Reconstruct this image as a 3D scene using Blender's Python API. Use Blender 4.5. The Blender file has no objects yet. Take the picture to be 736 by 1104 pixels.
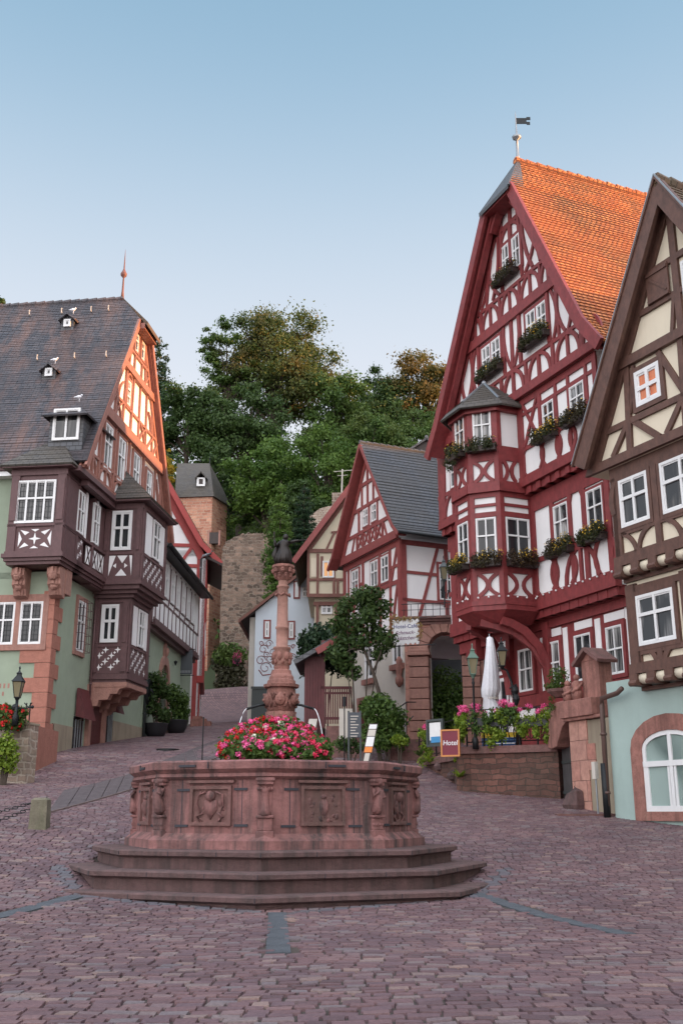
import bpy, bmesh, math, random
import numpy as np
from mathutils import Vector
rnd = random.Random(7)
SC = bpy.context.scene
COL = SC.collection
R = math.radians
# ---------------------------------------------------------------- camera
FPX, HY, EYE = 1100.0, 875.0, 1.25          # focal length in photo pixels, horizon row, eye height
TH = math.atan((HY - 552) / FPX)
CT, ST = math.cos(TH), math.sin(TH)
cam_d = bpy.data.cameras.new('camera')
cam = bpy.data.objects.new('camera', cam_d)
COL.objects.link(cam)
cam.location = (0, 0, EYE)
cam.rotation_euler = (R(90) + TH, 0, 0)
cam_d.sensor_fit = 'VERTICAL'
cam_d.sensor_height = 36.0
cam_d.lens = FPX / 1104 * 36
cam_d.clip_end = 3000
SC.camera = cam
# ---------------------------------------------------------------- sky and sun
SUN_EL, SUN_AZ = R(6.5), math.atan2(1.0, -0.03)     # azimuth measured from +Y towards +X
W = bpy.data.worlds.new('World')
SC.world = W
W.use_nodes = True
nt = W.node_tree
bg = nt.nodes['Background']
sky = nt.nodes.new('ShaderNodeTexSky')
sky.sky_type = 'NISHITA'
sky.sun_disc = False
sky.sun_elevation = SUN_EL
sky.sun_rotation = SUN_AZ
sky.altitude = 150
sky.air_density = 1.0
sky.dust_density = 2.2
sky.ozone_density = 1.6
hs = nt.nodes.new('ShaderNodeHueSaturation'); hs.inputs['Saturation'].default_value = .78
nt.links.new(sky.outputs[0], hs.inputs['Color'])
wtc = nt.nodes.new('ShaderNodeTexCoord')
wsp = nt.nodes.new('ShaderNodeSeparateXYZ'); nt.links.new(wtc.outputs['Generated'], wsp.inputs[0])
def wrange(sock, a, b, c, d):
    r_ = nt.nodes.new('ShaderNodeMapRange'); r_.interpolation_type = 'SMOOTHSTEP'
    for i_, v_ in ((1, a), (2, b), (3, c), (4, d)): r_.inputs[i_].default_value = v_
    nt.links.new(sock, r_.inputs[0]); return r_.outputs[0]
def wmix(fac, a, b, mode='MIX'):
    x_ = nt.nodes.new('ShaderNodeMix'); x_.data_type = 'RGBA'; x_.blend_type = mode
    for s_, v_ in ((0, fac), (6, a), (7, b)):
        if isinstance(v_, bpy.types.NodeSocket): nt.links.new(v_, x_.inputs[s_])
        elif s_ == 0: x_.inputs[0].default_value = v_
        else: x_.inputs[s_].default_value = (*v_, 1)
    return x_.outputs[2]
# thin evening haze, pale towards the horizon; glow added behind the camera and overhead fills the shaded facades
hz = wmix(wrange(wsp.outputs[2], .30, .74, 0, 1), (2.75, 2.82, 3.05), (.98, 1.68, 2.3))
haze = wmix(wrange(wsp.outputs[2], .5, .95, .88, .5), hs.outputs[0], hz)
back = wmix(wrange(wsp.outputs[1], .25, -.35, 0, 1), (0, 0, 0), (5.2, 4.9, 4.85))
zen = wmix(wrange(wsp.outputs[2], .72, .95, 0, 1), (0, 0, 0), (3.2, 3.3, 3.7))
nt.links.new(wmix(1.0, wmix(1.0, haze, back, 'ADD'), zen, 'ADD'), bg.inputs[0])
bg.inputs[1].default_value = 0.13
sd = bpy.data.lights.new('sun', 'SUN')
sun = bpy.data.objects.new('sun', sd)
COL.objects.link(sun)
sd.energy = 3.9
sd.angle = R(0.6)
sd.color = (1.0, 0.50, 0.20)
sdir = Vector((math.sin(SUN_AZ) * math.cos(SUN_EL), math.cos(SUN_AZ) * math.cos(SUN_EL), math.sin(SUN_EL)))
sun.rotation_euler = sdir.to_track_quat('Z', 'Y').to_euler()
SC.view_settings.view_transform = 'Standard'
SC.view_settings.look = 'None'
SC.view_settings.exposure = 1.33
SC.view_settings.gamma = 1
SC.render.engine = 'CYCLES'
SC.cycles.max_bounces = 5
SC.cycles.diffuse_bounces = 3
SC.cycles.glossy_bounces = 2
SC.cycles.transparent_max_bounces = 6

# ---------------------------------------------------------------- geometry helpers
def ray(x, y):
    v = 552 - y
    return (x - 368, FPX * CT - v * ST, FPX * ST + v * CT)
def at(x, y, Y):
    r = ray(x, y); k = Y / r[1]
    return Vector((r[0] * k, Y, EYE + r[2] * k))
def zat(y, Y):
    r = ray(368, y)
    return EYE + r[2] * Y / r[1]
class Fr:
    """a vertical facade plane: u runs along it, o outwards, z up"""
    def __init__(s, ox, oy, dx, dy, side, k=1.0):
        s.k = k                                  # scale about the camera eye; the caller scales the origin to match
        n = math.hypot(dx, dy)
        s.ox, s.oy, s.dx, s.dy = ox, oy, dx / n, dy / n
        s.nx, s.ny = side * s.dy, -side * s.dx
    def P(s, u, o, z):
        u *= s.k; o *= s.k; z = EYE + (z - EYE) * s.k
        return Vector((s.ox + s.dx * u + s.nx * o, s.oy + s.dy * u + s.ny * o, z))
    def px(s, x, y, o=0):
        o *= s.k
        r = ray(x, y)
        k = (s.nx * s.ox + s.ny * s.oy + o) / (s.nx * r[0] + s.ny * r[1])
        X, Y = r[0] * k, r[1] * k
        return (((X - s.ox) * s.dx + (Y - s.oy) * s.dy) / s.k, EYE + r[2] * k / s.k)
def frame_vp(px, py, Y, vx, side, k=1.0):
    p = at(px, py, Y * k)
    return Fr(p.x, p.y, vx - 368, 1146.4, side, k)
class MB:
    """collects solids and builds them as ONE mesh object"""
    def __init__(s):
        s.v = []; s.f = []; s.m = []; s.k = 0
    def add(s, vs, fs, m=0):
        b = len(s.v)
        s.v += [tuple(v) for v in vs]
        for f in fs:
            s.f.append([b + i for i in f]); s.m.append(m)
    def hexa(s, c, m=0):
        s.add(c, [(0, 1, 2, 3), (4, 7, 6, 5), (0, 4, 5, 1), (1, 5, 6, 2), (2, 6, 7, 3), (3, 7, 4, 0)], m)
    def fbox(s, F, u0, u1, o0, o1, z0, z1, m=0):
        s.hexa([F.P(u0, o0, z0), F.P(u1, o0, z0), F.P(u1, o1, z0), F.P(u0, o1, z0),
                F.P(u0, o0, z1), F.P(u1, o0, z1), F.P(u1, o1, z1), F.P(u0, o1, z1)], m)
    def box(s, x0, x1, y0, y1, z0, z1, m=0):
        s.fbox(WF, x0, x1, y0, y1, z0, z1, m)
    def prism(s, F, poly, o0, o1, m=0):
        n = len(poly)
        s.add([F.P(u, o0, z) for u, z in poly] + [F.P(u, o1, z) for u, z in poly],
              [tuple(range(n)), tuple(range(2 * n - 1, n - 1, -1))] +
              [(i, (i + 1) % n, n + (i + 1) % n, n + i) for i in range(n)], m)
    def vprism(s, poly, z0, z1, m=0):
        n = len(poly)
        s.add([(x, y, z0) for x, y in poly] + [(x, y, z1) for x, y in poly],
              [tuple(range(n)), tuple(range(2 * n - 1, n - 1, -1))] +
              [(i, (i + 1) % n, n + (i + 1) % n, n + i) for i in range(n)], m)
    def frustum(s, p0, z0, p1, z1, m=0):
        n = len(p0)
        s.add([(x, y, z0) for x, y in p0] + [(x, y, z1) for x, y in p1],
              [tuple(range(n)), tuple(range(2 * n - 1, n - 1, -1))] +
              [(i, (i + 1) % n, n + (i + 1) % n, n + i) for i in range(n)], m)
    def beam(s, F, pts, w, o0, o1, m=0):
        """a timber following (u, z) points"""
        s.k += 1
        o1 = o1 + (s.k % 11) * 0.0017
        n = len(pts); L = []; Rr = []
        for i in range(n):
            a = pts[max(i - 1, 0)]; b = pts[min(i + 1, n - 1)]
            du, dz = b[0] - a[0], b[1] - a[1]
            l = math.hypot(du, dz) or 1
            wi = w * (1 + 0.07 * rnd.uniform(-1, 1))
            nu, nz = -dz / l * wi / 2, du / l * wi / 2
            L.append((pts[i][0] + nu, pts[i][1] + nz)); Rr.append((pts[i][0] - nu, pts[i][1] - nz))
        for i in range(n - 1):
            q = [L[i], L[i + 1], Rr[i + 1], Rr[i]]
            s.add([F.P(u, o0, z) for u, z in q] + [F.P(u, o1, z) for u, z in q],
                  [(0, 1, 2, 3), (7, 6, 5, 4), (0, 4, 5, 1), (2, 6, 7, 3)] + ([(3, 7, 4, 0)] if i == 0 else []) + ([(1, 5, 6, 2)] if i == n - 2 else []), m)
    def arc(s, F, a, b, bulge, w, o0, o1, m=0, n=7):
        s.beam(F, arcpts(a, b, bulge, n), w, o0, o1, m)
    def tube(s, pts, r, n=8, r1=None, m=0, cap=True):
        pts = [Vector(p) for p in pts]; k = len(pts)
        r1 = r if r1 is None else r1
        rings = []
        for i in range(k):
            t = (pts[min(i + 1, k - 1)] - pts[max(i - 1, 0)]).normalized()
            a = Vector((0, 0, 1)) if abs(t.z) < .9 else Vector((1, 0, 0))
            x = t.cross(a).normalized(); y = t.cross(x)
            rr = r[i] if isinstance(r, (list, tuple)) else r + (r1 - r) * i / (k - 1)
            rings.append([pts[i] + (x * math.cos(2 * math.pi * j / n) + y * math.sin(2 * math.pi * j / n)) * rr for j in range(n)])
        b = len(s.v)
        for g in rings: s.v += [tuple(p) for p in g]
        for i in range(k - 1):
            for j in range(n):
                s.f.append([b + i * n + j, b + i * n + (j + 1) % n, b + (i + 1) * n + (j + 1) % n, b + (i + 1) * n + j]); s.m.append(m)
        if cap:
            s.f.append([b + j for j in range(n)]); s.m.append(m)
            s.f.append([b + (k - 1) * n + n - 1 - j for j in range(n)]); s.m.append(m)
    def lathe(s, x, y, prof, n=16, m=0, rot=0.0):
        b = len(s.v); k = len(prof)
        for r, z in prof:
            for j in range(n):
                a = 2 * math.pi * j / n + rot
                s.v.append((x + r * math.cos(a), y + r * math.sin(a), z))
        for i in range(k - 1):
            for j in range(n):
                s.f.append([b + i * n + j, b + i * n + (j + 1) % n, b + (i + 1) * n + (j + 1) % n, b + (i + 1) * n + j]); s.m.append(m)
        s.f.append([b + j for j in range(n)][::-1]); s.m.append(m)
        s.f.append([b + (k - 1) * n + j for j in range(n)]); s.m.append(m)
    def ball(s, c, rx, ry=None, rz=None, n=10, m=0, rough=0.0):
        ry = ry or rx; rz = rz or rx
        b = len(s.v); k = n // 2 + 1
        c = Vector(c)
        for i in range(k):
            ph = math.pi * (i + .02) / (k - 1 + .04)
            for j in range(n):
                a = 2 * math.pi * j / n
                q = 1 + rough * rnd.uniform(-1, 1)
                s.v.append((c.x + rx * q * math.sin(ph) * math.cos(a), c.y + ry * q * math.sin(ph) * math.sin(a), c.z + rz * q * math.cos(ph)))
        for i in range(k - 1):
            for j in range(n):
                s.f.append([b + i * n + j, b + (i + 1) * n + j, b + (i + 1) * n + (j + 1) % n, b + i * n + (j + 1) % n]); s.m.append(m)
        s.f.append([b + j for j in range(n)]); s.m.append(m)
        s.f.append([b + (k - 1) * n + n - 1 - j for j in range(n)]); s.m.append(m)
    def build(s, name, mats, parent=None, smooth=False, recalc=True, bevel=0.0):
        me = bpy.data.meshes.new(name)
        me.from_pydata(s.v, [], s.f)
        if not isinstance(mats, (list, tuple)): mats = [mats]
        for m in mats: me.materials.append(m)
        me.polygons.foreach_set('material_index', s.m)
        if recalc:
            bm = bmesh.new(); bm.from_mesh(me)
            bmesh.ops.recalc_face_normals(bm, faces=bm.faces)
            bm.to_mesh(me); bm.free()
        if smooth: me.polygons.foreach_set('use_smooth', [True] * len(me.polygons))
        auto_uv(me)
        o = bpy.data.objects.new(name, me)
        COL.objects.link(o)
        if parent is not None: o.parent = parent
        if bevel:
            bv = o.modifiers.new('bevel', 'BEVEL'); bv.width = bevel; bv.segments = 2; bv.limit_method = 'ANGLE'; bv.angle_limit = R(40)
        return o
def auto_uv(me):
    """UV in metres: along the face's horizontal and up its slope"""
    nf = len(me.polygons); nl = len(me.loops)
    if not nf: return
    nor = np.empty(nf * 3); me.polygons.foreach_get('normal', nor); nor = nor.reshape(-1, 3)
    co = np.empty(len(me.vertices) * 3); me.vertices.foreach_get('co', co); co = co.reshape(-1, 3)
    li = np.empty(nl, dtype=np.int32); me.loops.foreach_get('vertex_index', li)
    lt = np.empty(nf, dtype=np.int32); me.polygons.foreach_get('loop_total', lt)
    fi = np.repeat(np.arange(nf), lt)
    t = np.stack([-nor[:, 1], nor[:, 0], np.zeros(nf)], 1)
    l = np.linalg.norm(t, axis=1); flat = l < .12
    t[flat] = (1, 0, 0); l[flat] = 1
    t /= l[:, None]
    sv = np.cross(nor, t)
    uv = np.stack([(co[li] * t[fi]).sum(1), (co[li] * sv[fi]).sum(1)], 1)
    lay = me.uv_layers.new(name='UVMap')
    lay.data.foreach_set('uv', uv.astype(np.float32).ravel())
WF = Fr(0, 0, 1, 0, -1)     # world frame: u = x, o = y, z
def arcpts(a, b, bulge, n=7):
    """points of a bow from a to b; bulge is sideways height in metres"""
    du, dz = b[0] - a[0], b[1] - a[1]; l = math.hypot(du, dz)
    nu, nz = -dz / l, du / l
    out = []
    for i in range(n):
        t = i / (n - 1); h = 4 * t * (1 - t) * bulge
        out.append((a[0] + du * t + nu * h, a[1] + dz * t + nz * h))
    return out
def empty(name, loc, label, cat, group=None):
    o = bpy.data.objects.new(name, None); COL.objects.link(o)
    o.location = loc; o.empty_display_size = .3
    tag(o, label, cat, group)
    o['_loc'] = 1
    return o
def tag(o, label, cat, group=None):
    o['label'] = label; o['category'] = cat
    if group: o['group'] = group
    return o
def fix_parents():
    """children were modelled in world space: keep them there under their moved Empty"""
    for o in list(bpy.data.objects):
        if o.parent is not None and o.parent.type == 'EMPTY' and '_local' not in o:
            o.location = -o.parent.location
    for o in bpy.data.objects:
        for k in ('_loc', '_local'):
            if k in o: del o[k]
def struct(o):
    o['kind'] = 'structure'; return o
def copy_thing(root, loc, label, group, rot=None):
    r = root.copy(); COL.objects.link(r); r.location = loc
    r['label'] = label; r['group'] = group
    if rot is not None: r.rotation_euler = rot
    for ch in [c for c in bpy.data.objects if c.parent == root]:
        c = ch.copy(); COL.objects.link(c); c.parent = r
    return r
def local(root, *obs):
    """parts modelled about the origin"""
    for o in obs: o['_local'] = 1

# ---------------------------------------------------------------- materials
def newmat(name):
    m = bpy.data.materials.new(name); m.use_nodes = True
    n = m.node_tree; return m, n, n.nodes['Principled BSDF']
def N(n, typ, **kw):
    x = n.nodes.new(typ)
    for k, v in kw.items():
        if k in x.inputs: x.inputs[k].default_value = v
        else: setattr(x, k, v)
    return x
def ramp(n, fac, stops):
    r = n.nodes.new('ShaderNodeValToRGB')
    el = r.color_ramp.elements
    el[0].position, el[0].color = stops[0][0], (*stops[0][1], 1)
    el[1].position, el[1].color = stops[-1][0], (*stops[-1][1], 1)
    for p, c in stops[1:-1]:
        e = el.new(p); e.color = (*c, 1)
    n.links.new(fac, r.inputs[0]); return r.outputs[0]
def mix(n, fac, a, b, mode='MIX'):
    x = n.nodes.new('ShaderNodeMix'); x.data_type = 'RGBA'; x.blend_type = mode
    for s_, v in ((0, fac), (6, a), (7, b)):
        if isinstance(v, bpy.types.NodeSocket): n.links.new(v, x.inputs[s_])
        elif s_ == 0: x.inputs[0].default_value = v
        else: x.inputs[s_].default_value = (*v, 1)
    return x.outputs[2]
def mul(c, k): return tuple(min(1, a * k) for a in c)
def noise(n, vec, scale, detail=4, rough=.6, dist=0.0):
    x = N(n, 'ShaderNodeTexNoise', Scale=scale, Detail=detail, Roughness=rough, Distortion=dist)
    if vec is not None: n.links.new(vec, x.inputs['Vector'])
    return x.outputs['Fac']
def mapping(n, src, scale=(1, 1, 1), rot=(0, 0, 0), loc=(0, 0, 0)):
    m = n.nodes.new('ShaderNodeMapping'); m.inputs['Scale'].default_value = scale; m.inputs['Rotation'].default_value = rot; m.inputs['Location'].default_value = loc
    n.links.new(src, m.inputs[0]); return m.outputs[0]
def bump(n, bs, h, strength=.3, dist=.02):
    b = N(n, 'ShaderNodeBump', Strength=strength, Distance=dist)
    n.links.new(h, b.inputs['Height']); n.links.new(b.outputs[0], bs.inputs['Normal'])
def geo(n): return n.nodes.new('ShaderNodeNewGeometry').outputs['Position']
def uvn(n): return n.nodes.new('ShaderNodeTexCoord').outputs['UV']
def m_plaster(name, c, stain=.22, tint=None, rough=.9):
    m, n, b = newmat(name)
    p = geo(n)
    big = noise(n, p, .9, 5, .65)
    st = noise(n, mapping(n, p, (3.5, 3.5, .45)), 1.0, 5, .6)
    c1 = mix(n, big, mul(c, 1 - stain), mul(c, 1.07))
    sf = ramp(n, st, [(.52, (0, 0, 0)), (.78, (1, 1, 1))])
    tint = tint or mul(c, .72)
    x = n.nodes.new('ShaderNodeMath'); x.operation = 'MULTIPLY'; x.inputs[1].default_value = stain * 1.6
    n.links.new(sf, x.inputs[0])
    c2 = mix(n, x.outputs[0], c1, tint)
    n.links.new(c2, b.inputs['Base Color']); b.inputs['Roughness'].default_value = rough
    bump(n, b, noise(n, p, 28, 5, .7), .35, .012)
    return m
def m_paint(name, c, var=.25, rough=.6, scale=6, chip=None):
    m, n, b = newmat(name)
    p = geo(n)
    f = noise(n, mapping(n, p, (1, 1, .6)), scale, 6, .7)
    c1 = mix(n, ramp(n, f, [(.3, (0, 0, 0)), (.7, (1, 1, 1))]), mul(c, 1 - var), mul(c, 1 + var * .5))
    big = noise(n, p, .7, 3)
    c1 = mix(n, big, mix(n, .3, c1, mul(c, .6)), c1)
    if chip:
        c1 = mix(n, ramp(n, noise(n, p, 23, 4, .8), [(.64, (0, 0, 0)), (.68, (1, 1, 1))]), c1, chip)
    n.links.new(c1, b.inputs['Base Color']); b.inputs['Roughness'].default_value = rough
    bump(n, b, f, .3, .01)
    return m
def m_stone(name, c1, c2, mortar, bw=.5, bh=.25, ms=.018, dist=.05, moss=None, rough=.9, bumpd=.03):
    """coursed masonry on UV metres"""
    m, n, b = newmat(name)
    uv = uvn(n); p = geo(n)
    nz = N(n, 'ShaderNodeTexNoise', Scale=2.2, Detail=4)
    n.links.new(p, nz.inputs['Vector'])
    off = n.nodes.new('ShaderNodeVectorMath'); off.operation = 'SCALE'; off.inputs['Scale'].default_value = dist * 2
    sub = n.nodes.new('ShaderNodeVectorMath'); sub.operation = 'SUBTRACT'; sub.inputs[1].default_value = (.5, .5, .5)
    n.links.new(nz.outputs['Color'], sub.inputs[0]); n.links.new(sub.outputs[0], off.inputs[0])
    add = n.nodes.new('ShaderNodeVectorMath'); n.links.new(uv, add.inputs[0]); n.links.new(off.outputs[0], add.inputs[1])
    br = N(n, 'ShaderNodeTexBrick', Scale=1.0)
    br.inputs['Brick Width'].default_value = bw; br.inputs['Row Height'].default_value = bh
    br.inputs['Mortar Size'].default_value = ms; br.inputs['Mortar Smooth'].default_value = .4; br.inputs['Bias'].default_value = 0
    br.offset = .43; br.squash = .7; br.squash_frequency = 3
    br.inputs['Color1'].default_value = (*c1, 1); br.inputs['Color2'].default_value = (*c2, 1); br.inputs['Mortar'].default_value = (*mortar, 1)
    n.links.new(add.outputs[0], br.inputs['Vector'])
    g = noise(n, p, 7, 6, .7)
    col = mix(n, .75, br.outputs['Color'], ramp(n, g, [(.25, (.55, .5, .48)), (.75, (1.25, 1.22, 1.2))]), 'MULTIPLY')
    big = noise(n, p, .8, 5, .65)
    col = mix(n, ramp(n, big, [(.45, (0, 0, 0)), (.7, (.6, .6, .6))]), col, moss or mul(c1, .55))
    n.links.new(col, b.inputs['Base Color']); b.inputs['Roughness'].default_value = rough
    h = n.nodes.new('ShaderNodeMath'); h.operation = 'MULTIPLY_ADD'; h.inputs[1].default_value = -1.0
    n.links.new(br.outputs['Fac'], h.inputs[0]); n.links.new(g, h.inputs[2])
    bump(n, b, h.outputs[0], .7, bumpd)
    return m
def m_sand(name, c, var=.3, dark=None, rough=.88, scale=5, streak=.5):
    """carved sandstone, weathered"""
    m, n, b = newmat(name)
    p = geo(n)
    g = noise(n, p, scale, 8, .72)
    col = mix(n, ramp(n, g, [(.28, (0, 0, 0)), (.72, (1, 1, 1))]), mul(c, 1 - var), mul(c, 1 + var * .7))
    st = noise(n, mapping(n, p, (4, 4, .35)), 1.0, 5, .7)
    x = n.nodes.new('ShaderNodeMath'); x.operation = 'MULTIPLY'; x.inputs[1].default_value = streak
    n.links.new(ramp(n, st, [(.45, (0, 0, 0)), (.66, (1, 1, 1))]), x.inputs[0])
    col = mix(n, x.outputs[0], col, dark or mul(c, .42))
    li = noise(n, mapping(n, p, (1, 1, 1), loc=(5, 3, 1)), 2.4, 7, .75)
    col = mix(n, ramp(n, li, [(.62, (0, 0, 0)), (.72, (.55, .55, .55))]), col, (c[0] * .95 + .05, c[1] * 1.15 + .06, c[2] * 1.1 + .04))
    n.links.new(col, b.inputs['Base Color']); b.inputs['Roughness'].default_value = rough
    bump(n, b, noise(n, p, 19, 8, .75), .85, .03)
    return m
def m_roof(name, c1, c2, bw, bh, patch, patch2=None, rough=.7, gap=.012, bstr=.8, bd=.03, pscale=.5, stretch=(1, 1, .35), var=.8):
    m, n, b = newmat(name)
    uv = uvn(n); p = geo(n)
    br = N(n, 'ShaderNodeTexBrick', Scale=1.0)
    br.inputs['Brick Width'].default_value = bw; br.inputs['Row Height'].default_value = bh
    br.inputs['Mortar Size'].default_value = gap; br.inputs['Mortar Smooth'].default_value = .3
    br.inputs['Color1'].default_value = (*c1, 1); br.inputs['Color2'].default_value = (*c2, 1); br.inputs['Mortar'].default_value = (*mul(c1, .3), 1)
    br.offset = .5
    n.links.new(uv, br.inputs['Vector'])
    f = noise(n, mapping(n, p, stretch), pscale * 4, 6, .7)
    col = mix(n, ramp(n, f, [(.42, (0, 0, 0)), (.66, (1, 1, 1))]), br.outputs['Color'], mix(n, .5, br.outputs['Color'], patch))
    f2 = noise(n, mapping(n, p, stretch, loc=(9, 4, 2)), pscale, 5, .6)
    col = mix(n, ramp(n, f2, [(.40, (0, 0, 0)), (.60, (var, var, var))]), col, mix(n, .35, patch2 or patch, br.outputs['Color']))
    n.links.new(col, b.inputs['Base Color']); b.inputs['Roughness'].default_value = rough
    # each course is thickest at its lower edge
    sp = n.nodes.new('ShaderNodeSeparateXYZ'); n.links.new(uv, sp.inputs[0])
    d = n.nodes.new('ShaderNodeMath'); d.operation = 'DIVIDE'; d.inputs[1].default_value = bh; n.links.new(sp.outputs[1], d.inputs[0])
    fr = n.nodes.new('ShaderNodeMath'); fr.operation = 'FRACT'; n.links.new(d.outputs[0], fr.inputs[0])
    h = n.nodes.new('ShaderNodeMath'); h.operation = 'MULTIPLY_ADD'; h.inputs[1].default_value = -1.0
    n.links.new(fr.outputs[0], h.inputs[0])
    h2 = n.nodes.new('ShaderNodeMath'); h2.operation = 'MULTIPLY'; h2.inputs[1].default_value = -.7
    n.links.new(br.outputs['Fac'], h2.inputs[0]); n.links.new(h2.outputs[0], h.inputs[2])
    bump(n, b, h.outputs[0], bstr, bd)
    return m
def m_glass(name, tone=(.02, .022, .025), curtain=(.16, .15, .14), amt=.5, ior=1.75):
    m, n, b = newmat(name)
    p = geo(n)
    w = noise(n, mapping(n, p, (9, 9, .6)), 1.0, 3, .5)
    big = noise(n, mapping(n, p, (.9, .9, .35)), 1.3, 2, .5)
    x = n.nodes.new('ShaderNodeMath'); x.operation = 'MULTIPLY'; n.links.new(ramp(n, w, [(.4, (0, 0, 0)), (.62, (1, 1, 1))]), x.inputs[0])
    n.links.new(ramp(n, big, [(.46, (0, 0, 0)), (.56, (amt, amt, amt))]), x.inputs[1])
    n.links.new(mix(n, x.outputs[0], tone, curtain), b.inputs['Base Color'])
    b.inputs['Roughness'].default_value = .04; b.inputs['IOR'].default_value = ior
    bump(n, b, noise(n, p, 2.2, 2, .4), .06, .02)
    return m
def m_leaf(name, c1, c2, c3=None, trans=.35, rough=.55):
    m, n, b = newmat(name)
    g = n.nodes.new('ShaderNodeNewGeometry')
    big = noise(n, g.outputs['Position'], .22, 3)
    col = mix(n, g.outputs['Random Per Island'], c1, c2)
    if c3: col = mix(n, ramp(n, big, [(.48, (0, 0, 0)), (.62, (.8, .8, .8))]), col, c3)
    n.links.new(col, b.inputs['Base Color']); b.inputs['Roughness'].default_value = rough
    b.inputs['Specular IOR Level'].default_value = .3
    t = n.nodes.new('ShaderNodeBsdfTranslucent'); n.links.new(col, t.inputs[0])
    ms = n.nodes.new('ShaderNodeMixShader'); ms.inputs[0].default_value = trans
    n.links.new(b.outputs[0], ms.inputs[1]); n.links.new(t.outputs[0], ms.inputs[2])
    n.links.new(ms.outputs[0], n.nodes['Material Output'].inputs[0])
    return m
def m_plain(name, c, rough=.6, metal=0.0, spec=.5):
    m, n, b = newmat(name)
    p = geo(n)
    n.links.new(mix(n, noise(n, p, 12, 4), mul(c, .82), mul(c, 1.12)), b.inputs['Base Color'])
    b.inputs['Roughness'].default_value = rough; b.inputs['Metallic'].default_value = metal
    return m
# ---------------------------------------------------------------- the materials
M = {}
M['plaster_white'] = m_plaster('plaster_white', (.82, .81, .81), .13)
M['plaster_cream'] = m_plaster('plaster_cream', (.62, .55, .41), .16)
M['plaster_beige'] = m_plaster('plaster_beige', (.72, .64, .50), .14)
M['plaster_green'] = m_plaster('plaster_green', (.34, .405, .305), .32, tint=(.26, .32, .22))
M['plaster_mint'] = m_plaster('plaster_mint', (.38, .49, .455), .24)
M['plaster_blue'] = m_plaster('plaster_blue', (.66, .73, .80), .12)
M['plaster_house'] = m_plaster('plaster_house', (.60, .56, .50), .25)
M['plaster_rough'] = m_plaster('plaster_rough', (.36, .30, .22), .45, tint=(.16, .11, .08))
M['timber_red'] = m_paint('timber_red', (.235, .036, .038), .38)
M['timber_red_soft'] = m_paint('timber_red_soft', (.27, .06, .055), .25)
M['timber_scarlet'] = m_paint('timber_scarlet', (.36, .045, .04), .2)
M['timber_brown'] = m_paint('timber_brown', (.125, .060, .044), .45)
M['timber_plum'] = m_paint('timber_plum', (.125, .062, .064), .3, chip=(.2, .13, .12))
M['timber_left'] = m_paint('timber_left', (.33, .14, .105), .3)
M['timber_dark'] = m_paint('timber_dark', (.04, .026, .022), .3)
M['timber_russet'] = m_paint('timber_russet', (.19, .07, .05), .3)
M['white_paint'] = m_paint('white_paint', (.80, .80, .80), .08, .4)
M['slate'] = m_roof('slate', (.052, .056, .066), (.082, .086, .10), .24, .17, (.07, .06, .052), rough=.5)
M['slate_old'] = m_roof('slate_old', (.042, .044, .056), (.088, .08, .088), .26, .17, (.26, .13, .09), (.03, .028, .034), rough=.6, pscale=.36, stretch=(1, .5, .35), bd=.05)
M['slate_brown'] = m_roof('slate_brown', (.062, .056, .052), (.095, .084, .075), .26, .18, (.085, .07, .05), rough=.6)
M['tile_orange'] = m_roof('tile_orange', (.40, .10, .025), (.68, .25, .07), .19, .17, (.10, .065, .03), (.55, .13, .03), rough=.8, gap=.032, bd=.06, pscale=.25, stretch=(1, 1, 1), var=.55)
M['tile_dark'] = m_roof('tile_dark', (.11, .055, .035), (.2, .10, .06), .2, .17, (.07, .07, .04), rough=.8, bd=.05)
M['sandstone'] = m_sand('sandstone', (.335, .155, .125), .38, streak=.8)
M['sandstone_pale'] = m_sand('sandstone_pale', (.37, .195, .155), .25, streak=.35)
M['sandstone_quoin'] = m_sand('sandstone_quoin', (.39, .165, .12), .2, streak=.15)
M['fountain_stone'] = m_sand('fountain_stone', (.29, .135, .125), .5, dark=(.07, .05, .048), streak=1.0, scale=2.6)
M['fountain_step'] = m_sand('fountain_step', (.135, .078, .075), .4, dark=(.045, .036, .034), streak=.7, scale=4)
M['fountain_dark'] = m_sand('fountain_dark', (.20, .10, .09), .35, dark=(.08, .06, .05), streak=.6, scale=6)
M['rubble_red'] = m_stone('rubble_red', (.085, .042, .034), (.185, .088, .068), (.075, .052, .042), .42, .15, .014, .14, moss=(.06, .048, .036))
M['rubble_grey'] = m_stone('rubble_grey', (.22, .16, .13), (.36, .28, .22), (.44, .38, .32), .34, .2, .03, .16, moss=(.16, .14, .10))
M['tower_stone'] = m_stone('tower_stone', (.34, .13, .085), (.62, .34, .23), (.50, .36, .27), .7, .30, .035, .16, moss=(.38, .17, .12), bumpd=.05)
M['castle_stone'] = m_stone('castle_stone', (.07, .05, .038), (.30, .21, .16), (.24, .20, .16), .6, .3, .04, .3, moss=(.10, .075, .055), bumpd=.12)
M['pier_stone'] = m_stone('pier_stone', (.42, .19, .15), (.52, .29, .23), (.22, .13, .10), .75, .5, .01, .02, moss=(.2, .1, .085))
M['glass'] = m_glass('glass', ior=1.6)
M['glass_curtain'] = m_glass('glass_curtain', curtain=(.42, .41, .40), amt=.9, ior=1.55)
M['glass_orange_reflection'] = m_glass('glass_orange_reflection', (.55, .13, .04), (.75, .25, .08), .9)  # orange sunset reflection painted into the pane and curtain colours
M['glass_dark'] = m_glass('glass_dark', amt=.12, ior=1.5)
M['glass_shop'] = m_glass('glass_shop', (.10, .17, .16), (.18, .27, .25), .8, 1.5)
M['iron'] = m_plain('iron', (.022, .024, .026), .5, .6)
M['iron_clamp'] = m_plain('iron_clamp', (.035, .035, .045), .7)
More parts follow.
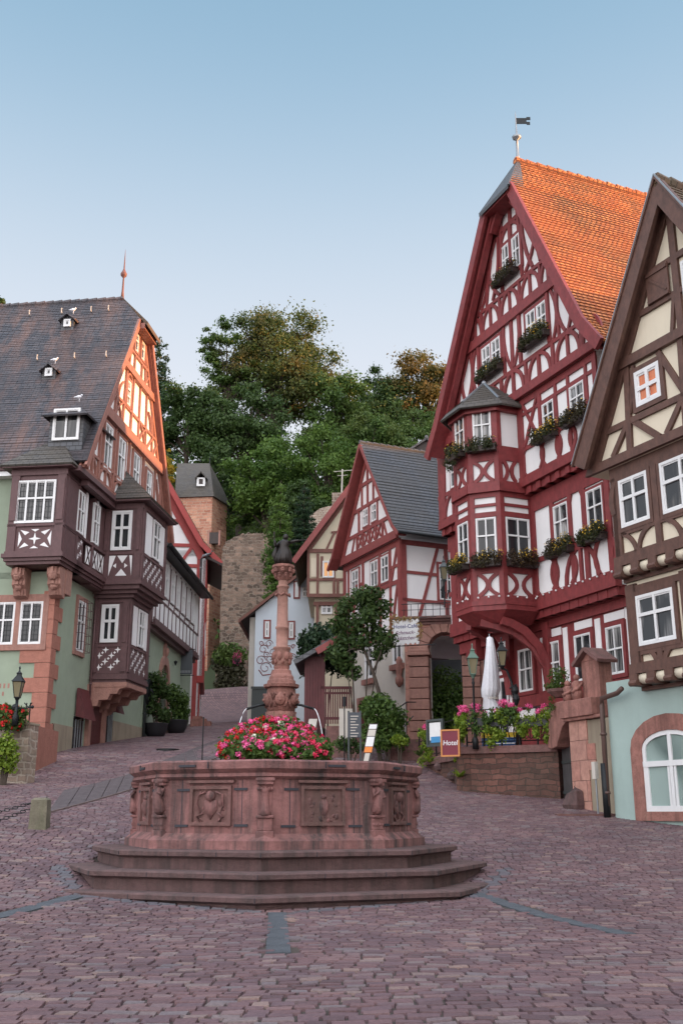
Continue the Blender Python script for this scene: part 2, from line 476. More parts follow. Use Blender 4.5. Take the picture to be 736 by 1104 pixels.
M['bronze'] = m_plain('bronze', (.022, .016, .014), .45, .3)
M['zinc'] = m_plain('zinc', (.28, .30, .32), .4, .6)
M['copper_green'] = m_plain('copper_green', (.10, .17, .13), .6)
M['pipe_brown'] = m_plain('pipe_brown', (.10, .055, .045), .5)
M['pipe_grey'] = m_plain('pipe_grey', (.045, .055, .055), .5)
M['door_red'] = m_paint('door_red', (.11, .022, .025), .3)
M['door_grey'] = m_paint('door_grey', (.075, .07, .072), .5)
M['gold'] = m_plain('gold', (.6, .34, .1), .4, .3)
M['white_cloth'] = m_plain('white_cloth', (.82, .82, .86), .9)
M['pot_black'] = m_plain('pot_black', (.018, .018, .022), .5)
M['leaf_dark'] = m_leaf('leaf_dark', (.03, .065, .018), (.08, .13, .035), (.05, .09, .022))
M['leaf_mid'] = m_leaf('leaf_mid', (.04, .085, .018), (.11, .18, .04), (.09, .12, .026))
M['leaf_bright'] = m_leaf('leaf_bright', (.06, .12, .018), (.13, .21, .04), (.05, .11, .02))
M['leaf_autumn'] = m_leaf('leaf_autumn', (.04, .075, .02), (.11, .13, .03), (.13, .10, .028))
M['leaf_rust'] = m_leaf('leaf_rust', (.07, .085, .02), (.16, .12, .03), (.17, .10, .025))
M['leaf_yellow'] = m_leaf('leaf_yellow', (.30, .24, .02), (.42, .26, .03))
M['leaf_lime'] = m_leaf('leaf_lime', (.11, .19, .02), (.26, .34, .04))
M['leaf_conifer'] = m_leaf('leaf_conifer', (.012, .035, .018), (.04, .075, .03))
M['leaf_box'] = m_leaf('leaf_box', (.035, .055, .02), (.075, .07, .03), (.06, .03, .02))
M['bark'] = m_paint('bark', (.07, .052, .04), .4, .95)
M['petal_red'] = m_leaf('petal_red', (.62, .012, .02), (.80, .05, .05), trans=.25)
M['petal_pink'] = m_leaf('petal_pink', (.80, .06, .25), (.88, .22, .45), trans=.25)
M['petal_rose'] = m_leaf('petal_rose', (.70, .02, .09), (.85, .10, .2), trans=.25)
M['petal_white'] = m_leaf('petal_white', (.75, .75, .6), (.85, .85, .75), trans=.25)
M['petal_yellow'] = m_leaf('petal_yellow', (.7, .42, .03), (.8, .55, .08), trans=.2)
# ---------------------------------------------------------------- leaves
def leafmesh(name, lobes, n, size, mat, parent=None, seed=1, shell=.45, up=.15, aspect=.6, fuzz=.10):
    g = np.random.default_rng(seed)
    lb = np.array(lobes, dtype=float)
    w = (lb[:, 3] * lb[:, 4] + lb[:, 3] * lb[:, 5]); w /= w.sum()
    k = g.choice(len(lb), n, p=w)
    d = g.normal(size=(n, 3)); d /= np.linalg.norm(d, axis=1)[:, None]
    r = shell + (1 - shell) * np.sqrt(g.random(n))
    r *= 1 + fuzz * g.normal(size=n)
    p = lb[k, :3] + d * r[:, None] * lb[k, 3:6]
    nn = d + g.normal(size=(n, 3)) * .75; nn[:, 2] += up
    nn /= np.linalg.norm(nn, axis=1)[:, None]
    t = np.cross(nn, g.normal(size=(n, 3))); t /= np.linalg.norm(t, axis=1)[:, None]
    b = np.cross(nn, t)
    s = size * (.55 + .9 * g.random(n))[:, None]
    v = np.stack([p - t * s * .5, p + b * s * aspect * .5 - t * s * .05, p + t * s * .5 + nn * s * .12, p - b * s * aspect * .5 - t * s * .05], 1).reshape(-1, 3)
    me = bpy.data.meshes.new(name)
    me.vertices.add(4 * n); me.vertices.foreach_set('co', v.astype(np.float32).ravel())
    me.loops.add(4 * n); me.loops.foreach_set('vertex_index', np.arange(4 * n, dtype=np.int32))
    me.polygons.add(n); me.polygons.foreach_set('loop_start', np.arange(0, 4 * n, 4, dtype=np.int32))
    me.materials.append(mat); me.update(); me.validate()
    o = bpy.data.objects.new(name, me); COL.objects.link(o)
    if parent is not None: o.parent = parent
    return o
# ---------------------------------------------------------------- the ground
CP = []
def cp(x, y, Y):
    p = at(x, y, Y); CP.append((p.x, p.y, p.z))
for q in ((-10, 0, 0), (0, 0, 0), (10, 0, 0), (-10, 7, 0), (0, 7, 0), (10, 7, 0), (-4.6, 13.5, .07), (0, 13.8, 0), (5.5, 13.5, .04),
          (-1.05, 17.8, .3), (-4.6, 17.6, .5), (3.2, 17.8, .3), (-10, 14, .25), (12, 14, .1)): CP.append(q)
cp(42, 893, 20.0); cp(683, 886, 24.2); cp(736, 893, 22.6); cp(600, 862, 29); cp(505, 853, 30.5); cp(440, 824, 35.5)
cp(45, 815, 36); cp(150, 795, 46.4); cp(193, 790, 51); cp(240, 766, 76); cp(380, 817, 36.0); cp(0, 838, 31.0); cp(255, 778, 60)
CP += [(-4.0, 30, 2.1), (0, 30, 2.0), (10, 31, 1.9), (-16, 36, 3.1), (4.5, 36, 3.0), (-1, 45, 4.3), (12, 40, 3.4), (-20, 46, 4.3), (0, 66, 7.0), (14, 60, 6), (-25, 66, 6.8), (-8, 80, 10.6), (10, 80, 10.6), (-30, 80, 10.6)]
CPA = np.array(CP)
def tps_fit(P):
    n = len(P)
    d = np.linalg.norm(P[:, None, :2] - P[None, :, :2], axis=2)
    K = np.where(d > 0, d * d * np.log(d + 1e-9), 0) + np.eye(n) * 2.0
    A = np.zeros((n + 3, n + 3)); A[:n, :n] = K; A[:n, n] = 1; A[:n, n + 1:] = P[:, :2]; A[n, :n] = 1; A[n + 1:, :n] = P[:, :2].T
    return np.linalg.solve(A, np.concatenate([P[:, 2], [0, 0, 0]]))
TW = tps_fit(CPA)
def gz(x, y):
    x = np.asarray(x, float); y = np.asarray(y, float)
    xc = np.clip(x, -28, 14); yc = np.clip(y, 0, 80)
    d = np.sqrt((xc[..., None] - CPA[:, 0]) ** 2 + (yc[..., None] - CPA[:, 1]) ** 2)
    z = (np.where(d > 1e-6, d * d * np.log(d + 1e-9), 0) * TW[:len(CPA)]).sum(-1) + TW[-3] + TW[-2] * xc + TW[-1] * yc
    t = np.clip((yc - 11) / 3, 0, 1); z = z * t * t * (3 - 2 * t)
    # the castle hill behind the town
    h = 10 + 32 * np.clip((y - 95) / 27, 0, 1) ** .9 + 3 * np.clip((y - 116) / 60, 0, 1) + 1.5 * np.sin(x * .11) * np.clip((y - 96) / 20, 0, 1)
    h *= np.clip((260 - y) / 100, 0.15, 1)
    h = h + 52 * np.exp(-((x - 118) / 38) ** 2 - ((y - 88) / 34) ** 2)  # unseen hill added far to the right to shade the hillside trees
    return np.where(y > 78, np.maximum(z, h), np.maximum(z, 52 * np.exp(-((x - 118) / 38) ** 2 - ((y - 88) / 34) ** 2)))
def G(x, y): return float(gz(x, y))
def gpx(x, y):
    """the ground point seen at a photo pixel"""
    r = ray(x, y); Y = 5.0
    while Y < 80:
        k = Y / r[1]
        if EYE + r[2] * k <= G(r[0] * k, Y): break
        Y += .05
    return Vector((r[0] * Y / r[1], Y, G(r[0] * Y / r[1], Y)))
def axis(a, fine0, fine1, step, coarse):
    out = list(np.arange(fine0, fine1 + .001, step)); x = fine1
    s = step
    while x < a[1]: s = min(s * 1.4, coarse); x += s; out.append(x)
    x = fine0; s = step
    while x > a[0]: s = min(s * 1.4, coarse); x -= s; out.append(x)
    return np.array(sorted(out))
gx = axis((-900, 900), -24, 22, .5, 60); gy = axis((-300, 1500), 3, 80, .5, 60)
X, Y = np.meshgrid(gx, gy); Z = gz(X, Y)
me = bpy.data.meshes.new('ground')
nx, ny = len(gx), len(gy)
vs = np.stack([X, Y, Z], -1).reshape(-1, 3)
idx = np.arange(nx * ny).reshape(ny, nx)
fs = np.stack([idx[:-1, :-1], idx[:-1, 1:], idx[1:, 1:], idx[1:, :-1]], -1).reshape(-1, 4)
me.from_pydata(vs.tolist(), [], fs.tolist()); me.polygons.foreach_set('use_smooth', [True] * len(fs))
m, n, b = newmat('ground_cobble')
p = geo(n)
br = N(n, 'ShaderNodeTexBrick', Scale=1.0)
br.inputs['Brick Width'].default_value = .2; br.inputs['Row Height'].default_value = .17; br.inputs['Mortar Size'].default_value = .012
br.inputs['Color1'].default_value = (.12, .072, .078, 1); br.inputs['Color2'].default_value = (.18, .108, .108, 1); br.inputs['Mortar'].default_value = (.022, .017, .017, 1)
n.links.new(p, br.inputs['Vector'])
col = mix(n, .6, br.outputs['Color'], ramp(n, noise(n, p, 1.2, 6, .7), [(.3, (.7, .66, .64)), (.7, (1.2, 1.15, 1.12))]), 'MULTIPLY')
sp = n.nodes.new('ShaderNodeSeparateXYZ'); n.links.new(p, sp.inputs[0])
mr = N(n, 'ShaderNodeMapRange'); mr.inputs[1].default_value = 88; mr.inputs[2].default_value = 94; n.links.new(sp.outputs[1], mr.inputs[0])
col = mix(n, mr.outputs[0], col, (.035, .05, .02))
mr2 = N(n, 'ShaderNodeMapRange'); mr2.inputs[1].default_value = 34; mr2.inputs[2].default_value = 35; n.links.new(sp.outputs[1], mr2.inputs[0])
col = mix(n, mr2.outputs[0], (.06, .046, .038), col)
n.links.new(col, b.inputs['Base Color']); b.inputs['Roughness'].default_value = .85
bump(n, b, br.outputs['Fac'], -.5, .02)
me.materials.append(m)
o = bpy.data.objects.new('ground', me); COL.objects.link(o); struct(o)
# every sett of the square near the camera is modelled
FC = (-1.11, 17.8)
def seg_d(px_, py_, a, b_):
    ax, ay, bx, by = a.x, a.y, b_.x, b_.y
    t = np.clip(((px_ - ax) * (bx - ax) + (py_ - ay) * (by - ay)) / ((bx - ax) ** 2 + (by - ay) ** 2), 0, 1)
    return np.hypot(px_ - ax - t * (bx - ax), py_ - ay - t * (by - ay))
drains = [(gpx(84, 967), gpx(-30, 996)), (gpx(299, 985), gpx(300, 1030)), (gpx(515, 965), gpx(676, 1009)), (gpx(60, 935), gpx(84, 967)), (gpx(84, 967), gpx(300, 986)), (gpx(300, 986), gpx(515, 967)), (gpx(515, 967), gpx(545, 938))]
kerb_up = [gpx(51, 857), gpx(136, 837), gpx(200, 812), gpx(240, 797)]
kerb_dn = [gpx(51, 878), gpx(140, 853), gpx(215, 826), gpx(262, 806)]
g = np.random.default_rng(3)
vv = []; ff = []; cc = []
y0 = 5.6; row = 0
while y0 < 58:
    dy = .125 * (.85 + .3 * g.random()) * (1.35 if y0 > 30 else 1)
    lim = .36 * y0 + 1.2 if y0 < 35.6 else 1.5
    x = -lim if y0 < 35.6 else -11.0 + g.random() * .2
    while x < lim:
        w = .125 + .11 * g.random()
        w *= (1.5 if y0 > 30 else 1)
        xa, xb = x + .0065, x + w - .0065
        x += w
        # courses sweep in shallow fans
        def wy(xx): return .45 * math.sin(xx * .45 + .6) * min(1, .3 + y0 * .03) + .05 * math.sin(xx * 1.9 + y0 * .8) + .012 * math.sin(xx * 6 + row)
        ya, yb = y0 + .006, y0 + dy - .006
        cx = (xa + xb) / 2; cy = (ya + yb) / 2 + wy(cx)
        if math.hypot(cx - FC[0], cy - FC[1]) < 3.0: continue
        if cy > 35.5 and (-10.4 + .12 * (cy - 36)) > cx: continue
        c = [(xa, ya + wy(xa)), (xb, ya + wy(xb)), (xb, yb + wy(xb)), (xa, yb + wy(xa))]
        j = g.normal(size=(4, 2)) * .0045
        c = [(q[0] + j[i, 0], q[1] + j[i, 1]) for i, q in enumerate(c)]
        h = .016 + .007 * g.random(); tl = g.normal(size=2) * .024
        dmin = min(float(seg_d(cx, cy, a_, b_)) for a_, b_ in drains[:3])
        if dmin < .13 and cy < 17: continue
        kind = .6 if min(float(seg_d(cx, cy, a_, b_)) for a_, b_ in drains[3:]) < .10 else 0.0
        b0 = len(vv); zc = G(cx, cy)
        if y0 > 14:
            e = .05; sx = (G(cx + e, cy) - zc) / e; sy = (G(cx, cy + e) - zc) / e
        else: sx = sy = 0
        for q in c: vv.append((q[0], q[1], zc + (q[0] - cx) * sx + (q[1] - cy) * sy - .02))
        for q in c:
            qx = cx + (q[0] - cx) * .92; qy = cy + (q[1] - cy) * .89
            vv.append((qx, qy, zc + (qx - cx) * (sx + tl[0]) + (qy - cy) * (sy + tl[1]) + h))
        ff += [(b0 + 4, b0 + 5, b0 + 6, b0 + 7), (b0, b0 + 1, b0 + 5, b0 + 4), (b0 + 1, b0 + 2, b0 + 6, b0 + 5), (b0 + 2, b0 + 3, b0 + 7, b0 + 6), (b0 + 3, b0, b0 + 4, b0 + 7)]
        cc += [kind] * 5
    y0 += dy; row += 1
me = bpy.data.meshes.new('paving_setts'); me.from_pydata(vv, [], ff)
att = me.attributes.new('drain', 'FLOAT', 'FACE'); att.data.foreach_set('value', cc)
m, n, b = newmat('sett_stone')
ge = n.nodes.new('ShaderNodeNewGeometry'); p = ge.outputs['Position']; rpi = ge.outputs['Random Per Island']
c0 = ramp(n, rpi, [(0, (.095, .058, .068)), (.25, (.155, .090, .100)), (.5, (.125, .080, .096)), (.75, (.185, .112, .118)), (.9, (.16, .135, .15)), (1, (.24, .165, .15))])
big = noise(n, p, .5, 5, .6)
c0 = mix(n, 1.0, c0, ramp(n, big, [(.3, (.78, .76, .78)), (.7, (1.22, 1.18, 1.12))]), 'MULTIPLY')
c0 = mix(n, .8, c0, ramp(n, noise(n, p, 40, 7, .8), [(.34, (.5, .48, .48)), (.66, (1.4, 1.38, 1.34))]), 'MULTIPLY')
at_ = n.nodes.new('ShaderNodeAttribute'); at_.attribute_name = 'drain'
c0 = mix(n, at_.outputs['Fac'], c0, (.085, .105, .125))
n.links.new(c0, b.inputs['Base Color']); b.inputs['Roughness'].default_value = .62
bump(n, b, noise(n, p, 45, 5, .7), .5, .008)
me.materials.append(m)
o = bpy.data.objects.new('paving_setts', me); COL.objects.link(o); struct(o)
dr = MB()
for a_, b_ in drains[:3]:
    d_ = Vector((b_.x - a_.x, b_.y - a_.y, 0)); L_ = d_.length; d_.normalize(); s_ = Vector((-d_.y, d_.x, 0)) * .115
    q_ = 0
    while q_ < L_:
        e_ = min(L_, q_ + .55 + .2 * g.random()); P_ = [a_ + d_ * q_ - s_, a_ + d_ * (e_ - .012) - s_, a_ + d_ * (e_ - .012) + s_, a_ + d_ * q_ + s_]
        dr.hexa([(v.x, v.y, G(v.x, v.y) - .05) for v in P_] + [(v.x, v.y, G(v.x, v.y) + .016) for v in P_]); q_ = e_
struct(dr.build('drain_slabs', m_sand('slab_blue', (.085, .095, .11), .3, streak=.2)))
# strip of large grey slabs crossing the street
kb = MB(); kw = MB()
def lerpc(c, t):
    t *= len(c) - 1; i = min(int(t), len(c) - 2); return c[i].lerp(c[i + 1], t - i)
ns = 15
for i in range(ns):
    a, b_ = i / ns + .002, (i + 1) / ns - .002
    sk = .06
    q = [lerpc(kerb_dn, a), lerpc(kerb_dn, b_), lerpc(kerb_up, min(1, b_ + sk)), lerpc(kerb_up, min(1, a + sk))]
    zz = .035 + .006 * rnd.random()
    kb.hexa([(v.x, v.y, G(v.x, v.y) - .1) for v in q] + [(v.x, v.y, G(v.x, v.y) + zz) for v in q])
    q2 = [lerpc(kerb_dn, a) + Vector((0, -.2, 0)), lerpc(kerb_dn, b_) + Vector((0, -.2, 0)), lerpc(kerb_dn, b_) - Vector((0, .01, 0)), lerpc(kerb_dn, a) - Vector((0, .01, 0))]
    kw.hexa([(v.x, v.y, G(v.x, v.y) - .1) for v in q2] + [(v.x, v.y, G(v.x, v.y) + .05) for v in q2])
struct(kb.build('road_gutter', m_sand('slab_grey', (.10, .078, .082), .5, streak=.3)))
struct(kw.build('kerb', m_sand('kerb_pale', (.20, .145, .135), .25, streak=.2)))
# ---------------------------------------------------------------- building pieces
def window(F, u0, z0, u1, z1, o, parent, cols=2, rows=(0, .58, 1), fw=.045, glass='glass', lead=None, frame='white_paint', name='window', sill=False, casem=True):
    """a casement window: frame, mullions, transom; the pane is its sub-part"""
    if u0 > u1: u0, u1 = u1, u0
    if z0 > z1: z0, z1 = z1, z0
    b = MB()
    d0, d1 = o - .02, o + .055
    b.fbox(F, u0, u0 + fw, d0, d1, z0, z1); b.fbox(F, u1 - fw, u1, d0, d1, z0, z1)
    b.fbox(F, u0 + fw, u1 - fw, d0, d1 - .001, z0, z0 + fw); b.fbox(F, u0 + fw, u1 - fw, d0, d1 - .001, z1 - fw, z1)
    iu0, iu1, iz0, iz1 = u0 + fw, u1 - fw, z0 + fw, z1 - fw
    for i in range(1, cols):
        c = iu0 + (iu1 - iu0) * i / cols
        b.fbox(F, c - fw * .5, c + fw * .5, d0, d1 + .004, iz0, iz1)
    for t in rows[1:-1]:
        z = iz0 + (iz1 - iz0) * t
        b.fbox(F, iu0, iu1, d0, d1 + .008, z - fw * .55, z + fw * .55)
    if casem:
        for i in range(cols):
            a = iu0 + (iu1 - iu0) * i / cols; c = iu0 + (iu1 - iu0) * (i + 1) / cols
            for j in range(len(rows) - 1):
                za = iz0 + (iz1 - iz0) * rows[j]; zb = iz0 + (iz1 - iz0) * rows[j + 1]
                e = fw * .5
                for q in ((a, a + e, za, zb), (c - e, c, za, zb)): b.fbox(F, q[0], q[1], d0, d1 - .02, q[2], q[3])
                for q in ((a + e, c - e, za, za + e), (a + e, c - e, zb - e, zb)): b.fbox(F, q[0], q[1], d0, d1 - .0215, q[2], q[3])
    if sill: b.fbox(F, u0 - .05, u1 + .05, o, o + .12, z0 - .06, z0 - .002)
    w = b.build(name, M[frame], parent)
    p = MB(); p.fbox(F, u0 + fw * .5, u1 - fw * .5, o - .03, o + .012, z0 + fw * .5, z1 - fw * .5)
    pane = p.build('pane', M[glass], w)
    if lead:
        l = MB()
        for i in range(1, lead[0]):
            c = u0 + (u1 - u0) * i / lead[0]; l.fbox(F, c - .007, c + .007, o + .01, o + .018, z0 + fw, z1 - fw)
        for i in range(1, lead[1]):
            c = z0 + (z1 - z0) * i / lead[1]; l.fbox(F, u0 + fw, u1 - fw, o + .01, o + .0195, c - .007, c + .007)
        l.build('lead_bars', M['iron'], w)
    return w
def winpx(F, lb, rt, o, parent, **k):
    a = F.px(*lb, o); c = F.px(*rt, o)
    return window(F, a[0], a[1], c[0], c[1], o, parent, **k), (min(a[0], c[0]), a[1], max(a[0], c[0]), c[1])
def surround(b, F, r, w, o0, o1, m=0, top=None):
    u0, z0, u1, z1 = r; t = top or w
    b.fbox(F, u0 - w, u0 - .002, o0, o1, z0 - w, z1 + t, m); b.fbox(F, u1 + .002, u1 + w, o0, o1, z0 - w, z1 + t, m)
    b.fbox(F, u0 - .002, u1 + .002, o0, o1 - .0013, z0 - w, z0 - .002, m); b.fbox(F, u0 - .002, u1 + .002, o0, o1 - .0013, z1 + .002, z1 + t, m)
def cross(b, F, u0, z0, u1, z1, w, o0, o1, bend=.0, m=0):
    """St Andrew's cross of two straight or bowed timbers"""
    if bend:
        c = ((u0 + u1) / 2, (z0 + z1) / 2)
        # two bows back to back:  )(
        b.arc(F, (u0, z0), (u0, z1), -bend, w, o0, o1, m, 9)
        b.arc(F, (u1, z0), (u1, z1), bend, w, o0, o1, m, 9)
    else:
        b.beam(F, [(u0, z0), (u1, z1)], w, o0, o1, m); b.beam(F, [(u0, z1), (u1, z0)], w, o0, o1, m)
def arch(b, F, uc, hw, z0, z1, w, o0, o1, post=True, m=0):
    """pointed pair of curved braces round a middle post"""
    pts = [(uc - hw * math.cos(t), z0 + (z1 - z0) * math.sin(t)) for t in [math.pi / 2 * i / 6 for i in range(7)]]
    b.beam(F, pts, w, o0, o1, m)
    b.beam(F, [(2 * uc - u, z) for u, z in pts], w, o0, o1, m)
    if post: b.beam(F, [(uc, z0), (uc, z1)], w, o0, o1 + .003, m)
def slab(b, c, t, m=0):
    """roof slab from four corners (top face), thickness t downward along its normal"""
    c = [Vector(p) for p in c]
    n = (c[1] - c[0]).cross(c[3] - c[0]).normalized()
    if n.z < 0: n = -n
    b.hexa([p - n * t for p in c] + c, m)
def tiled(b, F, e0, e1, r0, r1, rows, lift=.03, m=0, thick=.09):
    """roof slope as overlapping courses.  e0-e1 eave line, r0-r1 ridge line"""
    e0, e1, r0, r1 = map(Vector, (e0, e1, r0, r1))
    n = (e1 - e0).cross(r0 - e0).normalized()
    if n.z < 0: n = -n
    for i in range(rows):
        a = i / rows; c = (i + 1) / rows + .002
        p = [e0.lerp(r0, a), e1.lerp(r1, a), e1.lerp(r1, c), e0.lerp(r0, c)]
        jl = .004 * rnd.uniform(-1, 1)
        top = [p[0] + n * (lift + jl), p[1] + n * (lift + jl), p[2] + n * .004, p[3] + n * .004]
        b.hexa([q - n * thick for q in p] + top, m)
def ridge_caps(b, a, c, r=.12, step=.4, m=0):
    a, c = Vector(a), Vector(c); L = (c - a).length; k = max(1, int(L / step))
    for i in range(k):
        p = a.lerp(c, i / k); q = a.lerp(c, (i + .97) / k)
        b.tube([p + Vector((0, 0, .03)), q], r * 1.08, 7, r * .92, m)
def downpipe(name, pts, label, r=.055, mat='pipe_brown'):
    t = empty(name, pts[0], label, 'drainpipe')
    b = MB(); b.tube(pts, r, 10); b.build('pipe', M[mat], t, True)
    c = MB()
    for i in range(len(pts) - 1):
        p, q = Vector(pts[i]), Vector(pts[i + 1])
        if (q - p).length > 1.2:
            for s_ in (.25, .75):
                e = p.lerp(q, s_); d = (q - p).normalized() * .03
                c.tube([e - d, e + d], r * 1.35, 10)
    if c.v: c.build('pipe_clip', M[mat], t, True)
    return t
FBOX = []
def flower_box(F, ua, ub, z, o, label, group, yellow=.12, h=.42, seed=1, fall=0.12):
    """a window box full of low plants with yellow flowers"""
    loc = F.P((ua + ub) / 2, o + .15, z)
    t = empty('flower_box', loc, label, 'flower box', group)
    b = MB(); b.fbox(F, ua, ub, o + .04, o + .26, z - .17, z, 0); b.fbox(F, ua - .02, ub + .02, o + .03, o + .27, z - .02, z + .012)
    b.build('trough', M['timber_dark'], t)
    br = MB()
    for q in (.15, .85):
        u = ua + (ub - ua) * q
        br.tube([F.P(u, o, z - .12), F.P(u, o + .15, z - .20), F.P(u, o + .28, z - .16)], .012, 6)
    br.build('bracket', M['iron'], t)
    lobes = []; rr = random.Random(seed)
    k = max(3, int(abs(ub - ua) / .22))
    for i in range(k):
        u = ua + (ub - ua) * (i + .5) / k + rr.uniform(-.05, .05)
        c = F.P(u, o + .17 + rr.uniform(-.05, .08), z + h * .30 + rr.uniform(-.03, .06))
        lobes.append((c.x, c.y, c.z, .19, .19, h * .5 * rr.uniform(.8, 1.25)))
        c = F.P(u, o + .29, z - rr.uniform(.0, fall))
        lobes.append((c.x, c.y, c.z, .13, .13, .13))
    leafmesh('leaves', lobes, int(330 * k), .066, M['leaf_box'], t, seed, .2)
    hi = [(l[0], l[1], l[2] + .03, l[3] * 1.05, l[4] * 1.05, l[5] * 1.1) for l in lobes[::2]]
    leafmesh('flowers', hi[:max(2, int(len(hi) * .8))], int(240 * k * yellow), .055, M['petal_yellow'], t, seed + 9, .85, .6)
    return t
# ================================================================ the red timber-framed hotel
RF = frame_vp(655, 730, 29, -110, -1)
def build_red():
    F = RF; C = 2.6
    t = empty('half_timbered_house', F.P(C, 0, 3), 'tall crimson and white half timbered hotel with a bay window and steep orange tile roof', 'house', 'half timbered houses round the square')
    HW = lambda z: max(.70, 4.85 - (z - 14.2) * .556)
    CC = lambda z: C - .052 * max(0, z - 14.6)
    # walls
    w = MB()
    w.fbox(F, -1.25, 6.75, -15, 0, 1.4, 7.0, 1)
    w.fbox(F, -1.3, 8.2, -15, .45, 7.3, 10.95)
    w.fbox(F, -1.6, 8.2, -15, .8, 11.25, 14.15)
    w.fbox(F, -1.28, 8.18, -8.99, .40, 7.0, 7.3, 1); w.fbox(F, -1.58, 8.18, -8.99, .72, 10.95, 11.25, 1)
    w.prism(F, [(C - 4.85, 14.15), (C + 4.85, 14.15), (CC(21.4) + HW(21.4) - .08, 21.4), (CC(21.4) - HW(21.4) + .08, 21.4)], -14.8, .9)
    for a, b_, z0, z1 in ((3.27, 3.12, 4.85, 6.5), (2.04, 1.8, 4.85, 6.62), (.43, .17, 4.85, 6.62), (-.97, -1.06, 4.9, 6.8),
                          (2.98, 2.11, 6.44, 6.68), (1.42, .55, 6.44, 6.68), (-.03, -.95, 6.44, 6.68),
                          (4.85, 3.72, 4.0, 4.36), (3.3, 2.5, 4.0, 4.36), (2.1, 1.2, 4.0, 4.36)):
        w.fbox(F, a, b_, -.02, .02, z0, z1)
    w.fbox(F, 6.45, 4.95, -.02, .05, 5.62, 6.75); w.fbox(F, 6.45, 6.25, -.02, .05, 3, 5.62); w.fbox(F, 5.15, 4.95, -.02, .05, 3, 5.62)
    w.build('wall', [M['plaster_white'], M['timber_red']], t)
    # ground floor
    f = MB()
    wins = []
    for lb, rt in (((562.9, 753.8), (575.2, 700.5)), ((592.3, 736), (604.7, 691.7)), ((623.7, 731.3), (638.4, 680.9)), ((658.9, 733.6), (672.2, 672.7))):
        a = F.px(*lb); c = F.px(*rt); wins.append((c[0], 4.92, a[0], 6.27))
    for r in wins:
        window(F, r[0], r[1], r[2], r[3], .05, t, glass='glass_curtain', rows=(0, .52, 1)); surround(f, F, r, .12, 0, .11, 0)
    f.fbox(F, -1.27, 4.95, 0, .09, 4.42, 4.78)                                # sill beam
    f.fbox(F, -1.27, 6.8, 0, .10, 6.72, 6.98)                                # head beam
    k = 0
    for u in np.arange(-1.15, 8.1, .46):                                      # joist ends carrying the first jetty
        f.fbox(F, u - .1, u + .1, 0, .42, 7.0, 7.22)
    f.fbox(F, -1.32, 8.22, .3, .52, 7.24, 7.6)
    f.fbox(F, -1.31, 8.2, .05, .2, 6.98, 7.03)
    # first floor
    o = .45; p = .51
    w1 = [(.70, 8.93, 1.44, 10.25), (-1.0, 8.93, -.25, 10.25), (5.5, 8.93, 6.2, 10.25), (6.7, 8.93, 7.4, 10.25)]
    for r in w1: window(F, *r, o + .02, t, glass='glass_curtain', rows=(0, .6, 1))
    f.fbox(F, -1.31, 8.2, o, p, 10.4, 10.93); f.fbox(F, -1.31, 8.2, o, p - .004, 8.72, 8.88); f.fbox(F, -1.31, 8.21, o, p, 7.58, 7.70)
    for u, wd in ((2.68, .36), (1.55, .2), (.62, .14), (-.08, .2), (-1.2, .22), (5.2, .3), (6.45, .3), (7.85, .4)): f.fbox(F, u - wd / 2, u + wd / 2, o, p + .003, 7.6, 10.6)
    for r in w1: surround(f, F, r, .06, o, p + .006, 0, .08)
    cross(f, F, .52, 8.9, .04, 10.4, .11, o, p, .17)
    cross(f, F, 2.45, 7.7, 1.7, 8.7, .12, o, p, .28); cross(f, F, 1.45, 7.7, .74, 8.7, .12, o, p, .28)
    arch(f, F, .22, .78, 7.7, 8.72, .13, o, p); cross(f, F, -.65, 7.7, -1.2, 8.7, .11, o, p, .2)
    arch(f, F, 5.9, .6, 7.7, 8.72, .13, o, p); arch(f, F, 7.2, .6, 7.7, 8.72, .13, o, p)
    # second jetty and second floor
    for u in np.arange(-1.35, 8.2, .52): f.fbox(F, u - .11, u + .11, .4, .78, 10.95, 11.17)
    f.fbox(F, -1.62, 8.22, .6, .87, 11.19, 11.42)
    o = .8; p = .86
    w2 = [(.58, 12.5, 1.2, 13.48), (-.98, 12.5, -.26, 13.48), (5.6, 12.5, 6.2, 13.48), (6.6, 12.5, 7.2, 13.48)]
    for r in w2: window(F, *r, o + .02, t, glass='glass_curtain'); surround(f, F, r, .055, o, p + .006, 0, .08)
    f.fbox(F, -1.61, 8.21, o, p, 11.4, 11.52); f.fbox(F, -1.61, 8.21, o, p - .004, 12.33, 12.47); f.fbox(F, -1.61, 8.2, o, p, 13.9, 14.14); f.fbox(F, -1.61, 2.4, o, p - .006, 13.53, 13.64)
    for u, wd in ((2.5, .3), (1.36, .16), (.48, .11), (-.18, .11), (-1.08, .11), (-1.52, .2), (5.2, .3), (6.4, .2), (7.9, .5)): f.fbox(F, u - wd / 2, u + wd / 2, o, p + .003, 11.5, 14.0)
    cross(f, F, 2.3, 12.45, 1.48, 13.9, .10, o, p)
    for u0, u1 in ((2.32, 1.5), (1.22, .55), (.4, -.2), (-.3, -1.0)): cross(f, F, u0, 11.5, u1, 12.36, .11, o, p, .2)
    arch(f, F, 5.9, .6, 11.5, 12.33, .12, o, p); arch(f, F, 7.1, .6, 11.5, 12.33, .12, o, p)
    # gable
    o = .9; p = .965
    def band(z0, z1, ex=.05, e2=0): f.prism(F, [(CC(z0) - HW(z0) + .12, z0), (CC(z0) + HW(z0) - .12, z0), (CC(z1) + HW(z1) - .12, z1), (CC(z1) - HW(z1) + .12, z1)], o, p + ex)
    band(14.12, 14.42, .06); band(15.18, 15.3, 0); band(17.02, 17.38, .06); band(18.16, 18.28, 0); band(20.55, 20.72, .0)
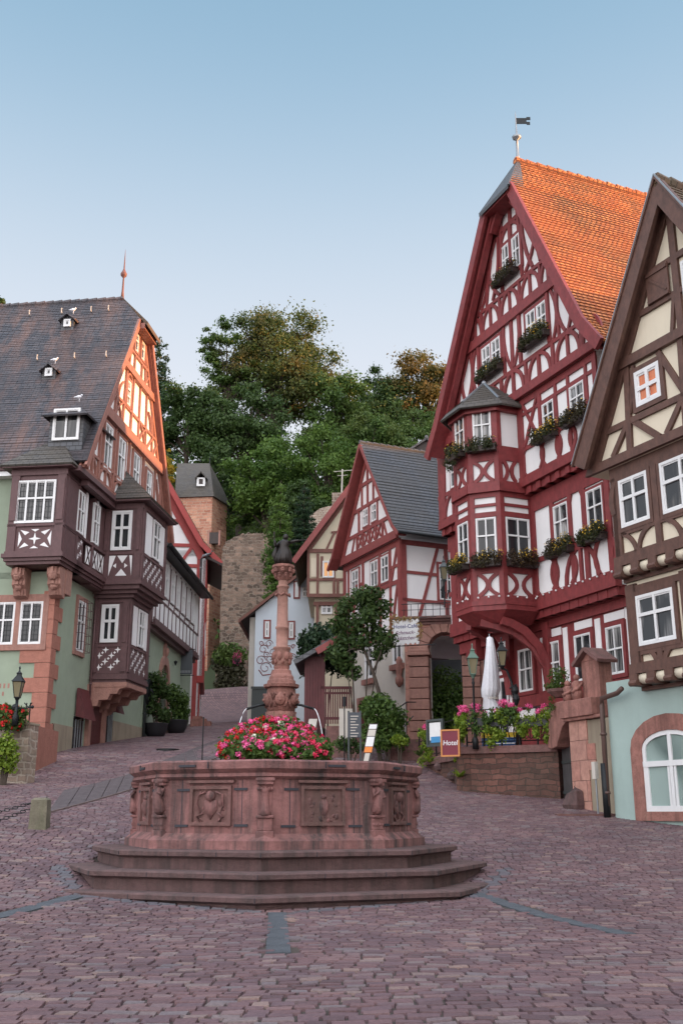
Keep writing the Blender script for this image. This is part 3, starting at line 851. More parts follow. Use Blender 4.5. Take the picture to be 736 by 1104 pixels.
    w3 = [(3.92, 15.75, 4.5, 16.82), (3.28, 15.75, 3.86, 16.82), (1.12, 15.75, 1.66, 16.82), (.5, 15.75, 1.05, 16.82), (2.46, 18.75, 2.94, 19.95), (1.78, 18.75, 2.26, 19.95)]
    for r in w3: window(F, *r, o + .02, t, glass='glass_curtain', rows=(0, .55, 1), fw=.055)
    for r in ((3.28, 15.75, 4.5, 16.82), (.5, 15.75, 1.66, 16.82), (1.78, 18.75, 2.94, 19.95)): surround(f, F, r, .12, o, p + .01)
    f.fbox(F, 3.86, 3.92, o, p + .012, 15.7, 16.85); f.fbox(F, 1.055, 1.115, o, p + .012, 15.7, 16.85); f.fbox(F, 2.265, 2.455, o, p + .012, 18.7, 20.5)
    # arch over the top windows
    f.beam(F, [(2.36 + .62 * math.cos(a), 19.98 + .62 * math.sin(a)) for a in np.linspace(0, math.pi, 9)], .12, o, p)
    f.beam(F, [(2.36, 20.0), (2.3, 21.4)], .16, o, p)
    for s_ in (-1, 1):
        f.beam(F, [(C + s_ * (HW(14.2) - .2), 14.2), (CC(21.4) + s_ * (HW(21.4) - .2), 21.4)], .26, o, p + .004)
        f.beam(F, [(C - .22 + s_ * .62, 18.3), (C - .22 + s_ * .52, 21.3)], .14, o, p)
        f.arc(F, (C - .22 + s_ * 1.25, 18.3), (C - .22 + s_ * .75, 20.5), s_ * .16, .12, o, p); f.arc(F, (C - .22 + s_ * .8, 18.3), (C - .22 + s_ * 1.55, 20.0), -s_ * .2, .11, o, p)
        f.arc(F, (C - .22 + s_ * 2.05, 18.3), (C - .22 + s_ * 1.35, 20.3), s_ * .2, .11, o, p); f.beam(F, [(C - .22 + s_ * 1.7, 18.3), (C - .22 + s_ * 1.3, 19.9)], .1, o, p)
        # row under the rail, storey 4
        for uc, hw in ((.0, .55), (1.25, .55), (2.3, .42)):
            if uc == 0 and s_ > 0: continue
            arch(f, F, C + s_ * uc, hw, 17.36, 18.18, .12, o, p)
        for u in (.62, 1.85): f.beam(F, [(C + s_ * u, 17.36), (C + s_ * u, 18.18)], .12, o, p)
        # storey 3 between rail and band
        f.beam(F, [(C + s_ * 2.15, 15.3), (C + s_ * 2.15, 17.05)], .15, o, p); f.beam(F, [(C + s_ * .5, 15.3), (C + s_ * .5, 17.05)], .15, o, p)
        f.arc(F, (C + s_ * .05, 15.3), (C + s_ * .45, 17.0), -s_ * .16, .10, o, p)
        f.arc(F, (C + s_ * 2.35, 15.3), (C + s_ * 2.35, 17.0), -s_ * .24, .11, o, p, n=9); f.arc(F, (C + s_ * 3.0, 15.3), (C + s_ * 2.75, 17.0), s_ * .24, .11, o, p, n=9)
        f.beam(F, [(C + s_ * 2.66, 15.3), (C + s_ * 2.6, 17.05)], .11, o, p)
        f.arc(F, (C + s_ * 3.15, 15.3), (C + s_ * 3.35, 16.6), -s_ * .12, .11, o, p); f.beam(F, [(C + s_ * 3.75, 15.3), (C + s_ * 3.35, 16.5)], .11, o, p)
        # bottom row of the gable
        for uc, hw in ((1.5, .62), (3.05, .6), (4.25, .45)): arch(f, F, C + s_ * uc, hw, 14.42, 15.2, .13, o, p)
        for u in (.75, 2.27, 3.75): f.beam(F, [(C + s_ * u, 14.42), (C + s_ * u, 15.2)], .14, o, p)
    arch(f, F, C, .6, 14.42, 15.2, .13, o, p); f.beam(F, [(C, 15.3), (C, 17.02)], .16, o, p)
    f.build('timber_frame', M['timber_red'], t)
    # door on the terrace
    d = MB(); d.fbox(F, 6.2, 5.2, .02, .06, 3.0, 5.5)
    for a in (6.18, 5.72, 5.66, 5.22): d.fbox(F, a - .05, a + .05, .06, .10, 3.0, 5.5)
    for z in (3.05, 3.6, 5.45): d.fbox(F, 5.2, 6.2, .06, .095, z - .05, z + .05)
    dd = d.build('door', M['white_paint'], t)
    g_ = MB()
    for a, b_ in ((5.27, 5.6), (5.77, 6.12)): g_.fbox(F, a, b_, .05, .07, 3.68, 5.38)
    g_.build('pane', M['glass_dark'], dd)
    s_ = MB(); s_.fbox(F, 6.1, 5.2, .05, .09, 5.75, 6.5); sg = s_.build('notice_board', M['door_grey'], t)
    ln = MB()
    for i in range(5): ln.fbox(F, 6.0 - .06 * (i % 2), 5.3 + .1 * (i % 3), .09, .094, 5.85 + i * .12, 5.88 + i * .12)
    ln.build('lettering', M['plaster_house'], sg)
    # ---- roof
    r = MB(); rt = 21.45; RZ = 23.02; fr = 1.5; back = -15
    hw = lambda z: (RZ - z) / 1.80 + .02
    ez = 14.9
    for s_, m_ in ((-1, 0), (1, 0)):
        E0 = F.P(C + s_ * hw(ez), fr, ez); E1 = F.P(C + s_ * hw(ez), back, ez)
        T0 = F.P(CC(rt) + s_ * hw(rt), fr, rt); T1 = F.P(CC(rt) + s_ * hw(rt), back, rt)
        tiled(r, F, E0, E1, T0, T1, 46, .035, 0)
        H0 = F.P(CC(RZ) + s_ * .02, fr - .85, RZ); 
        tiled(r, F, T0, T1, H0, F.P(CC(RZ) + s_ * .02, back, RZ), 11, .035, 0)
        # flared foot of the roof
        K0 = F.P(C + s_ * (hw(ez) + .75), fr, ez - 1.0); K1 = F.P(C + s_ * (hw(ez) + .75), back, ez - 1.0)
        tiled(r, F, K0, K1, E0, E1, 7, .035, 0)
    ridge_caps(r, F.P(CC(RZ), fr - .8, RZ + .02), F.P(CC(RZ), back, RZ + .02), .13, .42)
    rf = r.build('roof', M['tile_orange'], t)
    hp = MB()
    a0, a1, ap = F.P(CC(rt) - hw(rt) - .06, fr + .12, rt - .12), F.P(CC(rt) + hw(rt) + .06, fr + .12, rt - .12), F.P(CC(RZ), fr - .92, RZ + .13)
    hp.add([a0, a1, ap, a0 - Vector((0, 0, .15)), a1 - Vector((0, 0, .15)), F.P(CC(RZ), fr - .92, RZ - .1)], [(0, 1, 2), (3, 5, 4), (0, 3, 4, 1), (1, 4, 5, 2), (2, 5, 3, 0)])
    for s_ in (-1, 1):
        q = [F.P(CC(rt) + s_ * (hw(rt) + .08), fr + .13, rt - .12), F.P(CC(rt) + s_ * (hw(rt) + .08), fr - .5, rt - .12), F.P(CC(RZ), fr - 1.0, RZ + .14), F.P(CC(RZ), fr - .92, RZ + .14)]
        slab(hp, q, .05)
    hp.build('half_hip', M['slate'], t)
    # barge boards and soffit
    bb = MB()
    for s_ in (-1, 1):
        P0 = [(C + s_ * (hw(13.9) + .2), 13.75), (C + s_ * (hw(ez) + .04), ez), (CC(rt) + s_ * hw(rt), rt)]
        bb.beam(F, [(C + s_ * (hw(ez) + .70), ez - 1.12), (C + s_ * (hw(ez) - .12), ez - .05), (CC(rt) + s_ * (hw(rt) - .12), rt - .05)], .36, fr - .10, fr + .02)
        bb.beam(F, [(C + s_ * (hw(ez) + .5), ez - 1.12), (C + s_ * (hw(ez) - .2), ez - .16), (CC(rt) + s_ * (hw(rt) - .08), rt - .12)], .08, .9, fr - .1)
        bb.beam(F, [(C + s_ * (hw(ez) - .45), ez), (CC(rt) + s_ * (hw(rt) - .42), rt)], .14, 1.1, 1.3)
    bb.fbox(F, CC(rt) - hw(rt) + .1, CC(rt) + hw(rt) - .1, .9, fr + .05, rt - .32, rt - .13)
    for s_ in (-1, 1): bb.beam(F, [(CC(21) + s_ * .85, 20.6), (CC(21) + s_ * .15, 21.5)], .14, 1.0, 1.25)
    bb.build('barge_board', M['timber_red'], t)
    # finial with weather vane
    fb = F.P(CC(RZ), fr - .92, RZ)
    f2 = MB(); f2.lathe(fb.x, fb.y, [(.10, RZ), (.05, RZ + .3), (.035, RZ + .9), (.15, RZ + .98), (.17, RZ + 1.05), (.03, RZ + 1.15), (.018, RZ + 1.9), (.004, RZ + 2.1)], 8)
    fn = f2.build('finial', M['zinc'], t, True)
    v = MB(); v.box(fb.x + .02, fb.x + .38, fb.y - .01, fb.y + .01, RZ + 1.58, RZ + 1.82); v.box(fb.x + .38, fb.x + .52, fb.y - .01, fb.y + .01, RZ + 1.74, RZ + 1.86); v.box(fb.x + .38, fb.x + .5, fb.y - .012, fb.y + .008, RZ + 1.54, RZ + 1.66)
    v.build('weather_vane', M['iron'], fn)
    # ---- bay window: five sides of an octagon
    A = .95; q = A * .7071
    def ring(e, o0, uc=3.86):
        a = A / 2 + e * .4142; b2 = a + q + e * .2929
        s2 = A / 2 + q + e
        return [(uc - s2, o0), (uc - s2, 1.6), (uc - A / 2 - e * .41, 1.6 + q + e), (uc + A / 2 + e * .41, 1.6 + q + e), (uc + s2, 1.6), (uc + s2, o0)]
    def xy(R_): return [tuple(F.P(u, o_, 0)[:2]) for u, o_ in R_]
    o0 = .44
    bay = MB()
    bay.vprism(xy(ring(0, o0)), 7.5, 14.0)
    by = bay.build('bay_wall', M['plaster_white'], t)
    Fs = []
    P = [F.P(u, o_, 0) for u, o_ in ring(0, o0)]
    for i in range(5):
        a, b_ = P[i], P[i + 1]; d = (b_ - a)
        Fs.append((Fr(a.x, a.y, d.x, d.y, -1 if F.nx * d.y - F.ny * d.x < 0 else 1), d.length))
    cen = sum(P, Vector()) / 6
    FF = [(f_, L_) for f_, L_ in Fs]
    bt = MB()
    def zb(y, Y=31.0): return zat(y, Y)
    lv = dict(base=7.3, x0=zb(642), x1=zb(618), s1=zb(609), w1a=zb(604), w1b=zb(558), a1=zb(552), a2=zb(546), b1=zb(543), b2=zb(536), f2a=zb(531), f2b=zb(521), x2=zb(519), x3=zb(497), w2a=zb(481), w2b=zb(441), top=14.0)
    for i, (g_, L) in enumerate(FF):
        if (g_.P(L / 2, .1, 0) - cen).length < (g_.P(L / 2, -.1, 0) - cen).length: g_.nx, g_.ny = -g_.nx, -g_.ny
        v0 = .38 if i == 0 else 0
        h = .05
        e = .1
        for u0, u1 in ((0, .13), (L - .13, L)): bt.fbox(g_, u0 - (.02 if u0 == 0 else 0), u1 + (.02 if u1 == L else 0), -.01, h, 7.4, 14.0)
        for z0, z1 in ((lv['base'], lv['x0'] ), (lv['x1'], lv['w1a'] - .02), (lv['w1b'] + .02, lv['a1']), (lv['a2'], lv['b1']), (lv['b2'], lv['x2']), (lv['x3'], lv['w2a'] - .02), (lv['w2b'] + .03, 14.02)):
            bt.fbox(g_, -.015, L + .015, -.01, h + .003, z0, z1)
        bt.fbox(g_, -.05, L + .05, -.02, h + .10, lv['f2a'] , lv['f2b']); bt.fbox(g_, -.06, L + .06, -.02, h + .12, 13.72, 14.0)
        bt.fbox(g_, -.05, L + .05, -.02, h + .07, 7.36, 7.50)
        cross(bt, g_, .16, lv['x0'], L - .16, lv['x1'], .12, -.01, h, .30)
        cross(bt, g_, v0 + .16, lv['x2'], L - .16, lv['x3'], .12, -.01, h, .27 - v0 * .3)
        wname = 'window'
        if i != 0: 
            window(g_, .17, lv['w2a'], L - .17, lv['w2b'], .01, t, glass='glass_curtain')
            for u0, u1 in ((.1, .17), (L - .17, L - .1)): bt.fbox(g_, u0, u1, -.01, h + .001, lv['w2a'] - .05, lv['w2b'] + .05)
        window(g_, .15, lv['w1a'], L - .15, lv['w1b'], .01, t, glass='glass_dark')
    bt.build('bay_frame', M['timber_red'], t)
    # flared foot of the bay with its two great curved brackets
    ft = MB()
    ft.frustum(xy(ring(-.35, o0)), 6.86, xy(ring(.08, o0)), 7.2); ft.vprism(xy(ring(.10, o0)), 7.2, 7.36)
    ft.build('bay_foot', M['timber_red'], t)
    bk = MB()
    def bracket(u_w, tip, w=.2):
        a = F.P(u_w, .1, 0); b_ = tip; L = (Vector((b_.x, b_.y, 0)) - a).length
        d = (Vector((b_.x, b_.y, 0)) - a).normalized(); g2 = Fr(a.x, a.y, d.x, d.y, 1)
        pts = [(0, 4.9), (.06, 5.5), (L * .22, 6.15), (L * .5, 6.6), (L * .8, 6.83), (L, 6.9)]
        bk.beam(g2, pts, .26, -w / 2, w / 2)
    rr = ring(-.25, o0)
    bracket(2.75, F.P(*rr[1], 0)); bracket(2.72, F.P(*rr[2], 0)); bracket(4.98, F.P(*rr[3], 0)); bracket(5.0, F.P(*rr[4], 0))
    bk.fbox(F, 2.62, 2.9, 0, .18, 3.3, 6.9); bk.fbox(F, 4.88, 5.12, 0, .15, 5.0, 6.9)
    bk.build('bracket', M['timber_red'], t)
    bk = MB(); bk.fbox(F, 6.8, 7.95, -.1, .3, 6.6, 6.98); bk.fbox(F, 6.8, 7.5, -.1, .29, 6.3, 6.6); bk.build('corner_bracket', M['timber_red'], t)
    # bay roof
    rb = MB()
    R0 = [Vector((x, y, 13.86)) for x, y in xy(ring(.42, o0))]; R1 = [Vector((x, y, 14.12)) for x, y in xy(ring(.22, o0))]; apx = F.P(3.86, 1.3, zat(402, 31.2))
    for i in range(5):
        m0, m1 = R1[i], R1[i + 1]
        slab(rb, [R0[i], R0[i + 1], m1, m0], .07)
        tp = F.P(3.86, 1.3, apx.z)
        for j in range(8):
            a, c = j / 8, (j + 1) / 8 + .01
            q_ = [m0.lerp(tp, a), m1.lerp(tp, a), m1.lerp(tp, c), m0.lerp(tp, c)]
            slab(rb, [q_[0] + Vector((0, 0, .02)), q_[1] + Vector((0, 0, .02)), q_[2], q_[3]], .06)
    rb.build('bay_roof', M['slate_brown'], t)
    rz = MB(); rz.tube([R1[2], apx], .05, 6); rz.tube([R1[1], apx], .05, 6); rz.ball(apx, .09); rz.build('ridge_lead', M['zinc'], t)
    # ---- flower boxes
    G_ = 'flower boxes on the red house'
    flower_box(F, .45, 1.7, 8.80, .5, 'flower box under the middle first floor window of the red house, right of the bay', G_, seed=11)
    flower_box(F, -1.15, .0, 8.80, .5, 'flower box at the first floor window of the red house nearest the brown house', G_, seed=12)
    flower_box(F, .38, 1.5, 12.38, .85, 'flower box at the second floor window of the red house beside the bay', G_, seed=13, yellow=.25)
    flower_box(F, -1.2, -.05, 12.38, .85, 'second floor flower box of the red house half behind the brown gable edge', G_, seed=14, yellow=.03)
    flower_box(F, .35, 1.8, 15.68, .95, 'flower box at the right hand pair of gable windows of the red house', G_, seed=15)
    flower_box(F, 3.1, 4.6, 15.68, .95, 'flower box at the left hand pair of gable windows, behind the bay roof', G_, seed=16, yellow=.02)
    flower_box(F, 1.9, 3.2, 18.68, .95, 'highest flower box, under the top pair of gable windows of the red house', G_, seed=17, yellow=.03)
    nm = [('right side', 'right'), ('front right face', 'front'), ('left face', 'left')]
    for i in (0, 1, 2):
        g_, L = FF[i]
        if i == 0: flower_box(g_, .1, L - .05, lv['w1a'] - .08, .1, 'lower flower box of the bay nearest the wall, under its open casement', G_, seed=20)
        if i == 1:
            flower_box(g_, .0, L, lv['w1a'] - .08, .1, 'lower flower box of the bay under its broad middle window', G_, seed=21)
            flower_box(g_, .0, L, lv['w2a'] - .08, .1, 'upper flower box of the bay with rusty foliage under the broad window', G_, seed=22, yellow=.02)
        if i == 2:
            flower_box(g_, .0, L, lv['w1a'] - .08, .1, 'lower flower box of the bay at its far left face', G_, seed=23, yellow=.25)
            flower_box(g_, .0, L, lv['w2a'] - .1, .1, 'upper flower box of the bay trailing at its far left face', G_, seed=24, fall=.45)
    # string of little lamps along the first jetty
    sl = MB()
    for u in np.arange(-1.25, 2.7, .34): sl.ball(F.P(u, .56, 7.64), .035, n=6)
    for i in (0, 1, 2):
        g_, L = FF[i]
        for a in np.arange(.12, L, .33): sl.ball(g_.P(a, .16, 7.6), .035, n=6)
    tag(sl.build('string_lights', M['white_paint']), 'string of small white bulbs along the jetty and bay foot of the red house', 'string lights')
    return t
build_red()
# ================================================================ the brown timber-framed house on the right
BF = frame_vp(660, 880, 25, -200, -1)
def build_brown():
    F = BF; fr = 1.0
    pk = BF.px(706, 193, fr); pe = BF.px(619, 506, fr); C = pk[0]
    t = empty('half_timbered_house', F.P(C, 0, 1), 'cream and dark brown half timbered house with mint green ground floor', 'house', 'half timbered houses round the square')
    o1, o2, o3 = .30, .50, .62
    RZ = pk[1]; sl = (pe[0] - pk[0]) / (pk[1] - pe[1])
    HW = lambda z: (RZ - .42 - z) * sl
    q = lambda x, y, o: F.px(x, y, o)
    L1 = -1.42
    w = MB()
    w.fbox(F, -8.5, -.1, -13, 0, .4, 4.25, 1)
    w.fbox(F, -8.2, L1, -13, o1, 4.3, 6.75); w.fbox(F, -8.2, L1, -13, o2, 6.8, 9.2)
    w.prism(F, [(C - HW(9.2), 9.2), (C + HW(9.2), 9.2), (C, RZ - .42)], -13, o3)
    w.build('wall', [M['plaster_beige'], M['plaster_mint']], t)
    f = MB()
    # joist ends with cream infill under each jetty
    for zz, oa, ob in ((4.0, .0, o1), (6.5, o1 - .02, o2)):
        n_ = 0
        f.fbox(F, -8.2, L1 + .02, oa - .1, ob + .12, zz + .27, zz + .50)
        for u in np.arange(L1 - .12, -8, -.56):
            f.fbox(F, u - .13, u + .13, oa, ob + .14, zz, zz + .265)
            f.tube([F.P(u - .129, ob + .12, zz + .06), F.P(u + .129, ob + .12, zz + .06)], .07, 8)
        f.fbox(F, -8.2, L1 + .01, oa, oa + .10, zz - .09, zz - .003)
    for zz, ob in ((4.0, o1), (6.5, o2)):
        inf = MB()
        for u in np.arange(L1 - .12, -8, -.56):
            inf.tube([F.P(u - .14, ob - .02, zz + .16), F.P(u - .42, ob - .02, zz + .16)], .13, 10)
        inf.build('jetty_infill', M['plaster_beige'], t, True)
    # storey one
    o = o1; p = o1 + .06
    r1 = []
    a = q(691, 697, o); b_ = q(726, 633, o); r1.append((b_[0], a[1], a[0], b_[1]))
    r1.append((b_[0] - 1.9, a[1], b_[0] - .75, b_[1])); r1.append((b_[0] - 3.8, a[1], b_[0] - 2.6, b_[1]))
    for r in r1: window(F, *r, o + .02, t, glass='glass_curtain', rows=(0, .62, 1), fw=.07); surround(f, F, r, .11, o, p + .01)
    f.fbox(F, -8.2, L1, o, p, 4.5, 4.52)
    f.fbox(F, -8.2, L1 + .01, o, p + .002, a[1] - .2, a[1] - .07); f.fbox(F, -8.2, L1 + .01, o, p + .003, 6.15, 6.3)
    for u, wd in ((L1 - .17, .34), (a[0] + .02, .1), (b_[0] - .38, .3), (b_[0] - 2.25, .3), (-7.9, .3)): f.fbox(F, u - wd / 2, u + wd / 2, o, p + .005, 4.5, 6.35)
    zz = a[1] - .13; zl = 4.47
    for uc in (b_[0] + .55, b_[0] - 1.3, b_[0] - 3.2):
        f.arc(F, (uc + .62, zz), (uc + .12, zl), -.14, .13, o, p); f.arc(F, (uc - .62, zz), (uc - .12, zl), .14, .13, o, p); f.beam(F, [(uc, zl), (uc, zz)], .17, o, p + .005)
    # storey two
    o = o2; p = o2 + .06
    r2 = []
    a = q(672, 570, o); b_ = q(698, 507, o); print('BROWN', C, RZ, sl); r2.append((b_[0], a[1], a[0], b_[1]))
    c_ = q(717, 555, o); d_ = q(736, 490, o); r2.append((c_[0] - 1.25, a[1] - .02, c_[0], b_[1] + .02)); r2.append((c_[0] - 3.1, a[1], c_[0] - 1.9, b_[1]))
    for r in r2: window(F, *r, o + .02, t, glass='glass', rows=(0, .6, 1), fw=.07); surround(f, F, r, .1, o, p + .01)
    f.fbox(F, -8.2, L1 + .01, o, p + .004, 8.9, 9.2); f.fbox(F, -8.2, L1 + .01, o, p, a[1] - .18, a[1] - .08); f.fbox(F, -8.2, L1 + .01, o, p, 7.0, 7.06)
    um = (b_[0] + c_[0]) / 2
    for u, wd in ((L1 - .12, .24), (a[0] + .19, .14), (um, .18), (c_[0] - 1.55, .25), (-7.9, .3)): f.fbox(F, u - wd / 2, u + wd / 2, o, p + .006, 7.0, 8.95)
    f.arc(F, (L1 - .15, 8.85), (a[0] + .22, 8.05), .10, .15, o, p)
    zz = a[1] - .12
    for uc in (a[0] + .02 - .5, um - .75, um - 2.4):
        f.arc(F, (uc + .52, zz), (uc + .06, 7.0), -.10, .11, o, p); f.arc(F, (uc - .46, zz), (uc - .0, 7.0), .12, .11, o, p)
    # gable
    o = o3; p = o3 + .06
    f.prism(F, [(C - HW(9.2) - .1, 9.2), (C + HW(9.2) + .1, 9.2), (C + HW(9.42) + .1, 9.42), (C - HW(9.42) - .1, 9.42)], o, p + .05)
    f.prism(F, [(C - HW(11.48), 11.48), (C + HW(11.48), 11.48), (C + HW(11.72), 11.72), (C - HW(11.72), 11.72)], o, p + .06)
    def tie(z, w_=.16): f.beam(F, [(C - HW(z) + .05, z), (C + HW(z) - .05, z)], w_, o, p)
    tie(10.12, .15); tie(12.62, .14); tie(13.5, .15)
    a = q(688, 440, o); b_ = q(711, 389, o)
    r3 = (b_[0], a[1], a[0], b_[1]); wg = window(F, *r3, o + .02, t, glass='glass_orange_reflection', rows=(0, .48, 1), fw=.09); surround(f, F, r3, .12, o, p + .01)
    f.beam(F, [(a[0] + .36, 9.4), (a[0] + .24, 11.5)], .17, o, p)
    f.beam(F, [(a[0] + .95, 9.42), (a[0] + .34, 10.12)], .14, o, p); f.beam(F, [(a[0] - .62, 9.42), (a[0] + .22, 10.14)], .15, o, p); f.beam(F, [(a[0] + .25, 10.3), (a[0] + .02, 11.45)], .1, o, p)
    ux = b_[0] - .62
    f.beam(F, [(ux, 9.4), (ux - .08, 11.5)], .17, o, p); f.beam(F, [(b_[0] + .0, 11.45), (ux - .1, 10.1)], .14, o, p); f.beam(F, [(ux + .6, 9.42), (ux, 10.1)], .14, o, p); f.beam(F, [(ux - .75, 9.42), (ux, 10.1)], .14, o, p); f.beam(F, [(ux - .9, 11.45), (ux, 10.1)], .14, o, p)
    f.beam(F, [(C, 11.7), (C, RZ - .6)], .2, o, p + .004)
    f.beam(F, [(C + .28, 11.7), (C + .12, 12.6)], .1, o, p)
    for s_ in (-1, 1): f.beam(F, [(C + s_ * (HW(9.5) - .1), 9.4), (C + s_ * .05, RZ - .6)], .2, o, p + .002)
    f.build('timber_frame', M['timber_brown'], t)
    zt = (12.5, 13.3)
    window(F, C - .75, 12.42, C - .18, 13.28, o + .02, t, glass='glass', fw=.07)
    sh = MB(); a = q(702, 333, o); b_ = q(723, 281, o)
    sh.fbox(F, b_[0] + .05, a[0], p, p + .05, a[1] + .05, b_[1]); 
    for z in (a[1] + .1, b_[1] - .1): sh.fbox(F, b_[0] + .06, a[0] - .02, p + .05, p + .08, z - .04, z + .04)
    sh.beam(F, [(a[0] - .08, b_[1] - .2), (b_[0] + .12, a[1] + .2)], .05, p + .05, p + .07)
    sh.build('shutter', M['timber_brown'], t)
    # roof
    r = MB(); back = -13.6
    hw = lambda z: (RZ - z) * sl + .0
    for s_, ez in ((1, 9.6), (-1, 9.4)):
        tiled(r, F, F.P(C + s_ * hw(ez), fr, ez), F.P(C + s_ * hw(ez), back, ez), F.P(C, fr, RZ), F.P(C, back, RZ), 44, .03)
    ridge_caps(r, F.P(C, fr, RZ), F.P(C, back, RZ), .13)
    r.build('roof', M['tile_dark'], t)
    bb = MB()
    for s_ in (1, -1):
        bb.beam(F, [(C + s_ * (hw(9.5) - .1), 9.38), (C + s_ * -.02, RZ - .22)], .44, fr - .09, fr + .015)
        bb.beam(F, [(C + s_ * (hw(9.5) - .1), 9.40), (C, RZ - .24)], .18, o3, fr - .09)
        bb.beam(F, [(C + s_ * (hw(9.5) + .13), 9.46), (C, RZ + .05)], .05, fr - .05, fr + .05)
    bb.build('barge_board', M['timber_brown'], t)
    ed = MB()
    for s_ in (1, -1): ed.beam(F, [(C + s_ * (hw(9.5) + .12), 9.52), (C, RZ + .12)], .03, fr - .02, fr + .06)
    ed.build('verge_flashing', M['zinc'], t)
    # arched shop window
    a = q(698, 874, 0); u1 = a[0]; u0 = u1 - 1.75; uc = (u0 + u1) / 2; z0 = a[1] - .02; zs = 2.62; rise = .38
    st = MB()
    def archpoly(hw_, zs_, rise_, n=10): return [(uc + hw_ * math.cos(math.pi * i / n), zs_ + rise_ * math.sin(math.pi * i / n)) for i in range(n + 1)]
    inn = archpoly((u1 - u0) / 2, zs, rise); out = archpoly((u1 - u0) / 2 + .36, zs, rise + .36)
    for i in range(10): st.prism(F, [inn[i], out[i], out[i + 1], inn[i + 1]], -.25, .06)
    st.fbox(F, u1, u1 + .36, -.25, .06, z0 - .2, zs); st.fbox(F, u0 - .36, u0, -.25, .06, z0 - .2, zs); st.fbox(F, u0, u1, -.25, .07, z0 - .2, z0)
    st.build('window_surround', M['sandstone'], t)
    wf = MB()
    inn2 = archpoly((u1 - u0) / 2 - .1, zs - .02, rise - .08)
    for i in range(10): wf.prism(F, [inn2[i], inn[i], inn[i + 1], inn2[i + 1]], -.02, .035)
    for u in (u0 + .05, u1 - .05): wf.fbox(F, u - .05, u + .05, -.02, .034, z0, zs)
    wf.fbox(F, uc - .05, uc + .05, -.02, .04, z0, zs + rise - .05); wf.fbox(F, u0, u1, -.02, .045, 2.22, 2.34); wf.fbox(F, u0, u1, -.02, .036, z0, z0 + .12)
    for u in (u0 + .12, uc - .1, uc + .1, u1 - .12): wf.fbox(F, u - .03, u + .03, -.02, .03, z0 + .1, 2.25)
    w_ = wf.build('window', M['white_paint'], t)
    pn = MB(); pn.prism(F, archpoly((u1 - u0) / 2 - .02, zs, rise - .02) + [(u0 + .02, z0), (u1 - .02, z0)], -.04, .0)
    pn.build('pane', M['glass_shop'], w_)
    # plinth
    downpipe('downpipe', [F.P(-1.0, .32, 4.0), F.P(-.75, .25, 3.92), F.P(-.12, .18, 3.86), F.P(-.08, .16, 3.7), F.P(-.04, .16, 1.0)], 'brown rainwater pipe at the left corner of the mint green wall', .06)
    b = MB(); b.tube([F.P(-.02, .17, 1.0), F.P(-.02, .17, 2.35)], .085, 10)
    tag(b.build('standpipe', M['iron'], smooth=True), 'black cast iron foot of the brown rainwater pipe', 'drainpipe')
    b = MB(); b.fbox(F, .28, .40, .1, .2, 2.0, 2.4); 
    bx = b.build('meter_box', M['plaster_house']); tag(bx, 'small pale utility box beside the brown rainwater pipe', 'utility box')
    b = MB(); b.tube([F.P(.33, .15, 1.0), F.P(.33, .15, 2.0)], .022, 6); b.build('cable_pipe', M['zinc'], bx)
build_brown()
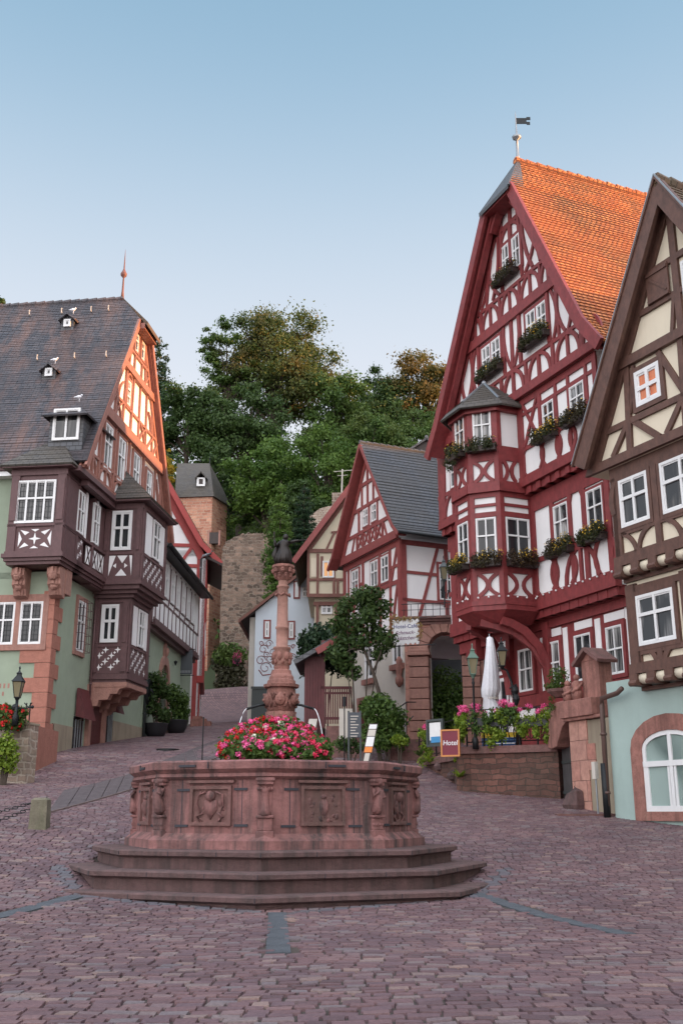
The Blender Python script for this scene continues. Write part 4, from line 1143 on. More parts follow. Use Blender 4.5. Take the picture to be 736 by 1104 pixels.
# ================================================================ the small rosy-framed house with the slate roof
PF = frame_vp(495, 680, 38, -145, -1)
def build_pink():
    F = PF; C = 7.55; U0, U1 = 4.6, 10.5
    t = empty('half_timbered_house', F.P(C, 0, 4), 'small white house with rosy timbers and a steep dark slate roof behind the sandstone gateway', 'house', 'half timbered houses round the square')
    w = MB()
    w.fbox(F, U0, U1, -8, 0, 8.4, 12.5)
    w.prism(F, [(U0, 12.5), (U1, 12.5), (C, 17.2)], -8, .12)
    w.fbox(F, 4.35, 9.65, -1.2, -.02, 3.0, 8.4, 1)
    w.build('wall', [M['plaster_white'], M['plaster_house']], t)
    f = MB(); o = 0; p = .06
    P = lambda x, y, oo=0: F.px(x, y, oo)
    W1 = (((380.2, 638.5), (387.5, 614)), ((400.5, 635.8), (408.2, 601.8)), ((412, 633), (419.6, 597)))
    rs = []
    for lb, rt in W1:
        a, c = P(*lb), P(*rt); rs.append((c[0], a[1], a[0], c[1]))
    z0 = sum(r[1] for r in rs) / 3; z1 = sum(r[3] for r in rs) / 3
    for r in rs: window(F, r[0], z0, r[2], z1, .02, t, glass='glass_curtain', fw=.06); surround(f, F, (r[0], z0, r[2], z1), .08, o, p)
    for u, wd in ((U0 + .14, .28), (U1 - .12, .24), (6.6, .16), (8.35, .16), (5.6, .14), (9.95, .12)): f.fbox(F, u - wd / 2, u + wd / 2, o, p + .004, 8.4, 12.45)
    f.fbox(F, U0, U1, o, p, z0 - .3, z0 - .12); f.fbox(F, U0, U1, o, p, 8.4, 8.6); f.fbox(F, U0, U1, o, p, 12.2, 12.5)
    for a, b_ in ((5.5, 4.9), (9.85, 9.2)): f.beam(F, [(a, 8.6), (b_, z0 - .2)], .14, o, p)
    f.beam(F, [(5.55, z0 - .2), (4.9, 12.2)], .14, o, p)
    f.fbox(F, 4.7, 5.6, o, p, 11.3, 11.42); f.fbox(F, 8.4, 9.2, o, p, 11.2, 11.32)
    # gable
    o = .12; p = .18; sl = 2.95 / 4.7
    HW = lambda z: (17.2 - z) * sl
    f.prism(F, [(C - HW(12.5) - .05, 12.48), (C + HW(12.5) + .05, 12.48), (C + HW(12.85), 12.85), (C - HW(12.85), 12.85)], o, p + .06)
    for z in (13.62, 14.75, 15.85): f.beam(F, [(C - HW(z) + .1, z), (C + HW(z) - .1, z)], .16, o, p)
    for s_ in (-1, 1): f.beam(F, [(C + s_ * HW(12.8), 12.8), (C, 17.1)], .2, o, p + .003)
    for u in (-1.15, -.5, .15, .8): cross(f, F, C + u - .18, 12.95, C + u + .22, 13.5, .07, o, p)
    for u in (-1.5, -.83, -.17, .5, 1.15): f.beam(F, [(C + u, 12.8), (C + u, 13.6)], .11, o, p)
    f.beam(F, [(C - 1.9, 12.85), (C - 1.55, 13.6)], .1, o, p); f.beam(F, [(C + 1.75, 12.85), (C + 1.4, 13.6)], .1, o, p)
    for u in (-.95, -.05, .95): f.beam(F, [(C + u, 13.6), (C + u, 14.8)], .12, o, p)
    for u in (-.6, .0, .6): f.beam(F, [(C + u, 14.8), (C + u, 15.85)], .1, o, p)
    f.beam(F, [(C, 15.9), (C, 17.0)], .12, o, p)
    for lb, rt in (((392.4, 565), (397.8, 547.5)), ((401.4, 561.8), (406.8, 541.2))):
        a, c = P(*lb, .12), P(*rt, .12); window(F, c[0], 13.8, a[0], 14.62, .14, t, glass='glass', fw=.055); surround(f, F, (c[0], 13.8, a[0], 14.62), .07, o, p)
    f.build('timber_frame', M['timber_red_soft'], t)
    # side facade (looks towards the camera)
    c0 = F.P(U0, 0, 0); S = Fr(c0.x, c0.y, -F.nx, -F.ny, 1)
    if (S.P(2, .5, 0) - F.P(7.5, -3, 0)).length < (S.P(2, -.5, 0) - F.P(7.5, -3, 0)).length: S.nx, S.ny = -S.nx, -S.ny
    g = MB(); o = 0; p = .055
    g.fbox(S, -.04, .22, o, p, 8.4, 12.4); g.fbox(S, 0, 8, o, p, 12.2, 12.42); g.fbox(S, 0, 8, o, p, 8.4, 8.56); g.fbox(S, 0, 8, o, p - .004, 10.95, 11.08); g.fbox(S, 0, 8, o, p, 9.75, 9.88)
    for u in (2.15, 2.28 + 1.0, 4.3, 6): g.fbox(S, u - .08, u + .08, o, p + .003, 8.5, 12.2)
    g.beam(S, [(.6, 8.5), (1.75, 12.2)], .13, o, p); g.beam(S, [(3.5, 8.5), (3.9, 12.2)], .12, o, p)
    a, c = S.px(473, 602), S.px(485, 574)
    r = (a[0] - .05, 9.95, a[0] + .75, 11.5); window(S, *r, .02, t, glass='glass_curtain'); surround(g, S, r, .1, o, p + .01)
    g.build('side_timber_frame', M['timber_red_soft'], t)
    # slate roof
    r = MB(); RZ = 17.75; fr = .55; back = -9; ez = 12.35; s2 = 3.25 / (RZ - 13.0)
    for s_ in (-1, 1):
        E = lambda o_: F.P(C + s_ * s2 * (RZ - 13.0), o_, 13.0)
        tiled(r, F, E(fr), E(back), F.P(C, fr, RZ), F.P(C, back, RZ), 26, .025)
        K = lambda o_: F.P(C + s_ * (s2 * (RZ - 13.0) + .5), o_, 12.55)
        tiled(r, F, K(fr), K(back), E(fr), E(back), 3, .025)
    ridge_caps(r, F.P(C, fr, RZ), F.P(C, back, RZ), .08, .35)
    r.build('roof', M['slate'], t)
    bb = MB()
    for s_ in (-1, 1):
        bb.beam(F, [(C + s_ * 3.72, 12.42), (C + s_ * 3.18, 12.92), (C + s_ * .0, RZ - .12)], .16, fr - .08, fr + .02)
        bb.beam(F, [(C + s_ * 3.6, 12.42), (C + s_ * 3.1, 12.88), (C + s_ * .0, RZ - .16)], .07, .1, fr - .08)
    bb.build('barge_board', M['timber_red_soft'], t)
    gt = MB(); gt.tube([F.P(C - 3.8, fr, 12.5), F.P(C - 3.8, back, 12.42)], .07, 8); gt.build('gutter', M['iron'], t)
    # windows of the ground floor
    s = MB()
    for lb, rt in (((395, 733), (403, 697)), ((422, 718), (434, 683))):
        a, c = P(*lb, -.02), P(*rt, -.02); zb_ = a[1]; r_ = (c[0], zb_, c[0] + .85, zb_ + 1.45)
        window(F, *r_, .0, t, glass='glass_dark', fw=.09, rows=(0, .62, 1)); s.fbox(F, r_[0] - .12, r_[2] + .12, -.02, .16, zb_ - .24, zb_ - .01)
    s.fbox(F, 7.75, 8.95, -.02, .1, 5.85, 6.1); s.fbox(F, 8.78, 8.95, -.02, .09, 3.0, 5.85); s.fbox(F, 7.75, 7.92, -.02, .09, 3, 5.85)
    s.build('stone_trim', M['sandstone'], t)
    d = MB(); d.fbox(F, 7.92, 8.78, -.01, .03, 3.0, 5.85); d.build('door', M['door_red'], t)
build_pink()
# ================================================================ the pale green town house on the left
KL = 1.2  # left street houses enlarged and pushed back, scaled about the camera
LF = frame_vp(45, 815, 30, 510, 1, KL)                       # side wall, faces the street
LX = Fr(LF.ox, LF.oy, -LF.dy, LF.dx, 1, KL); LX.nx, LX.ny = -LF.dx, -LF.dy   # front wall, faces the camera
def carve(b, F, u0, u1, z0, z1, o, kind, m=1):
    """white carved panel in a dark board"""
    w, h = u1 - u0, z1 - z0; uc, zc = (u0 + u1) / 2, (z0 + z1) / 2
    p = o + .006
    def star(cu, cz, r, t=.28):
        pts = []
        for i in range(8):
            a = math.pi / 4 * i; q = r if i % 2 == 0 else r * t
            pts.append((cu + q * math.cos(a), cz + q * math.sin(a)))
        b.prism(F, pts, o - .01, p, m)
    if kind == 'star':
        star(uc, zc, min(w, h) * .30); 
        for s_ in (-1, 1):
            b.prism(F, [(uc + s_ * w * .46, zc + h * .36), (uc + s_ * w * .46, zc - h * .36), (uc + s_ * w * .36, zc)], o - .01, p, m)
            for t_ in (-1, 1):
                b.prism(F, [(uc + s_ * w * .42, zc + t_ * h * .44), (uc + s_ * w * .16, zc + t_ * h * .32), (uc + s_ * w * .28, zc + t_ * h * .18)], o - .01, p, m)
        for t_ in (-1, 1): b.prism(F, [(uc - w * .12, zc + t_ * h * .46), (uc + w * .12, zc + t_ * h * .46), (uc, zc + t_ * h * .34)], o - .01, p, m)
    elif kind == 'lattice':
        nx_ = max(3, int(w / .26)); nz_ = 3
        for i in range(nx_ + 1):
            for j in range(nz_ + 1):
                if (i + j) % 2: continue
                star(u0 + w * (i + .0) / nx_ * .9 + w * .05, z0 + h * (j + .0) / nz_ * .84 + h * .08, .115, .32)
        for i in range(nx_):
            for j in range(nz_):
                if (i + j) % 2 == 0: star(u0 + w * (i + .5) / nx_ * .9 + w * .05, z0 + h * (j + .5) / nz_ * .84 + h * .08, .05, .5)
    elif kind == 'eagle':
        b.prism(F, [(u0, z0), (u0, z1), (u0 + w * .28, z1)], o - .01, p, m); b.prism(F, [(u1, z0), (u1, z1), (u1 - w * .12, z1)], o - .01, p, m)
        b.prism(F, [(uc - w * .15, z1), (uc + w * .3, z1), (uc + w * .08, zc + h * .12)], o - .01, p, m); b.prism(F, [(uc - w * .2, z0), (uc + w * .3, z0), (uc + w * .05, zc - h * .15)], o - .01, p, m)
        for s_ in (-1, 1): b.prism(F, [(uc + s_ * w * .32, zc), (uc + s_ * w * .18, zc + h * .12), (uc + s_ * w * .18, zc - h * .12)], o - .01, p, m)
    elif kind == 'loops':
        for i in range(3):
            c = u0 + w * (i + .5) / 3
            for s_ in (-1, 1): b.prism(F, [(c + s_ * w * .13, z0 + .04), (c + s_ * w * .13, z1 - .04), (c + s_ * w * .04, zc)], o - .01, p, m)
            for t_ in (-1, 1): b.prism(F, [(c - w * .06, zc + t_ * h * .44), (c + w * .06, zc + t_ * h * .44), (c, zc + t_ * h * .16)], o - .01, p, m)
def build_left():
    F, X = LF, LX
    t = empty('town_house', F.P(0, 0, 2.7), 'pale green town house with plum timbered bays, huge slate roof and a gable glowing orange', 'house', 'half timbered houses round the square')
    GU = 9.0; C = 4.3; o2 = .35
    w = MB()
    w.fbox(F, 0, GU, -16, 0, 1.2, 8.2, 0)
    w.fbox(F, 2.0, GU, -16, o2 - .02, 8.2, 11.3, 1)
    w.fbox(X, 1.2, 16, -.6, .0, 8.0, 11.6, 0)
    RZ = 19.6; HW = lambda z: (19.1 - z) * .60
    w.prism(F, [(C - 4.6, 11.2), (C + 4.6, 11.2), (C + HW(18.3), 18.3), (C - HW(18.3), 18.3)], -15.5, .62, 2)
    w.build('wall', [M['plaster_green'], M['timber_plum'], M['plaster_white']], t)
    # rough stone plinth
    s = MB()
    s.fbox(F, .55, 2.1, -.2, .05, 1.5, 3.75); s.build('plinth', M['plaster_rough'], t)
    s = MB(); s.fbox(F, 5.7, 8.95, -.2, .06, 2.5, 4.25); s.build('plinth', M['plaster_rough'], t)
    # corner quoins
    q = MB()
    z = 3.1; i = 0
    q.fbox(F, -.07, .75, -.75, .09, 1.6, 3.3)
    z = 3.3
    while z < 7.55:
        h = .43
        a = .32 if i % 2 else .62; c2 = (.90 if i % 2 else .42) if z < 5.7 else (.30 if i % 2 else .36)
        q.fbox(F, -.05 - .002 * (i % 3), a, -c2, .05 + .002 * (i % 2), z, z + h - .012); z += h; i += 1
    q.build('corner_quoins', M['sandstone_quoin'], t)
    # ground floor windows in sandstone frames (front) and barred window (side)
    tr = MB()
    r1 = [(.30, 6.0, 1.0, 7.28), (1.16, 6.0, 1.86, 7.28), (2.02, 6.0, 2.72, 7.28)]
    tr.fbox(X, .12, 2.9, -.05, .06, 7.28, 7.5); tr.fbox(X, .12, 2.9, -.05, .09, 5.82, 5.99)
    for u in (.21, 1.08, 1.94, 2.8): tr.fbox(X, u - .08, u + .08, -.05, .062, 5.99, 7.28)
    for r in r1: window(X, *r, -.0, t, glass='glass_dark', lead=(6, 9), rows=(0, .58, 1), fw=.05)
    a = F.px(78.5, 703); c = F.px(93, 651)
    rs = (a[0] + .1, 6.1, c[0] - .1, 7.7)
    window(F, *rs, .0, t, glass='glass_dark', lead=(5, 9), rows=(0, .6, 1), fw=.05); surround(tr, F, rs, .14, -.03, .06)
    tr.build('stone_trim', M['sandstone_pale'], t)
    gr = MB()
    for k in range(7):
        zz = rs[1] + (rs[3] - rs[1]) * k / 6
        gr.tube([F.P(rs[0] - .05, .05, zz), F.P(rs[0] - .05, .26, zz), F.P(rs[2] + .05, .26, zz), F.P(rs[2] + .05, .05, zz)], .011, 5)
    for k in range(5):
        u = rs[0] - .05 + (rs[2] - rs[0] + .1) * k / 4; gr.tube([F.P(u, .26, rs[1]), F.P(u, .26, rs[3])], .011, 5)
    gr.build('window_grille', M['timber_plum'], t)
    # doors and hatches
    d = MB(); d.fbox(F, 3.45, 4.55, 0, .03, 2.4, 5.05)
    for k in range(11): d.fbox(F, 3.46, 4.54, .03, .045, 3.1 + k * .17, 3.1 + k * .17 + .15)
    d.build('door', M['door_red'], t)
    js = MB(); js.fbox(F, 3.2, 3.44, -.05, .13, 2.5, 5.2); js.fbox(F, 4.56, 4.82, -.05, .13, 2.6, 5.2); js.build('door_jambs', M['sandstone_pale'], t)
    for u0, u1, zz in ((2.2, 3.05, 3.0), (5.15, 5.75, 3.45)):
        h = MB(); h.hexa([F.P(u0, .06, zz + 1.1), F.P(u1, .06, zz + 1.1), F.P(u1, .42, zz + 1.0), F.P(u0, .42, zz + 1.0), F.P(u0, .05, zz + 1.95), F.P(u1, .05, zz + 1.95), F.P(u1, .11, zz + 1.97), F.P(u0, .11, zz + 1.97)])
        h.build('hatch_shutter', M['door_red'], t)
        g = MB(); g.fbox(F, u0, u1, -.02, .01, zz, zz + 1.1); gw = g.build('cellar_opening', M['glass_dark'], t)
        g = MB()
        for k in range(4): u = u0 + .12 + (u1 - u0 - .24) * k / 3; g.tube([F.P(u, .04, zz), F.P(u, .04, zz + 1.0)], .018, 6)
        g.build('bars', M['zinc'], gw)
    # ---- the corner bay on carved corbels
    c1, c2 = 1.28, -.42           # along the front wall (X frame), bay spans from c1 to the corner and past it
    fo = .72                        # how far it stands out from the front
    zf, zt = 8.62, 11.22
    m = MB()
    so = .38                        # stands out from the side wall
    x0, x1 = -so, c1                # X frame: u grows to the left, corner at 0
    m.fbox(X, x0, x1, -1, fo, zf, zt)
    m.build('bay_wall', M['timber_plum'], t)
    f = MB()
    # base mouldings
    for k, (e, za, zb_) in enumerate(((.0, 8.26, 8.36), (.06, 8.36, 8.46), (.12, 8.46, 8.58), (.06, 8.58, 8.66))):
        f.fbox(X, x0 - e, x1 + e, -.9, fo + e, za, zb_)
        f.fbox(F, .3, 3.05, -.02, so + e, za, zb_ - .002)
    f.fbox(X, x0 - .05, x1 + .05, -.9, fo + .05, 9.42, 9.50); f.fbox(F, -.68, 3.05, -.02, so + .05, 9.40, 9.48)
    f.fbox(X, x0 - .06, x1 + .06, -.9, fo + .06, 11.02, 11.22); f.fbox(F, -.7, 3.05, -.02, so + .06, 11.0, 11.18)
    for u in (x0 + .1, x1 - .1): f.fbox(X, u - .13, u + .13, -.5, fo + .05, 8.66, 11.02); f.fbox(X, u - .10, u + .10, fo, fo + .08, 9.6, 10.9)
    for u in (-.56, .36, .0 + 1.72, 3.0): f.fbox(F, u - .07, u + .07, -.02, so + .045, 8.66, 11.0)
    # panels
    carve(f, X, x0 + .28, x1 - .28, 8.72, 9.36, fo + .0, 'star')
    carve(f, F, -.45, .9, 8.72, 9.36, so + .0, 'lattice'); carve(f, F, 1.2, 2.9, 8.72, 9.36, so, 'loops')
    f.build('bay_frame', [M['timber_plum'], M['plaster_white']], t)
    wh = MB()
    for u0, u1 in ((-.40, .12), (.98 + .0, 1.16), (1.95, 2.1)): wh.fbox(F, u0, u1, so - .02, so + .012, 9.5, 11.0)
    wh.build('white_panel', M['plaster_white'], t)
    a = X.px(16, 565, fo); c = X.px(62, 517, fo)
    window(X, min(a[0], c[0]), 9.52, max(a[0], c[0]), 10.86, fo + .0, t, cols=4, rows=(0, .58, 1), glass='glass', lead=(12, 8), fw=.055)
    for lb, rt in (((80.5, 572), (92, 530)), ((97.5, 588), (108, 545))):
        a, c = F.px(*lb, so), F.px(*rt, so); window(F, a[0] + .05, 9.52, c[0] - .02, 10.85, so, t, glass='glass_curtain', rows=(0, .55, 1), fw=.05, lead=(4, 8))
    # bay roofs
    rb = MB()
    def hip(X0, X1, o_, z0, ap, th=.08):
        P = [X.P(X0, -.3, z0), X.P(X0, o_, z0), X.P(X1, o_, z0), X.P(X1, -.3, z0)]
        for i in range(3):
            for j in range(6):
                a_, c_ = j / 6, (j + 1) / 6 + .01
                q_ = [P[i].lerp(ap, a_), P[i + 1].lerp(ap, a_), P[i + 1].lerp(ap, c_), P[i].lerp(ap, c_)]
                slab(rb, [q_[0] + Vector((0, 0, .02)), q_[1] + Vector((0, 0, .02)), q_[2], q_[3]], th)
    hip(x0 - .3, x1 + .35, fo + .32, 11.28, X.P(.3, -.25, 12.62))
    rb.build('bay_roof', M['slate_brown'], t)
    e = MB(); e.fbox(X, x0 - .25, x1 + .28, -.4, fo + .26, 11.22, 11.30); e.fbox(F, -.6, GU, .2, .75, 11.18, 11.34); e.fbox(F, .3, GU, .2, .66, 11.0, 11.18); e.fbox(X, 1.5, 16, .0, .28, 11.4, 11.62)
    e.build('cornice', M['timber_plum'], t)
    # carved corbels under the bay
    for cu in (.98, -.12):
        cb = MB()
        pr = [(.5, 8.25), (.62, 8.2), (.64, 8.0), (.5, 7.88), (.52, 7.72), (.38, 7.62), (.30, 7.42), (.14, 7.36), (.0, 7.34), (.0, 8.25)]
        n_ = len(pr)
        for k in range(5):
            a_ = -.2 + .08 * k; b2 = a_ + .078; g = 1 - .10 * abs(k - 2)
            cb.add([X.P(cu + a_, o_ * g, z) for o_, z in pr] + [X.P(cu + b2, o_ * g, z) for o_, z in pr], [tuple(range(n_)), tuple(range(2 * n_ - 1, n_ - 1, -1))] + [(i, (i + 1) % n_, n_ + (i + 1) % n_, n_ + i) for i in range(n_)])
        cb.ball(X.P(cu, .5, 7.98), .17, .17, .2, 10, rough=.12); cb.ball(X.P(cu, .36, 7.66), .14, n=10, rough=.12)
        if cu < 0: cb.fbox(F, -.05, .42, -.1, .34, 7.5, 8.25)
        cb.build('corbel', M['sandstone_pale'], t)
    # ---- the two storey bay on the side
    o3 = 1.62; ua, ub = 2.95, 5.6; la, lb_ = 3.35, 5.45; o4 = 1.22
    A = F.P(ua, 0, 0); B = F.P(la, 0, 0)
    FA = Fr(A.x, A.y, F.nx, F.ny, 1, KL); FA.nx, FA.ny = -F.dx, -F.dy           # its face towards the camera
    FB = Fr(B.x, B.y, F.nx, F.ny, 1, KL); FB.nx, FB.ny = -F.dx, -F.dy
    m = MB(); m.fbox(F, ua, ub, -.2, o3, 8.55, 11.2); m.fbox(F, la, lb_, -.2, o4, 5.55, 8.3); m.build('side_bay_wall', M['timber_plum'], t)
    f = MB(); whp = MB()
    for (Fa, off, dep, z0, z1, uu, ul) in ((FA, .3, o3, 8.5, 11.2, ua, ub - ua), (FB, 0, o4, 5.5, 8.1, la, lb_ - la)):
        S_ = lambda e_, za, zb_: (f.fbox(F, uu - e_, uu + ul + e_, -.1, dep + e_, za, zb_))
        if uu == ua:
            for e_, za, zb_ in ((-.25, 8.02, 8.14), (-.12, 8.14, 8.26), (.0, 8.26, 8.4), (.08, 8.4, 8.52), (.04, 8.52, 8.60)): S_(e_, za, zb_)
        else:
            for e_, za, zb_ in ((.0, 5.26, 5.36), (.06, 5.36, 5.46), (.03, 5.46, 5.54), (.0, 7.95, 8.02)): S_(e_, za, zb_)
        S_(.03, z0 + .92, z0 + 1.0); S_(.04, z1 - .22, z1 - .02)
        for u in (off + .09, dep - .14): f.fbox(Fa, u - .09, u + .13, -.1, .05, z0 + .1, z1 - .1); f.fbox(Fa, u - .04, u + .08, .04, .085, z0 + 1.05, z1 - .3)
        for u in (uu + .1, uu + ul - .1): f.fbox(F, u - .1, u + .1, dep - .02, dep + .05, z0 + .1, z1 - .1)
        window(Fa, off + .27, z0 + 1.06, dep - .36, z1 - .28, .0, t, glass='glass_dark', rows=(0, .57, 1), fw=.08)
        window(F, uu + ul * .42, z0 + 1.06, uu + ul * .72, z1 - .28, dep, t, glass='glass_curtain', rows=(0, .57, 1), fw=.06)
        for u0, u1 in ((uu + .24, uu + ul * .38), (uu + ul * .76, uu + ul - .2)): whp.fbox(F, u0, u1, dep - .02, dep + .012, z0 + 1.04, z1 - .26)
        carve(f, Fa, off + .24, dep - .3, z0 + .2, z0 + .88, .0, 'eagle' if uu == ua else 'lattice'); carve(f, F, uu + .24, uu + ul - .24, z0 + .2, z0 + .88, dep, 'lattice')
    f.build('side_bay_frame', [M['timber_plum'], M['plaster_white']], t); whp.build('white_panel', M['plaster_white'], t)
    rb = MB()
    P = [F.P(ua - .35, .3, 11.26), F.P(ua - .35, o3 + .35, 11.26), F.P(ub + .3, o3 + .35, 11.26), F.P(ub + .3, .3, 11.26)]; ap = F.P((ua + ub) / 2 - .4, .55, 12.7)
    for i in range(3):
        for j in range(6):
            a_, c_ = j / 6, (j + 1) / 6 + .01; cv = lambda s_: s_ ** .85
            q_ = [P[i].lerp(ap, a_), P[i + 1].lerp(ap, a_), P[i + 1].lerp(ap, c_), P[i].lerp(ap, c_)]
            for v in q_: pass
            slab(rb, [q_[0] + Vector((0, 0, .02)), q_[1] + Vector((0, 0, .02)), q_[2], q_[3]], .07)
    rb.build('side_bay_roof', M['slate_brown'], t)
    e = MB(); e.fbox(F, ua - .3, ub + .25, .0, o3 + .3, 11.19, 11.28); e.build('side_bay_cornice', M['timber_plum'], t)
    # scalloped sandstone console under the side bay
    cs = MB()
    prf = [(0, 5.26), (o4 + .02, 5.26), (o4 + .02, 5.10), (o4 - .2, 5.05), (o4 - .28, 4.9), (o4 - .5, 4.9), (o4 - .58, 4.72), (.35, 4.70), (.3, 4.52), (.12, 4.5), (0, 4.35)]
    for u0, u1 in ((la + .0, la + .3), (lb_ - .32, lb_ - .02), ((la + lb_) / 2 - .1, (la + lb_) / 2 + .1)):
        n_ = len(prf)
        cs.add([F.P(u0, o_, z) for o_, z in prf] + [F.P(u1, o_, z) for o_, z in prf], [tuple(range(n_)), tuple(range(2 * n_ - 1, n_ - 1, -1))] + [(i, (i + 1) % n_, n_ + (i + 1) % n_, n_ + i) for i in range(n_)])
    cs.fbox(F, la - .02, lb_, 0, o4 + .03, 5.12, 5.27)
    cs.build('console', M['sandstone_pale'], t)
    # ---- gable
    f = MB(); o = .62; p = .69
    for z0, z1, e_ in ((11.3, 11.5, .0), (13.72, 14.08, .10), (16.15, 16.42, .08)): f.prism(F, [(C - HW(z0) - .1, z0), (C + HW(z0) + .1, z0), (C + HW(z1) + .1, z1), (C - HW(z1) - .1, z1)], o, p + e_)
    for s_ in (-1, 1): f.beam(F, [(C + s_ * (HW(11.4) - .12), 11.4), (C + s_ * (HW(18.3) - .1), 18.3)], .16, o, p + .004)
    def tie(z, w_=.14): f.beam(F, [(C - HW(z) + .1, z), (C + HW(z) - .1, z)], w_, o, p)
    tie(12.1, .09); tie(14.85, .09); tie(17.1, .09)
    gw = [(1.45, 12.0, 2.15, 13.55), (2.75, 12.0, 3.45, 13.55), (4.35, 12.0, 5.05, 13.55), (5.9, 12.0, 6.5, 13.4)]
    for r in gw: window(F, *r, o + .02, t, glass='glass_curtain', rows=(0, .6, 1), fw=.06); surround(f, F, r, .09, o, p + .012)
    for u in (.55, 1.1, 2.45, 3.9, 5.5, 6.95, 7.7): f.beam(F, [(u, 11.45), (u, min(13.75, 19.1 - abs(u - C) / .60))], .11, o, p)
    for u0, u1 in ((.1, .95), (1.15, 2.35), (2.5, 3.85), (4.0, 5.4), (5.6, 6.8)): arch(f, F, (u0 + u1) / 2, (u1 - u0) / 2 - .05, 11.45, 12.0, .075, o, p)
    f.beam(F, [(.65, 12.3), (1.2, 13.6)], .08, o, p); f.beam(F, [(7.6, 12.3), (7.1, 13.4)], .08, o, p)
    for u in (2.2, 3.0, 3.85, 4.75, 5.6, 6.4): f.beam(F, [(u, 14.05), (u + (C - u) * .12, 16.2)], .10, o, p)
    for u0, u1 in ((2.2, 3.0), (4.75, 5.6)): f.arc(F, (u0 + .1, 14.1), (u1 - .1, 14.8), .1, .07, o, p); f.arc(F, (u1 - .1, 14.1), (u0 + .1, 14.8), -.1, .07, o, p)
    for u0, u1 in ((1.6, 2.15), (5.65, 6.35), (6.45, 6.95)): f.beam(F, [(u0, 14.1), (u1, 14.8)], .07, o, p)
    f.arc(F, (5.7, 15.6), (6.1, 14.9), .1, .07, o, p); f.arc(F, (2.9, 15.6), (2.5, 14.9), -.1, .07, o, p)
    aw = (3.25, 14.95, 3.62, 15.85); window(F, *aw, o + .02, t, glass='glass_curtain', cols=1, rows=(0, .33, .66, 1), fw=.05); surround(f, F, aw, .09, o, p + .02)
    f.beam(F, [(3.435 + .24 * math.cos(a), 15.88 + .24 * math.sin(a)) for a in np.linspace(0, math.pi, 7)], .08, o, p + .02)
    for u in (3.35, 5.2): f.beam(F, [(u, 16.4), (C + (u - C) * .75, 18.0)], .09, o, p)
    for u0, u1 in ((3.0, 3.5), (5.1, 5.6)): f.beam(F, [(u0, 16.42), (u1, 17.05)], .07, o, p)
    for u in (3.9, 4.7): f.beam(F, [(u, 16.42), (u, 17.05)], .08, o, p)
    for tw in ((3.78, 17.25, 4.12, 17.95), (4.48, 17.25, 4.82, 17.95)): window(F, *tw, o + .02, t, glass='glass_curtain', cols=1, fw=.05); surround(f, F, tw, .08, o, p + .02)
    f.build('gable_frame', M['timber_left'], t)
    # ---- roof
    r = MB(); fr = .88; back = -16; ez = 12.6; sl = .60
    hw = lambda z: (RZ - z) * sl
    for s_ in (-1, 1):
        zt = 18.35
        tiled(r, F, F.P(C + s_ * hw(ez), fr, ez), F.P(C + s_ * hw(ez), back, ez), F.P(C + s_ * hw(zt), fr, zt), F.P(C + s_ * hw(zt), back, zt), 58, .016)
        tiled(r, F, F.P(C + s_ * hw(zt), fr, zt), F.P(C + s_ * hw(zt), back, zt), F.P(C, fr - .95, RZ), F.P(C, back, RZ), 12, .016)
        tiled(r, F, F.P(C + s_ * (hw(ez) + .55), fr, ez - 1.05), F.P(C + s_ * (hw(ez) + .55), back, ez - 1.05), F.P(C + s_ * hw(ez), fr, ez), F.P(C + s_ * hw(ez), back, ez), 9, .016)
    ridge_caps(r, F.P(C, fr - .95, RZ), F.P(C, back, RZ), .10, .4)
    rf = r.build('roof', M['slate_old'], t)
    hp = MB()
    h0, h1, ap = F.P(C - hw(18.35) - .02, fr + .3, 18.2), F.P(C + hw(18.35) + .02, fr + .3, 18.2), F.P(C, fr - 1.0, RZ + .08)
    hp.add([h0, h1, ap, h0 - Vector((0, 0, .2)), h1 - Vector((0, 0, .2)), F.P(C, fr - 1.0, RZ - .1)], [(0, 1, 2), (3, 5, 4), (0, 3, 4, 1), (1, 4, 5, 2), (2, 5, 3, 0)])
    hp.build('half_hip', M['tile_dark'], t)
    bb = MB()
    for s_ in (-1, 1):
        bb.beam(F, [(C + s_ * (hw(ez) + .5), ez - 1.25), (C + s_ * (hw(ez) - .1), ez - .1), (C + s_ * (hw(18.35) - .06), 18.28)], .20, fr - .06, fr + .02)
        bb.beam(F, [(C + s_ * (hw(ez) + .42), ez - 1.25), (C + s_ * (hw(ez) - .14), ez - .12), (C + s_ * (hw(18.35) - .14), 18.2)], .07, .6, fr - .08)
    bb.fbox(F, C - .7, C + .7, .6, fr + .18, 17.98, 18.2)
    bb.build('barge_board', M['timber_left'], t)
    fp = F.P(C, fr - 1.0, RZ); fz = fp.z
    fi = MB(); fi.lathe(fp.x, fp.y, [(.09, fz - .1), (.05, fz + .4), (.035, fz + 1.05), (.13, fz + 1.15), (.15, fz + 1.25), (.09, fz + 1.36), (.035, fz + 1.5), (.02, fz + 2.1), (.004, fz + 2.5)], 10); fi.build('finial', M['timber_russet'], t, True)
    # dormers on the front slope
    def roof_o(z): return (z - RZ) * -sl + 0   # distance from the ridge towards the camera
    def dormer(px_, py_top, py_bot, wpx, name, win_rows=(0, 1), cols=1, hipped=False, depth_z=None, wl=None):
        # base of the cheeks sits on the front slope at height z
        zb_ = depth_z
        uf = C - hw(zb_)                       # along F (towards camera = smaller u)
        Y_ = F.P(uf, 0, 0).y
        r_ = ray(px_, py_bot)
        # intersect pixel column with plane u = uf
        k = (F.dx * F.ox + F.dy * F.oy + uf * KL) / (F.dx * r_[0] + F.dy * r_[1])
        Xw, Yw = r_[0] * k, r_[1] * k
        oc = ((Xw - F.ox) * F.nx + (Yw - F.oy) * F.ny) / KL
        w_ = wpx * Yw / KL / 1085 / 2
